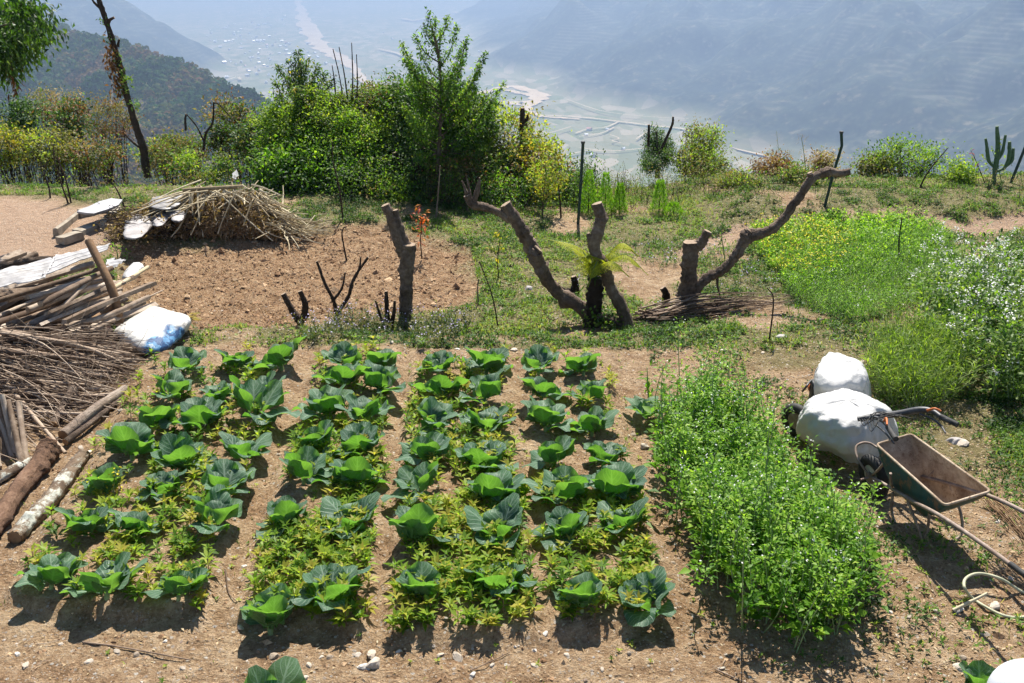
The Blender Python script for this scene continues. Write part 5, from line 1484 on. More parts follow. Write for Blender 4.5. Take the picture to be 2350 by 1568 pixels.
limb_thing('dark_shoot_stump', 'cluster of short dark shoots beside the foot of the forked stump', 'stump', [([(893, 752), (888, 715), (886, 668)], [7, 6, 5]), ([(897, 750), (904, 720), (906, 690)], [6, 5, 3]), ([(880, 745), (868, 710), (862, 690)], [4, 3, 2])], 'bark_dark', seed=113)
limb_thing('pruned_tree', 'long curved pruned limb sweeping left to a splintered tip', 'pruned tree',
    [([(1400, 748), (1335, 706, .1), (1272, 662, .15), (1238, 606, .1), (1224, 575, .1), (1196, 525, 0), (1160, 468, 0)], [20, 19, 18, 19, 20, 17, 16]),
     ([(1172, 505), (1145, 488), (1110, 475), (1084, 470), (1072, 448)], [12, 11, 11, 12, 10]), ([(1084, 470), (1095, 440), (1101, 408)], [8, 7, 2]), ([(1074, 455), (1068, 435), (1060, 415)], [7, 4, 1.5]), ([(1080, 455), (1076, 430), (1069, 402)], [5, 3, 1]),
     ([(1230, 600), (1226, 580), (1236, 570)], [14, 20, 12])], 'bark', seed=121, n=16)
limb_thing('pruned_tree', 'pruned limb that bends up behind the tree fern to a knobbly cut top', 'pruned tree',
    [([(1445, 750), (1425, 700), (1400, 655), (1388, 610), (1366, 575), (1374, 530), (1380, 500), (1372, 466)], [18, 16, 15, 15, 15, 16, 16, 13]),
     ([(1445, 745), (1410, 738), (1370, 722)], [13, 13, 11]), ([(1362, 558), (1352, 545), (1350, 535)], [8, 7, 4])], 'bark', seed=131, n=16)
limb_thing('pruned_tree', 'thick dark stump with a short side branch, joined at the foot by a long limb', 'pruned tree',
    [([(1570, 700), (1578, 660), (1582, 610), (1584, 555)], [30, 23, 20, 22]), ([(1585, 575), (1608, 558), (1624, 530)], [17, 14, 12]),
     ([(1580, 680, 0), (1620, 640, 0), (1660, 618, 0), (1690, 585, 0), (1715, 548, 0), (1780, 520, -.1), (1830, 458, -.1), (1862, 412, -.1), (1905, 391, -.1)], [15, 14, 13, 14, 16, 12, 12, 12, 13]),
     ([(1712, 556), (1714, 540), (1722, 530)], [15, 17, 12]), ([(1868, 412, -.1), (1860, 402, -.1), (1858, 396, -.1)], [8, 8, 7]), ([(1900, 392, -.1), (1925, 398, -.1), (1950, 394, -.1)], [11, 10, 9]), ([(1650, 620), (1646, 650), (1655, 690)], [4, 3, 2])], 'bark', seed=141, n=16)
limb_thing('charred_stump', 'small charred stump behind the fern trunk', 'stump', [([(1322, 672), (1320, 650), (1316, 634)], [13, 10, 7]), ([(1325, 665), (1300, 668), (1286, 662)], [8, 7, 5])], 'fibre', seed=151)
limb_thing('old_stump', 'low mossy stump half buried left of the thick pruned tree', 'stump', [([(1530, 692), (1528, 675), (1520, 660)], [12, 10, 7])], 'fibre', seed=152)

# tree fern
b0 = on_ground(1356, 748); root = empty('tree_fern', tuple(b0)); g = rs(161)
mb = MB(); top = at_y(1366, 638, b0[1]) - b0
tube(mb, [(0, 0, -.05), top * .5 + [.01, 0, 0], top], np.array([22, 17, 17]) * mpp(b0), 14, 0, .4, .16, 8, k=12); mb.build('trunk', M['fibre'], root)
fr = [((1330, 570), (1252, 548), 'l'), ((1430, 585), (1484, 628), 'r'), ((1420, 560), (1462, 585), 'r'), ((1345, 590), (1300, 560), 'l'), ((1400, 600), (1440, 632), 'r'), ((1385, 590), (1410, 575), 'r'), ((1355, 590), (1335, 590), 'l'), ((1370, 600), (1350, 655), 'l')]
for k, (m_, e_, sd) in enumerate(fr):
    dy = [-.1, -.25, .1, .15, -.35, .25, -.2, -.3][k]
    P0 = top + [0, 0, .02]; P1 = at_y(*m_, b0[1] + dy * .5) - b0; P2 = at_y(*e_, b0[1] + dy) - b0
    mb = MB(); C = tube(mb, [P0, P1, P2], [.010, .007, .003], 5, 1, .5, k=14, caps=False)
    T = nrm(np.gradient(C, axis=0)); n = len(C)
    S = nrm(np.cross(T, np.array([0, .35, 1.0]))); f = np.linspace(0, 1, n)
    ln = .20 * np.sin(np.clip(f * 1.05 + .12, 0, 1) * math.pi) ** .7 + .01
    for s in (-1, 1):
        for q in range(2, n):
            d = nrm((S[q] * s + T[q] * .35 + np.array([0, 0, -.25]))[None])[0]; mm = 9
            t_ = np.linspace(.1, 1, mm); PP = C[q] + d * ln[q] * t_[:, None] - np.array([0, 0, .25]) * ln[q] * (t_[:, None] ** 2)
            for s2 in (-1, 1):
                dd = np.tile(T[q] * s2 + d * .3, (mm, 1))
                leaves(mb, PP, dd, np.tile([0, -.2, 1.], (mm, 1)), .034 * (1.1 - t_ * .6), .016, np.clip(g.normal(.6 if k < 5 else .3, .2, mm), 0, 1), 0, .1)
    mb.build('frond', [LEAF['fern'], M['stalk']], root, False)
P = top + g.normal(0, .07, (60, 3)) + [0, 0, .05]
mb = MB(); leaves(mb, P, g.normal(0, .6, (60, 3)) + [0, 0, -.3], g.normal(0, 1, (60, 3)), .14, .02, .1, 0, .2); mb.build('crown_fronds', LEAF['green'], root, False)
tag(root, 'tree fern with dark fibrous trunk and yellow green fronds between the pruned limbs', 'tree fern')
mb = MB(); P = np.array(b0) * 0 + g.normal(0, 1, (260, 3)) * [.14, .08, .10] + [.12, -.1, .12]
root = empty('ivy_clump', tuple(b0)); leaves(mb, P, g.normal(0, 1, (260, 3)), g.normal(0, .5, (260, 3)) + [0, -.3, 1], .05, .04, g.uniform(0, 1, 260), 0, .1); mb.build('foliage', LEAF['green'], root, False)
tag(root, 'small ivy clump at the foot of the tree fern', 'ivy')

# bundle of cut twigs on the ground
g = rs(170); mb = MB(); n = 60
A = np.array([on_ground(x, y) for x, y in zip(g.uniform(1450, 1520, n), g.uniform(728, 748, n))]); Bp = np.array([on_ground(x, y) for x, y in zip(g.uniform(1640, 1830, n), g.uniform(683, 712, n))])
A[:, 2] += g.uniform(.02, .14, n); Bp[:, 2] += g.uniform(.02, .10, n)
twigs(mb, A, Bp, .012, .004, .05, g, 5, 8)
o = mb.build('pruned_twigs', M['stick']); tag(o, 'long thin pruned twigs lying on the ground below the thick pruned tree', 'twigs', kind='stuff')

# ------------------------------------------------------------------ UNDERGROWTH
def undergrowth(name, label, xr, yr, n, hr, pals, probs, seed, lpc=26, L=.055, W=.022, dens=None, spread=.14):
    g = rs(seed); mb = MB()
    x = g.uniform(*xr, n); y = g.uniform(*yr, n)
    if dens is not None:
        k = g.uniform(0, 1, n) < dens(x, y); x, y = x[k], y[k]
    m = len(x); z = gz(x, y)
    hh = g.uniform(*hr, m) * (.5 + fbm(x * .7, y * .7, 3, seed + 5) * 1.0)
    c = np.column_stack([x, y, z + hh * g.uniform(.2, 1, m)])
    P = c[:, None] + g.normal(0, spread, (m, lpc, 3)) * [1, 1, .8]
    D = g.normal(0, .6, P.shape) + [0, 0, .35]; N = g.normal(0, .6, P.shape) + [0, 0, 1]
    patch = fbm(x * .8 + 3, y * .8, 3, seed + 9)
    cum = np.cumsum(probs); u = np.clip((patch - .5) * 1.7 + .5 + g.normal(0, .17, m), 0, .999)
    sel = np.repeat(np.searchsorted(cum, u, side='right').clip(0, len(pals) - 1), lpc)
    tt = np.clip(g.normal(.5, .22, m)[:, None] + g.normal(0, .14, (m, lpc)), 0, 1).ravel()
    P = P.reshape(-1, 3); D = D.reshape(-1, 3); N = N.reshape(-1, 3)
    for j in range(len(pals)):
        q = sel == j; k = q.sum()
        leaves(mb, P[q], D[q], N[q], L * g.uniform(.6, 1.3, k), W * g.uniform(.7, 1.3, k), tt[q], j, .15)
    b = g.integers(0, m, m // 2)
    twigs(mb, np.column_stack([x[b], y[b], z[b]]), c[b] + g.normal(0, .08, (len(b), 3)) + [0, 0, .12], .006, .002, .08, g, 3, 3, len(pals))
    o = mb.build(name, [LEAF[p] for p in pals] + [M['bark_dark']], smooth=False)
    tag(o, label, 'undergrowth', kind='stuff')
undergrowth('left_undergrowth', 'tangled olive and rusty undergrowth along the left slope', (-15, -2.6), (20.8, 25.5), 1300, (.10, .65), ['lime', 'olive', 'green', 'rust', 'dry'], [.18, .34, .26, .14, .08], 1301)
undergrowth('thicket_undergrowth', 'dark leafy undergrowth at the foot of the central thicket', (-3.6, 1.7), (18.9, 22.5), 1500, (.1, .75), ['green', 'dark', 'bright', 'olive'], [.4, .3, .15, .15], 1302, L=.07, W=.03,
            dens=lambda x, y: sst(18.6, 19.6, y + (fbm(x * .9, y * 0, 2, 8) - .5) * 1.2))
undergrowth('rim_undergrowth', 'low olive shrubs flecked with dry tips along the valley rim', (1.2, 12), (18.6, 22.0), 3600, (.05, .40), ['lime', 'olive', 'green', 'dry'], [.25, .38, .22, .15], 1303, lpc=18, L=.035, W=.016, spread=.10,
            dens=lambda x, y: sst(.42, .56, fbm(x * .9, y * .9, 3, 1310)) * (.35 + .65 * sst(19.4, 20.6, y)) * np.where(x > 5, .45, 1))

# ------------------------------------------------------------------ MAIZE STALK HEAP, BASIN
g = rs(1401)
hb = on_ground(560, 545); hy = hb[1] + .55
hL, hR = at_y(428, 470, hy)[0], at_y(655, 500, hy)[0]
zb = gz(np.array([(hL + hR) / 2]), np.array([hy]))[0]
def heap_h(u): return .12 + .66 * sst(-.05, .12, u) * (1 - sst(.62, 1.02, u)) + .04 * np.sin(np.asarray(u) * 17)
mb = MB()
th = np.linspace(0, math.pi, 14); us = np.linspace(0, 1, 26)
V = np.array([[[hL + (hR - hL) * u, hy - .58 * math.cos(t) * (1 if u < .95 else .5), zb - .05 + .66 * heap_h(u) * math.sin(t)] for t in th] for u in us]); V += g.normal(0, .03, V.shape)
grid(mb, V, 0, g.uniform(0, 1, V.shape[:2]))
n = 9000
u = g.uniform(0, 1, n); t = g.uniform(.0, math.pi * .8, n)
P = np.column_stack([hL + (hR - hL) * u, hy - .60 * np.cos(t), zb + .68 * heap_h(u) * np.sin(t)]) + g.normal(0, .03, (n, 3))
leaves(mb, P, g.normal(0, .7, (n, 3)) + [0, -.3, -.5], g.normal(0, .6, (n, 3)) + [0, -1, .6], g.uniform(.06, .18, n), g.uniform(.015, .04, n), g.uniform(0, .35, n), 1, .2)
n = 300
u = np.clip(g.uniform(0, 1.0, n), 0, 1); A = np.column_stack([hL + (hR - hL) * u, hy + g.normal(0, .2, n), zb + .80 * heap_h(u) + g.normal(0, .05, n)])
ang_ = g.normal(.1, .7, n) + (u - .5) * 1.6; ln = g.gamma(3, .12, n) + .12
Bp = A + np.column_stack([np.sin(ang_) * ln, -g.uniform(.35, .62, n) * np.minimum(1, ln * 1.5), -np.abs(np.cos(ang_)) * ln * .95])
Bp[:, 2] = np.maximum(Bp[:, 2], gz(Bp[:, 0], Bp[:, 1]) + .02)
twigs(mb, A, Bp, g.uniform(.008, .024, n), .010, .03, g, 5, 4, 2, g.uniform(.1, 1, n))
n = 60
u = g.uniform(.35, 1.05, n); A = np.column_stack([hL + (hR - hL) * u, hy + g.normal(0, .25, n), zb + .80 * heap_h(np.clip(u, 0, 1))]); Bp = A + np.column_stack([g.normal(.05, .28, n), g.normal(0, .3, n), g.normal(-.02, .10, n)])
twigs(mb, A, Bp, .011, .008, .02, g, 5, 3, 2, g.uniform(.3, 1, n))
n = 90
A = np.column_stack([hR + g.uniform(-.3, .5, n), hy + g.normal(-.3, .3, n), np.full(n, zb + .03)]); A[:, 2] += g.uniform(0, .3, n) * (A[:, 0] < hR); Bp = A + np.column_stack([g.uniform(.1, .6, n), g.normal(0, .3, n), g.normal(-.05, .08, n)]); Bp[:, 2] = np.maximum(Bp[:, 2], gz(Bp[:, 0], Bp[:, 1]) + .02)
twigs(mb, A, Bp, .009, .006, .03, g, 5, 3, 2, g.uniform(.3, 1, n))
o = mb.build('maize_stalk_heap', [M['bark_dark'], LEAF['dry'], M['straw']], smooth=False)
tag(o, 'heap of dry pale maize stalks spilling over brown husks', 'stalks', kind='stuff')
def pole(name, label, cat, a, b, r0, r1, mat='pole', seed=1, mid=None, cap='cut', group=None, rough=.08):
    base = (np.asarray(a) + np.asarray(b)) / 2; base[2] = min(a[2], b[2])
    root = empty(name, tuple(base)); mb = MB()
    pts = [a, b] if mid is None else [a, mid, b]
    tube(mb, np.array(pts) - base, np.linspace(r0, r1, len(pts)), 12, 0, rs(seed).uniform(0, 1), rough, seed, False, None, 8); mb.build('shaft', M[mat], root)
    P = np.array(pts) - base
    for e, r, q in ((P[0], r0, P[1]), (P[-1], r1, P[-2])):
        mc = MB(); d = nrm((e - q)[None])[0]; tube(mc, [e - d * .01, e + d * .004], [r * 1.0, r * .98], 12, 0, .6, smooth=False)
        mc.build('cut_end', M[cap], root, False)
    tag(root, label, cat, group); return root
pole('bamboo_pole', 'light bamboo pole lying on top of the maize stalk heap', 'pole', at_y(420, 437, hy - .1), at_y(556, 428, hy), .035, .03, 'straw', 3)
o = MB(); p0 = at_y(541, 402, hy + .2)
leaves(o, [p0 - [.03, 0, .06], p0 - [0, 0, .08]], [[.35, 0, 1], [-.3, 0, .8]], [[.3, -1, .2], [-.4, -1, .3]], [.17, .12], [.12, .09], .9, 0, .05, .3); o = o.build('white_rag', LEAF['white'], smooth=False); tag(o, 'small white rag stuck on a stalk above the heap', 'rag')
# plastic covered pile left of the stalks
def loft(mb, rings, n=64, m=6, noise_a=.02, seed=0, tint=None, mat=0, top=None, fold=0.0, freq=5.0, rowk=None):
    """closed outline rings, low to high, in world points -> one draped surface"""
    RR = []
    for r in rings:
        r = np.array(r, float); E = np.vstack([r[-1:], r, r[:2]]); out = []
        kk = max(2, n // len(r) + 1)
        for i in range(len(r)):
            p0, p1, p2, p3 = E[i:i + 4] if i + 4 <= len(E) else (E[i], E[i + 1], E[(i + 2)], E[min(i + 3, len(E) - 1)])
            for t in np.linspace(0, 1, kk, endpoint=False):
                out.append(.5 * ((2 * p1) + (-p0 + p2) * t + (2 * p0 - 5 * p1 + 4 * p2 - p3) * t * t + (-p0 + 3 * p1 - 3 * p2 + p3) * t ** 3))
        out = np.array(out); L = np.linspace(0, 1, len(out), endpoint=False); q = np.linspace(0, 1, n, endpoint=False)
        # start every ring at the same bearing
        c = out.mean(0); a = np.unwrap(np.arctan2(out[:, 1] - c[1], out[:, 0] - c[0]))
        if a[-1] < a[0]: out = out[::-1]; a = np.unwrap(np.arctan2(out[:, 1] - c[1], out[:, 0] - c[0]))
        qa = np.linspace(-math.pi, math.pi, n, endpoint=False); aa = np.concatenate([a - 2 * math.pi, a, a + 2 * math.pi]); oo = np.concatenate([out] * 3)
        o_ = np.argsort(aa); RR.append(np.column_stack([np.interp(qa, aa[o_], oo[o_][:, k]) for k in range(3)]))
    if top is not None: RR.append(np.array(top)[None] + (RR[-1] - RR[-1].mean(0)) * .02)
    RR = np.array(RR); rows_ = []
    for k in range(n): rows_.append(smooth_line(RR[:, k], m))
    V = np.array(rows_).transpose(1, 0, 2)
    g = rs(seed); c = V.mean((0, 1)); d = nrm(V - c)
    th = np.linspace(0, 2 * math.pi, n, endpoint=False)[None]; hgt = np.linspace(0, 1, len(V))[:, None]
    w = (fbm(np.cos(th) * freq + hgt * 2, np.sin(th) * freq + hgt * 3, 4, seed, .6) - .5) * 2
    cre = 1 - np.abs(2 * fbm(V[..., 0] * freq * 2.2, (V[..., 1] + V[..., 2]) * freq * 2.2, 3, seed + 3) - 1)
    amp = noise_a * w + noise_a * .9 * (cre - .6)
    if fold: amp = amp + fold * (1 - hgt) * np.sin(th * 9 + 2 * np.sin(th * 2.3 + seed)) * (1 - hgt)
    cxy = V[-1, :, :2].mean(0) if top is None else np.array(top)[:2]
    amp = amp * np.clip(np.hypot(V[..., 0] - cxy[0], V[..., 1] - cxy[1]) / .16, .0, 1)
    V = V + d * amp[..., None]
    grid(mb, V, mat, .3 if tint is None else tint(V), close_u=True)
    return V
def W3(pts, z): return [at_z(x, y, z) for x, y in pts]
g = rs(1402)
z0 = zb
for k, (pts, zz, top_, mt, lbv) in enumerate([
    ([(282, 536), (322, 546), (358, 508), (386, 486), (366, 466), (318, 480)], .10, (335, 500, .34), 'film', 'crumpled grey plastic sheet trailing down to the soil at the left end of the heap'),
    ([(345, 475), (385, 482), (425, 462), (418, 446), (380, 448), (350, 455)], .34, (385, 455, .44), 'tin', 'pale flat sheet on top of the brush left of the maize stalks'),
    ([(395, 505), (418, 508), (428, 480), (424, 462), (402, 466), (390, 486)], .22, (410, 478, .40), 'film', 'crumpled plastic bag tucked against the maize stalk heap'),
    ([(352, 515), (372, 518), (392, 492), (386, 478), (364, 484)], .18, (374, 492, .30), 'film', 'grey plastic scrap in the middle of the brush heap')]):
    zz += .12; top_ = (top_[0], top_[1] - 4, top_[2] + .12)
    mb = MB(); loft(mb, [W3(pts, z0 + zz - .02), W3([(0.85 * x + .15 * top_[0], .85 * y + .15 * top_[1]) for x, y in pts], z0 + zz + .02)], top=at_z(top_[0], top_[1], z0 + zz + .06), noise_a=.10 if mt == 'film' else .012, seed=70 + k, freq=13, n=90)
    o = mb.build('plastic_sheet', M[mt]); tag(o, lbv, 'sheet')
gg = rs(1403); mb = MB(); n = 420
xx = gg.uniform(at_y(285, 500, hy)[0], hL + .1, n); yy = hy + gg.normal(-.1, .28, n); f = sst(0, .55, (xx - xx.min()) / (xx.max() - xx.min()))
A = np.column_stack([xx, yy, gz(xx, yy) + gg.uniform(.0, .40, n) * (.35 + .65 * f)]); twigs(mb, A, A + np.column_stack([gg.normal(.1, .22, n), gg.normal(-.05, .2, n), gg.normal(0, .10, n)]), gg.uniform(.005, .018, n), .004, .06, gg, 5, 4, 0)
P = np.repeat(A, 12, 0) + gg.normal(0, .07, (n * 12, 3)); leaves(mb, P, gg.normal(0, 1, P.shape), gg.normal(0, 1, P.shape), gg.uniform(.04, .12, n * 12), .03, gg.uniform(0, .5, n * 12), 1, .2)
o = mb.build('brush_heap', [M['bark_dark'], LEAF['dry']], smooth=False); tag(o, 'dark brush heap under the plastic sheets beside the maize stalks', 'brush', kind='stuff')
n = 700
P = np.array([on_ground(x, y) for x, y in zip(g.uniform(255, 430, 120), g.uniform(500, 550, 120))])
A = P[g.integers(0, 120, 220)] + np.column_stack([g.normal(0, .1, (220, 2)), g.uniform(.02, .35, 220)]); Bp = A + np.column_stack([g.normal(.2, .3, 220), g.normal(-.1, .2, 220), g.normal(-.02, .1, 220)])
mb = MB(); twigs(mb, A, Bp, .008, .004, .08, g, 4, 4); 
P = P[g.integers(0, 120, 1500)] + np.column_stack([g.normal(0, .12, (1500, 2)), g.uniform(0, .22, 1500)])
leaves(mb, P, g.normal(0, 1, (1500, 3)), g.normal(0, .7, (1500, 3)) + [0, -.4, .8], g.uniform(.04, .12, 1500), g.uniform(.015, .04, 1500), g.uniform(0, 1, 1500), 1, .2)
o = mb.build('dry_brush_litter', [M['bark_dark'], LEAF['dry']], smooth=False); tag(o, 'dry brush and leaf litter around the plastic covered heap', 'litter', kind='stuff')
def plank(name, label, cat, c, ax, L, w, h, mat, tint, seed, roll=0.0, group=None, warp=.01, parent=None):
    ax = nrm(np.array(ax, float)[None])[0]; up = np.array([0, 0, 1.0]); s = nrm(np.cross(up, ax)[None])[0]; n_ = np.cross(ax, s)
    cr, sr = math.cos(roll), math.sin(roll); s, n_ = s * cr + n_ * sr, n_ * cr - s * sr
    g = rs(seed); k = 7; t = np.linspace(-.5, .5, k)
    prof = np.array([[-.5, -.5], [-.45, .5], [.0, .5 + g.normal(0, .08)], [.46, .48], [.5, -.5], [0, -.5]])
    V = np.array([[ax * L * a + s * (w * p[0] * (1 + g.normal(0, .03)) + warp * math.sin(a * 5 + seed)) + n_ * (h * p[1] + warp * math.cos(a * 4 + seed)) for p in prof] for a in t])
    V[0] += ax * g.normal(0, .015, (6, 1)); V[-1] += ax * g.normal(0, .015, (6, 1))
    mb = MB(); nn = 6
    uv = np.array([[[j * .3, (a + .5) * L] for j in range(nn)] for a in t])
    grid(mb, V, 0, tint, uv.reshape(-1, 2), close_u=True)
    for e in (0, k - 1):
        mb.add(V[e], [[0, 1, 2, 5], [5, 2, 3, 4]] if e else [[5, 2, 1, 0], [4, 3, 2, 5]], None, 1, .6)
    o = mb.build(name, [M[mat], M['cut']], parent, False); o.location = tuple(c) if parent is None else (0, 0, 0)
    if parent is None: tag(o, label, cat, group)
    return o
# concrete basin
q = lambda x, y, z: at_z(x, y, z0 + z)
root = empty('concrete_basin', tuple(q(205, 520, 0)))
bw = [((128, 528), (184, 488), .16, .10), ((140, 545), (180, 534), .13, .20), ((178, 528), (238, 506), .10, .26), ((184, 488), (262, 470), .22, .10), ((236, 512), (268, 478), .16, .12)]
for k, (a, b, h, w) in enumerate(bw):
    A = q(*a, h / 2); Bq = q(*b, h / 2); c = (A + Bq) / 2
    p_ = plank('basin_wall', None, None, (0, 0, 0), Bq - A, np.linalg.norm(Bq - A) + .04 + .01 * k, w + .004 * k, h, 'concrete', .3 + .1 * k, 30 + k, parent=root, warp=.006); p_.data.materials[1] = M['concrete']
    c[2] -= .05; p_.location = tuple(c - np.array(root.location))
tag(root, 'old concrete basin with low walls beside the dug plot', 'basin')
mb = MB(); Vt = np.array([q(176, 485, .30), q(205, 473, .31), q(228, 462, .32), q(255, 455, .33), q(281, 458, .33), q(272, 470, .33), q(250, 479, .32), q(215, 490, .31), q(200, 489, .30)])
cN = Vt.mean(0); k = len(Vt)
mb.add(np.vstack([Vt, cN[None] + [0, 0, .02], Vt - [0, 0, .035]]), None, [(i, (i + 1) % k, k) for i in range(k)], 0, .9)
mb.add(np.vstack([Vt, Vt - [0, 0, .035]]), [(i, i + k, (i + 1) % k + k, (i + 1) % k) for i in range(k)], None, 0, .4)
o = mb.build('cover_slab', M['tin'], smooth=False); tag(o, 'broken pale sheet lying across the concrete basin', 'slab')

# ------------------------------------------------------------------ FIREWOOD STACK
AX = nrm(np.array([[.40, .92, 0.0]]))[0]; PX = np.array([.92, -.40, 0.0])
O0 = np.array([-6.05, 11.95, 0.0])
def zg(p): return float(gz(np.array([p[0]]), np.array([p[1]]))[0])
g = rs(1501)
cnt = 0
for layer in range(8):
    h = .05 + layer * .105
    for k in range(11):
        u = -1.9 + k * .30 + g.normal(0, .05)
        top = 0.80 - .50 * sst(.3, 1.5, u) 
        if h > top: continue
        c = O0 + PX * u + AX * (g.normal(.0, .16) + .35 * h - .15)
        c[2] = zg(c) + h + .03 + .02 * u
        yaw = g.normal(0, .13); ax = AX * math.cos(yaw) + PX * math.sin(yaw); ax[2] = g.normal(-.03, .05)
        L = g.uniform(1.2, 2.0)
        if g.uniform() < .62:
            w_, h_ = g.uniform(.07, .16), g.uniform(.02, .06)
            lb = ['weathered grey plank in the firewood stack', 'split brown board in the firewood stack', 'thin pale lath in the firewood stack'][cnt % 3]
            lb += ', %s course, %s part' % (['lowest', 'second', 'third', 'fourth', 'fifth', 'sixth', 'seventh', 'top'][layer], ['leftmost', 'leftmost', 'left', 'left', 'left middle', 'middle', 'right middle', 'right', 'right', 'rightmost', 'rightmost'][k])
            plank('firewood_plank', lb, 'plank', c, ax, L, w_, h_, 'plank', g.uniform(0, 1), 2000 + cnt, g.normal(0, .3), 'planks in the firewood stack')
        else:
            r = g.uniform(.028, .055)
            a = c - ax * L / 2; b = c + ax * L / 2; mid = c + g.normal(0, .02, 3)
            lb = '%s round pole in the firewood stack, %s course, %s part' % ('brown' if cnt % 2 else 'grey', ['lowest', 'second', 'third', 'fourth', 'fifth', 'sixth', 'seventh', 'top'][layer], ['leftmost', 'leftmost', 'left', 'left', 'left middle', 'middle', 'right middle', 'right', 'right', 'rightmost', 'rightmost'][k])
            pole('firewood_pole', lb, 'pole', a, b, r, r * .85, 'stick' if cnt % 2 else 'plank', 2000 + cnt, mid, group='poles in the firewood stack')
        cnt += 1
print('firewood', cnt)
# loose front pieces seen one by one
def px_pole(name, label, pa, ya, pb, yb, ra, rb, mat, seed, mid=None, ym=None, cat='pole', cap='cut', rough=.08):
    a = at_y(*pa, ya); b = at_y(*pb, yb); m_ = None if mid is None else at_y(*mid, ym)
    return pole(name, label, cat, a, b, ra * mpp(a), rb * mpp(b), mat, seed, m_, cap, rough=rough)
px_pole('leaning_pole', 'stout brown pole leaning upright against the firewood stack', (277, 748), 11.7, (203, 553), 12.2, 10.5, 9, 'pole', 11, (255, 660), 11.8, 'pole', rough=.04)
px_pole('roof_log', 'barked log lying on top of the tin sheets', (-40, 625), 12.0, (156, 593), 12.7, 8.5, 8, 'bark', 12, (60, 601), 12.3, 'log')
px_pole('short_beam', 'short reddish beam end resting on the tin sheet', (171, 591), 12.6, (214, 578), 12.9, 6.5, 6, 'pole', 13, None, None, 'beam')
px_pole('pale_branch', 'long pale forked branch laid across the firewood stack', (118, 731), 11.1, (208, 640), 11.9, 5.5, 5, 'stick', 14, (160, 690), 11.4, 'branch')
px_pole('long_pole', 'long pale pole lying at the foot of the firewood stack', (-60, 770), 10.9, (146, 732), 11.3, 6.5, 5.5, 'stick', 15, (50, 750), 11.1)
px_pole('pale_pole', 'pale straight pole sticking out at the right of the stack', (250, 668), 11.8, (340, 613), 13.1, 4.5, 4.5, 'straw', 16)
px_pole('crooked_stick', 'crooked pale stick pointing over the dug plot', (286, 697), 11.9, (374, 666), 12.6, 3, 1.4, 'stick', 17, (325, 688), 12.2, 'stick')
px_pole('split_log', 'split orange brown log at the right foot of the stack', (190, 748), 11.2, (262, 700), 11.9, 5, 5, 'pole', 18, None, None, 'log')
px_pole('split_log', 'pale split log below the orange one', (205, 760), 11.0, (262, 735), 11.5, 4, 4, 'plank', 19, None, None, 'log')
# tin sheets
def tin(label, corners, z, nwave, seed, dents=.02):
    A, Bq, Cq, Dq = [at_z(x, y, zz) for (x, y), zz in zip(corners, z)]
    nu, nv = nwave * 8, 22; u = np.linspace(0, 1, nu)[None, :, None]; v = np.linspace(0, 1, nv)[:, None, None]
    V = (A * (1 - u) + Bq * u) * (1 - v) + (Dq * (1 - u) + Cq * u) * v
    V[..., 2] += .012 * np.sin(np.linspace(0, 1, nv)[:, None] * nwave * 2 * math.pi) + dents * (fbm(V[..., 0] * 3, V[..., 1] * 3, 3, seed) - .5) * 2
    E = 1 + .0 * V[..., 0]
    jag = (vnoise(np.linspace(0, 9, nu), np.zeros(nu), seed) - .5) * .12
    V[0, :, 1] += jag; V[-1, :, 1] += jag[::-1]
    mb = MB(); grid(mb, V, 0, .5); o = mb.build('tin_sheet', M['tin'])
    md = o.modifiers.new('thickness', 'SOLIDIFY'); md.thickness = .004
    tag(o, label, 'tin sheet', 'tin sheets over the firewood'); return o
tin('large corrugated tin sheet covering the left half of the firewood stack', [(-60, 668), (100, 640), (128, 592), (-60, 632)], [.88, .92, .94, .92], 7, 3)
tin('narrower tin sheet continuing over the back of the firewood stack', [(95, 636), (246, 574), (250, 558), (126, 588)], [.92, .72, .74, .94], 6, 5)
tin('small pale sheet at the right top of the firewood stack', [(236, 630), (262, 618), (290, 592), (246, 596)], [.50, .46, .42, .5], 3, 7, .03)
mb = MB(); loft(mb, [W3([(282, 640), (300, 648), (328, 622), (330, 610), (312, 600), (290, 618)], .28), W3([(288, 634), (302, 638), (322, 618), (322, 610), (310, 604), (294, 620)], .38)], top=at_z(308, 618, .41), noise_a=.03, seed=9, n=36)
o = mb.build('white_bundle', M['sheet']); tag(o, 'small white plastic bundle on the right end of the firewood stack', 'bundle')
for k, (c, sz, yw, lbv) in enumerate([((216, 752), (.22, .20, .02), .5, 'flat clay tile leaning at the foot of the leaning pole'), ((302, 722), (.16, .22, .02), .2, 'pinkish tile behind the blue and white sack'), ((252, 775), (.10, .16, .03), .9, 'small clay brick beside the sack')]):
    b0 = on_ground(*c); mb = MB(); Mx = np.array([[math.cos(yw), -math.sin(yw), 0], [math.sin(yw), math.cos(yw), 0], [0, 0, 1]]); T = np.array([[1, 0, 0], [0, .75, -.66], [0, .66, .75]])
    box(mb, (-sz[0] / 2, -sz[1] / 2, 0), (sz[0] / 2, sz[1] / 2, sz[2]), (Mx @ T, (0, 0, sz[1] * .34))); o = mb.build('clay_tile', M['brick'], smooth=False); o.location = tuple(b0)
    bv = o.modifiers.new('edge', 'BEVEL'); bv.width = .004; tag(o, lbv, 'tile')

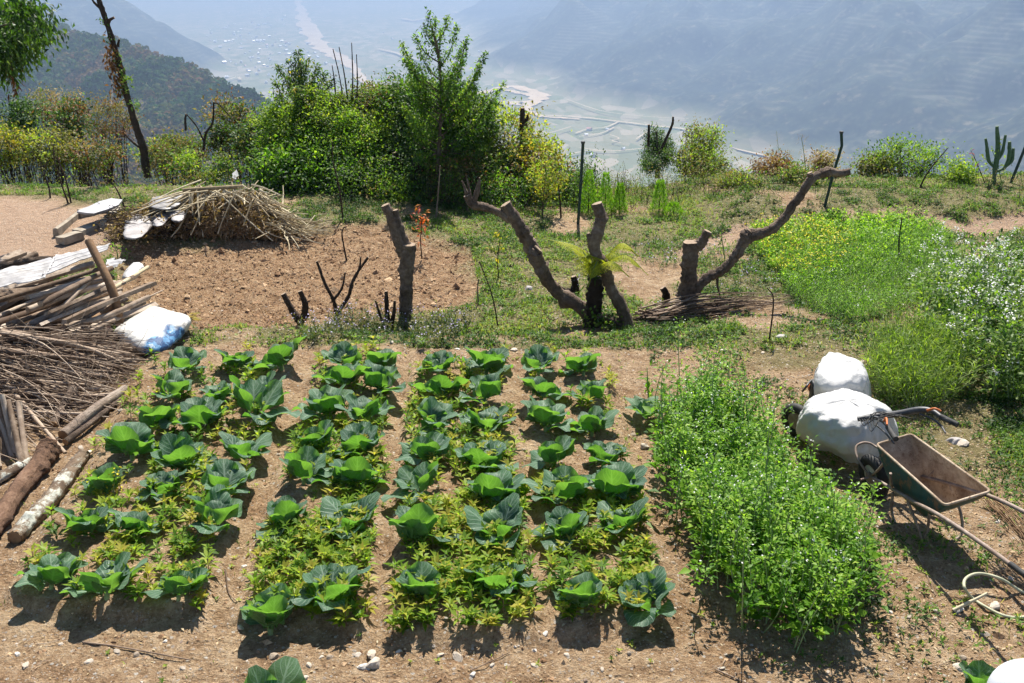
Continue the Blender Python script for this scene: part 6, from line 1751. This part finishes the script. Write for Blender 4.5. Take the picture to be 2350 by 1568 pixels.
# brushwood
g = rs(1502)
def bz(x, y):      # height of the brush pile
    return .06 + .40 * sst(-4.15, -5.8, x) * sst(9.2, 10.0, y) * (1 - sst(10.3, 10.9, y)) 
mb = MB(); n = 900
ay = g.uniform(9.1, 10.8, n); by = ay + g.normal(.12, .62, n)
ax_ = g.uniform(-7.6, -5.4, n); bx = ax_ + g.uniform(.7, 2.4, n); bx = np.minimum(bx, -4.05 - .25 * np.abs(ay - 10.6) + g.normal(0, .18, n))
f = g.uniform(.15, 1.1, n)
A = np.column_stack([ax_, ay, gz(ax_, ay) + .03 + bz(ax_, ay) * f]); Bp = np.column_stack([bx, by, gz(bx, by) + .02 + bz(bx, by) * f * .9])
twigs(mb, A, Bp, g.uniform(.005, .015, n), g.uniform(.002, .006, n), .06, g, 5, 8, 0)
n = 500
p = np.column_stack([g.uniform(-6.6, -4.3, n), g.uniform(9.1, 10.8, n)]); p = np.column_stack([p, gz(p[:, 0], p[:, 1]) + bz(p[:, 0], p[:, 1]) * g.uniform(.5, 1.1, n)])
d = g.normal(0, .22, (n, 3)); twigs(mb, p, p + d, .004, .002, .08, g, 4, 4, 0)
o = mb.build('brushwood_twigs', M['stick']); tag(o, 'tangled pile of thin grey brown brushwood below the firewood stack', 'brushwood', kind='stuff')
for k in range(60):
    y = g.uniform(9.2, 10.8); x = g.uniform(-7.0, -5.5); L = g.uniform(1.0, 2.0); dy = g.normal(.15, .25)
    x2 = min(x + L, -4.35 + g.normal(0, .1)); a = np.array([x, y, 0]); b = np.array([x2, y + dy, 0])
    a[2] = zg(a) + .04 + bz(x, y) * g.uniform(.6, 1.08); b[2] = zg(b) + .03 + bz(x2, y + dy) * g.uniform(.6, 1.0)
    mid = (a + b) / 2 + g.normal(0, .05, 3); r = g.uniform(.014, .036)
    pole('brushwood_branch', ['grey branch with a cut end in the brushwood pile', 'brown bent branch in the brushwood pile'][k % 2] + ', %s, %s' % (['far back', 'back', 'middle', 'front', 'nearest the logs'][int(np.clip((10.8 - y) / .32, 0, 4))], ('thick' if r > .028 else ('medium' if r > .021 else 'slender')) + (' and short' if x2 - x < 1.3 else (' and long' if x2 - x > 1.7 else ''))), 'branch', a, b, r, r * .55, 'stick', 2300 + k, mid, group='thicker branches in the brushwood pile', rough=.1)
for (pa, ya, pb, yb, ra, rb, mid, ym, lbv) in [((145, 1000), 8.75, (288, 893), 9.75, 14, 11, (215, 942), 9.2, 'thick grey log at the lower edge of the brushwood'), ((150, 1015), 8.6, (282, 912), 9.6, 8, 5, (225, 958), 9.1, 'thinner log lying against the thick grey log'),
       ((122, 975), 9.0, (168, 892), 9.6, 10, 9, None, None, 'short log with an orange cut end under the brushwood')]:
    px_pole('fallen_log', lbv, pa, ya, pb, yb, ra, rb, 'bark', 50 + int(ra), mid, ym, 'log', 'pole')
g = rs(1503)
for k in range(16):
    x0 = -12 + k * 5 + g.normal(0, 2); a = at_y(x0, 1065 + g.normal(0, 10), 8.35 + g.normal(0, .1)); b = at_y(x0 - 25 + g.normal(0, 8), 930 + g.normal(0, 14), 8.75)
    pole('upright_firewood', '%s split firewood stick standing upright at the left edge%s' % (['pale', 'brown'][k % 2], ', touching the frame' if k < 5 else (', inner end of the row' if k > 11 else ', mid row')), 'stick', a, b, .03, .025, 'stick' if k % 2 else 'plank', 90 + k, group='firewood sticks standing upright')
def ground_log(name, label, pts, rad, mat, seed, cap='cut'):
    P = []
    for (x, y), r in zip(pts, rad):
        p = on_ground(x, y); rr = r * mpp(p); p[2] = g1(p[0], p[1]) + rr * .85; P.append(p)
    P = np.array(P); base = P.mean(0); base[2] = P[:, 2].min(); root = empty(name, tuple(base)); mb = MB()
    R_ = [r * mpp(p) for r, p in zip(rad, P)]
    tube(mb, P - base, R_, 22, 0, .5, .105, seed, False, None, 14); mb.build('trunk', M[mat], root)
    Q = P - base
    for e, r, q_ in ((Q[0], R_[0], Q[1]), (Q[-1], R_[-1], Q[-2])):
        mc = MB(); d = nrm((e - q_)[None])[0]; tube(mc, [e - d * .03, e + d * .002], [r * .96, r * .9], 22, 0, .6, smooth=False)
        mc.build('cut_end', M[cap], root, False)
    tag(root, label, 'log')
ground_log('felled_log', 'large pale barked log with a cut face lying at the lower left', [(36, 1248), (85, 1200), (130, 1150), (175, 1080), (196, 1056)], [17.5, 19, 18.5, 16, 13.5], 'bark_moss', 5, 'pole')
ground_log('felled_log', 'large reddish barked log with a flaring cut end beside the pale log', [(-60, 1290), (-10, 1225), (40, 1150), (95, 1080), (118, 1052)], [22, 20, 20, 21, 25], 'bark_red', 6, 'pole')
ground_log('felled_log', 'thin whitish log half hidden at the left edge', [(-40, 1130), (20, 1100), (75, 1068)], [13, 13, 11], 'bark_moss', 7)
px_pole('long_branch', 'long bent branch lying across the brushwood down to the logs', (-10, 846), 9.9, (150, 1040), 8.45, 6.5, 4, 'stick', 21, (62, 938), 9.2, 'branch')

# ------------------------------------------------------------------ SACK BY THE FIREWOOD
def sack_tint(V):
    c = V.reshape(-1, 3).mean(0)
    a = at_z(385, 790, .12); b = at_z(430, 745, .12)
    n_ = nrm(np.array([[1.0, -.55, -.25]]))[0]
    s = (V - c) @ n_
    return np.clip(.22 + 1.0 * s + .3 * (fbm(V[..., 0] * 6, V[..., 1] * 6 + V[..., 2] * 5, 3, 12) - .5), 0, 1)
mb = MB()
loft(mb, [W3([(268, 775), (300, 800), (345, 815), (385, 800), (420, 765), (428, 745), (400, 735), (330, 735), (285, 752)], -.02),
          W3([(262, 766), (300, 795), (345, 812), (388, 796), (425, 760), (436, 735), (400, 722), (345, 712), (290, 738)], .10),
          W3([(272, 758), (310, 778), (350, 788), (390, 765), (425, 745), (434, 728), (400, 716), (352, 706), (305, 730)], .20),
          W3([(300, 745), (330, 752), (360, 750), (395, 738), (410, 728), (385, 718), (352, 706), (325, 722)], .27)], top=at_z(352, 726, .29), noise_a=.022, seed=12, tint=sack_tint, n=110, freq=5, m=8)
root = empty('printed_sack', tuple(on_ground(345, 775))); o = mb.build('bag', M['sack'], root); o.location = tuple(-np.array(root.location))
mb = MB(); p = at_z(436, 728, .2); g = rs(5)
leaves(mb, p + g.normal(0, .03, (26, 3)), g.normal(0, .4, (26, 3)) + [1, .3, 0], g.normal(0, 1, (26, 3)), .10, .03, g.uniform(.5, 1, 26), 0, .2); o = mb.build('tied_mouth', LEAF['dry'], root, False); o.location = tuple(-np.array(root.location))
tag(root, 'stuffed white and blue printed sack lying beside the firewood', 'sack')

# ------------------------------------------------------------------ COVERED TILLER
mb = MB()
loft(mb, [W3([(1874, 925), (1925, 940), (1990, 925), (1994, 890), (1962, 872), (1905, 872), (1874, 890)], .10), W3([(1871, 900), (1925, 915), (1987, 900), (1988, 868), (1958, 845), (1905, 845), (1873, 860)], .30),
          W3([(1876, 868), (1925, 885), (1982, 872), (1982, 845), (1952, 825), (1908, 820), (1882, 832)], .46), W3([(1890, 835), (1925, 850), (1962, 845), (1960, 828), (1940, 815), (1912, 810), (1896, 818)], .54)],
     top=at_z(1924, 822, .57), noise_a=.032, seed=21, n=120, freq=3, m=9)
o = mb.build('white_cover', M['sheet']); tag(o, 'white woven sheet pulled over the engine end of the tiller', 'cover', 'white sheets over the tiller')
mb = MB()
loft(mb, [W3([(1846, 1012), (1890, 1035), (1950, 1062), (2002, 1045), (2046, 1022), (2052, 985), (2012, 950), (1960, 940), (1880, 950), (1846, 975)], .04), W3([(1842, 990), (1892, 1018), (1955, 1042), (2003, 1022), (2044, 1000), (2050, 965), (2010, 930), (1960, 918), (1880, 925), (1844, 955)], .22),
          W3([(1848, 962), (1900, 985), (1952, 1005), (2000, 985), (2034, 965), (2046, 945), (2006, 918), (1960, 902), (1885, 908), (1852, 932)], .38), W3([(1872, 938), (1910, 955), (1952, 968), (1990, 955), (2015, 942), (2020, 930), (1990, 912), (1955, 898), (1900, 902), (1876, 918)], .50)],
     top=at_z(1945, 918, .54), noise_a=.05, seed=25, n=140, freq=2.6, fold=.03, m=9)
o = mb.build('white_cover', M['sheet']); tag(o, 'large white woven sheet draped over the tiller beside the wheelbarrow', 'cover', 'white sheets over the tiller')
tb_ = on_ground(1940, 990); root = empty('power_tiller', tuple(tb_))
def tl(x, y, z): return at_z(x, y, z) - tb_
def part(root, name, build, mat, smooth=True):
    mb = MB(); build(mb); return mb.build(name, M[mat] if isinstance(mat, str) else mat, root, smooth)
def torus(mb, c, axis, R0, r, n=28, k=10, flat=1.0, mat=0):
    axis = nrm(np.array([axis], float))[0]; ref = np.array([0, 0, 1.0]) if abs(axis[2]) < .9 else np.array([1.0, 0, 0]); u = nrm(np.cross(axis, ref)[None])[0]; v = np.cross(axis, u)
    a = np.linspace(0, 2 * math.pi, n, endpoint=False); b = np.linspace(0, 2 * math.pi, k, endpoint=False)
    d = np.cos(a)[:, None] * u + np.sin(a)[:, None] * v
    V = c + d[:, None] * (R0 + r * np.cos(b))[None, :, None] + axis * (r * flat * np.sin(b))[None, :, None]
    i = np.arange(n)[:, None]; j = np.arange(k)[None]
    qd = np.stack([i * k + j, i * k + (j + 1) % k, ((i + 1) % n) * k + (j + 1) % k, ((i + 1) % n) * k + j], -1).reshape(-1, 4)
    mb.add(V.reshape(-1, 3), qd, None, mat, .5)
def disc(mb, c, axis, R0, w, n=28, mat=0):
    axis = nrm(np.array([axis], float))[0]; tube(mb, [np.array(c) - axis * w / 2, np.array(c) + axis * w / 2], [R0, R0], n, mat, .5, smooth=False)
wc = at_z(1828, 965, .17) - tb_
wa = np.array([.80, .60, 0])
wheel = part(root, 'wheel', lambda m: torus(m, wc, wa, .125, .05, 32, 12, .9), 'black'); part(wheel, 'rim', lambda m: disc(m, wc, wa, .085, .05), 'rust_pipe', False)
wc2 = at_z(1860, 905, .2) - tb_
part(root, 'engine_housing', lambda m: loft(m, [[wc2 + np.array([dx * .06 + .07, dy * .06, h]) for dx, dy in ((-1, -1), (1, -1), (1.3, 0), (1, 1), (-1, 1), (-1.2, 0))] for h in (-.14, .0, .12)], top=wc2 + [0, 0, .16], noise_a=.006, n=30), 'steel_dark')
part(root, 'fuel_cap', lambda m: tube(m, [tl(1866, 892, .25), tl(1862, 884, .25)], [.05, .045], 12), 'orange')
part(root, 'guard_bar', lambda m: tube(m, [tl(1842, 898, .2), tl(1850, 888, .3), tl(1862, 874, .32), tl(1876, 874, .34)], .012, 8), 'steel_dark')
part(root, 'handlebar', lambda m: tube(m, [tl(1968, 962, .56), tl(2010, 955, .60), tl(2060, 950, .66), tl(2110, 941, .74), tl(2140, 944, .76), tl(2165, 960, .75), tl(2196, 974, .74)], [.022, .028, .03, .03, .024, .019, .019], 10), 'steel_dark')
part(root, 'handle_grip', lambda m: tube(m, [tl(2158, 956, .752), tl(2198, 975, .738)], [.025, .025], 10), 'black')
part(root, 'handlebar', lambda m: tube(m, [tl(1975, 965, .55), tl(2000, 958, .60), tl(2024, 965, .64), tl(2040, 982, .66), tl(2052, 1002, .66)], [.018, .018, .018, .018, .018], 10), 'steel_dark')
part(root, 'handle_grip', lambda m: tube(m, [tl(2038, 980, .663), tl(2056, 1008, .658)], [.024, .024], 10), 'black')
part(root, 'clutch_lever', lambda m: tube(m, [tl(2110, 950, .72), tl(2140, 962, .70), tl(2160, 978, .69), tl(2170, 994, .68)], .009, 6), 'steel_dark')
part(root, 'brake_lever', lambda m: tube(m, [tl(2010, 975, .60), tl(2030, 992, .60), tl(2052, 1018, .60)], .008, 6), 'steel_dark')
part(root, 'throttle_lever', lambda m: tube(m, [tl(2128, 942, .78), tl(2145, 938, .82), tl(2160, 944, .81)], [.012, .011, .008], 6), 'orange')
part(root, 'throttle_lever', lambda m: tube(m, [tl(2028, 968, .66), tl(2034, 960, .70), tl(2036, 975, .71)], [.010, .010, .008], 6), 'orange')
part(root, 'cross_plate', lambda m: loft(m, [[tl(2000, 944, z_), tl(2060, 930, z_ + .02), tl(2085, 938, z_ + .04), tl(2060, 952, z_ + .02), tl(2010, 958, z_)] for z_ in (.62, .64)], noise_a=.002, n=30, m=3), 'rust_pipe')
g = rs(9)
for k in range(6):
    a0 = g.uniform(0, 1); part(root, 'control_cable', lambda m: tube(m, [tl(1972 + 6 * k, 962, .58), tl(1985 + 5 * k, 975 + g.normal(0, 6), .62), tl(2005 + 5 * k, 958 + g.normal(0, 6), .68), tl(2040 + 10 * k, 950 + g.normal(0, 4), .70)], .0045, 5), 'black')
tag(root, 'covered two wheeled power tiller with long dark handlebars', 'tiller')

# ------------------------------------------------------------------ WHEELBARROW
wb = np.array([3.27, 7.72, 0]); wb[2] = g1(wb[0], wb[1])
root = empty('wheelbarrow', tuple(wb)); root.rotation_euler = (R(9), 0, math.atan2(-.965, .26))
def rrect(s0, s1, w0, w1, z0_, z1_, n=10, rad=.04, sh=.025):
    """rounded four sided outline: w0 half width at the front s0, w1 at the back s1"""
    C = [(s0, -w0 + sh, z0_), (s1, -w1 + sh, z1_), (s1, w1 + sh, z1_), (s0, w0 + sh, z0_)]; out = []
    for i in range(4):
        p, a, b = np.array(C[i]), np.array(C[i - 1]), np.array(C[(i + 1) % 4])
        da, db = nrm((a - p)[None])[0] * rad, nrm((b - p)[None])[0] * rad
        for t in np.linspace(0, 1, n): out.append((p + da) * (1 - t) ** 2 + p * 2 * t * (1 - t) + (p + db) * t * t)
    return np.array(out)
def tray_rows(off):
    o_ = off
    return [rrect(.16 - o_, 1.10 + o_, .165 + o_, .20 + o_, .62, .58), rrect(.24 - o_, .99 + o_, .17 + o_, .20 + o_, .50 - o_, .46 - o_), rrect(.33 - o_, .86 + o_, .15 + o_, .17 + o_, .36 - o_, .34 - o_), rrect(.40, .78, .12, .14, .265 - o_, .265 - o_), rrect(.48, .70, .06, .06, .25 - o_, .25 - o_)]
def tray_in(m):
    V = np.array(tray_rows(0.0)); V = V + (fbm(V[..., 0] * 6, V[..., 1] * 6 + V[..., 2] * 4, 3, 3) - .5)[..., None] * .012; V2 = np.array([smooth_line(V[:, k], 5) for k in range(V.shape[1])]).transpose(1, 0, 2); grid(m, V2[::-1], 0, .5, close_u=True); c = V2[-1].mean(0); n = len(V2[-1]); m.add(np.vstack([V2[-1], c[None]]), None, [(i, (i + 1) % n, n) for i in range(n)], 0, .5)
def tray_outside(m):
    V = np.array(tray_rows(.008)); V2 = np.array([smooth_line(V[:, k], 5) for k in range(V.shape[1])]).transpose(1, 0, 2); grid(m, V2, 0, .5, close_u=True); c = V2[-1].mean(0); n = len(V2[-1]); m.add(np.vstack([V2[-1], c[None]]), None, [((i + 1) % n, i, n) for i in range(n)], 0, .5)
tray = part(root, 'tray', tray_outside, 'tray_out'); part(tray, 'tray_lining', tray_in, 'rust')
ring = rrect(.16, 1.10, .168, .203, .623, .583)
part(tray, 'rolled_rim', lambda m: tube(m, np.vstack([ring, ring[:1]]), .011, 8, 0, .5, smooth=False), 'rust')
wcl = np.array([-.02, -.05, .175])
wh = part(root, 'wheel', lambda m: disc(m, wcl, (0, 1, 0), .05, .10), 'rust_pipe', False)
part(wh, 'tyre', lambda m: torus(m, wcl, (0, 1, 0), .150, .050, 40, 14, .95), 'black'); part(wh, 'rim', lambda m: (disc(m, wcl, (0, 1, 0), .108, .05), torus(m, wcl, (0, 1, 0), .10, .012, 30, 8, 2.2)), 'rim')
part(wh, 'axle', lambda m: tube(m, [wcl - [0, .13, 0], wcl + [0, .13, 0]], .012, 8, smooth=False), 'rust_pipe')
for s in (-1, 1):
    part(root, 'handle', lambda m: tube(m, [(-.01, s * .09, .19), (.30, s * .15, .30), (.75, s * .215, .43), (1.15, s * .245, .535), (1.6, s * .265, .60), (2.05, s * .28, .64)], [.013, .015, .017, .017, .017, .017], 10), 'rust_pipe')
    part(root, 'grip', lambda m: tube(m, [(1.92, s * .275, .63), (2.07, s * .281, .642)], .021, 10), 'black')
    part(root, 'leg', lambda m: tube(m, [(.66, s * .20, .40), (.80, s * .20, .22), (.86, s * .17, .05), (.88, s * .05, .025), (.88, 0, .02)] , .012, 8), 'rust_pipe')
    part(root, 'tray_brace', lambda m: tube(m, [(.42, s * .165, .33), (.50, s * .235, .50), (.52, s * .25, .57)], .012, 6), 'rust_pipe')
    part(root, 'wheel_fork', lambda m: tube(m, [(-.01, s * .085, .19), (.12, s * .10, .33), (.24, s * .13, .47)], .011, 6), 'rust_pipe')
part(root, 'front_hoop', lambda m: tube(m, [(-.01, -.10, .20), (-.17, -.11, .29), (-.26, -.07, .35), (-.27, 0, .37), (-.26, .07, .35), (-.17, .11, .33), (.10, .14, .38)], .011, 8), 'rust_pipe')
part(root, 'leg_hoop', lambda m: tube(m, [(.42, -.16, .30), (.47, -.20, .12), (.60, -.20, .03), (.78, -.16, .06), (.85, -.14, .2), (.9, -.16, .42)], .012, 8), 'rust_pipe')
tag(root, 'rusty steel wheelbarrow with a worn green tray and single black wheel', 'wheelbarrow')

# hose, sticks, straw along the handles
root = None
hp_ = [(2360, 1414), (2335, 1418), (2300, 1412), (2262, 1393), (2232, 1373), (2214, 1350), (2215, 1330), (2235, 1318), (2262, 1318), (2300, 1330), (2345, 1358), (2400, 1380)]
mb = MB(); P = []
for k, (x, y) in enumerate(hp_):
    p = on_ground(x, y); p = at_z(x, y, p[2] + .02 + (.10 if 5 <= k <= 9 else .0)); P.append(p)
tube(mb, P, .011, 10, 0, .5, k=10); o = mb.build('garden_hose', M['hose']); tag(o, 'loop of faded green garden hose at the right edge', 'hose')
a = on_ground(2186, 1412); b = at_z(2266, 1362, a[2] + .16)
pole('pale_stick', 'pale stick propped over the hose loop', 'stick', a + [0, 0, .015], b, .014, .009, 'straw', 4)
for pts, r, lb in [([(2106, 1278), (2125, 1320), (2146, 1370)], .008, 'thin dry stem lying below the wheelbarrow'), ([(190, 1478), (260, 1486), (340, 1508), (440, 1526)], .009, 'long dry stick on the dirt in front of the leftmost bed'),
                   ([(520, 1325), (525, 1365), (545, 1395)], .006, 'curved dry stem on the path between the first two beds'), ([(1640, 1545), (1700, 1570), (1760, 1590)], .006, 'dry stem near the bottom edge below the greens'),
                   ([(1245, 805), (1275, 790), (1300, 785)], .007, 'dry twig on the strip behind the third bed'), ([(1080, 1545), (1140, 1520), (1170, 1505)], .005, 'short twig in front of the third bed')]:
    P = [on_ground(x, y) + [0, 0, .012] for x, y in pts]; mb = MB(); tube(mb, P, np.linspace(r, r * .5, len(P)), 6, 0, .4, .1, 3, k=8); o = mb.build('dry_stick', M['stick']); tag(o, lb, 'stick')
g = rs(1601); n = 40; mb = MB()
A = np.array([at_z(x, y, .45) for x, y in zip(g.normal(2275, 12, n), g.normal(1150, 10, n))]); Bp = np.array([at_z(x, y, .28) for x, y in zip(g.normal(2390, 12, n), g.normal(1275, 14, n))])
twigs(mb, A, Bp, .004, .003, .05, g, 4, 6, 0, .5); o = mb.build('dry_reeds', M['pole']); tag(o, 'bundle of dry reddish reeds hanging between the wheelbarrow handles', 'reeds', kind='stuff')
for (x, y, lb) in [(2193, 1015, 'pale flat paper scrap on the grass right of the tiller'), (1795, 780, 'crumpled bluish rag on the soil above the tiller'), (1215, 665, 'crumpled grey plastic bag beside the curved limb')]:
    p = on_ground(x, y); mb = MB(); g = rs(int(x)); 
    r0 = [p + np.array([math.cos(t) * .09 * g.uniform(.6, 1.2), math.sin(t) * .07 * g.uniform(.6, 1.2), 0]) for t in np.linspace(0, 5.6, 9)]
    loft(mb, [r0, [q_ * .6 + p * .4 + np.array([0, 0, .04]) for q_ in r0]], top=p + [0, 0, .05], noise_a=.02, seed=int(x), n=30, freq=12); o = mb.build('litter_scrap', M['film']); tag(o, lb, 'litter')

# rounded white post of the terrace we stand on
pc = at_y(2362, 1608, 2.05); r = 92 * mpp(pc)
root = empty('rounded_post', (pc[0], pc[1], 0))
mb = MB(); prof = [(-pc[2] + 0.0, .55), (-r * 1.05, .55), (-r * .9, .8), (-r * .8, .8), (-r * .7, .62)] 
tube(mb, [(0, 0, a) for a in (-.05, pc[2] - r * 1.15, pc[2] - r * 1.1, pc[2] - r * .95, pc[2] - r * .9, pc[2] - r * .75)], np.array([.6, .6, .85, .85, .6, .6]) * r, 32, 0, .5, smooth=False)
mb.build('shaft', M['white_paint'], root, False)
mb = MB(); ph = np.linspace(-math.pi / 2, math.pi / 2, 24); th = np.linspace(0, 2 * math.pi, 48, endpoint=False)
V = np.array([[[r * math.cos(p_) * math.cos(t), r * math.cos(p_) * math.sin(t), pc[2] + r * math.sin(p_)] for t in th] for p_ in ph]); grid(mb, V, 0, .5, close_u=True)
mb.build('ball_top', M['white_paint'], root)
tag(root, 'white rounded post top poking into the lower right corner', 'post')

# ------------------------------------------------------------------ HAZE
HAZE_D, HAZE_G = .00021, .30
mb = MB(); box(mb, (-16500, -60, -1000), (16500, 18000, 95))
hm, nt, out = new_mat('valley_haze')
v = nt.nodes.new('ShaderNodeVolumePrincipled')
v.inputs['Color'].default_value = (.37, .50, .72, 1)
v.inputs['Density'].default_value = HAZE_D
v.inputs['Anisotropy'].default_value = HAZE_G
nt.links.new(v.outputs[0], out.inputs[1])
o = mb.build('haze', hm, smooth=False)
tag(o, 'pale blue haze filling the valley air', 'haze', kind='stuff')
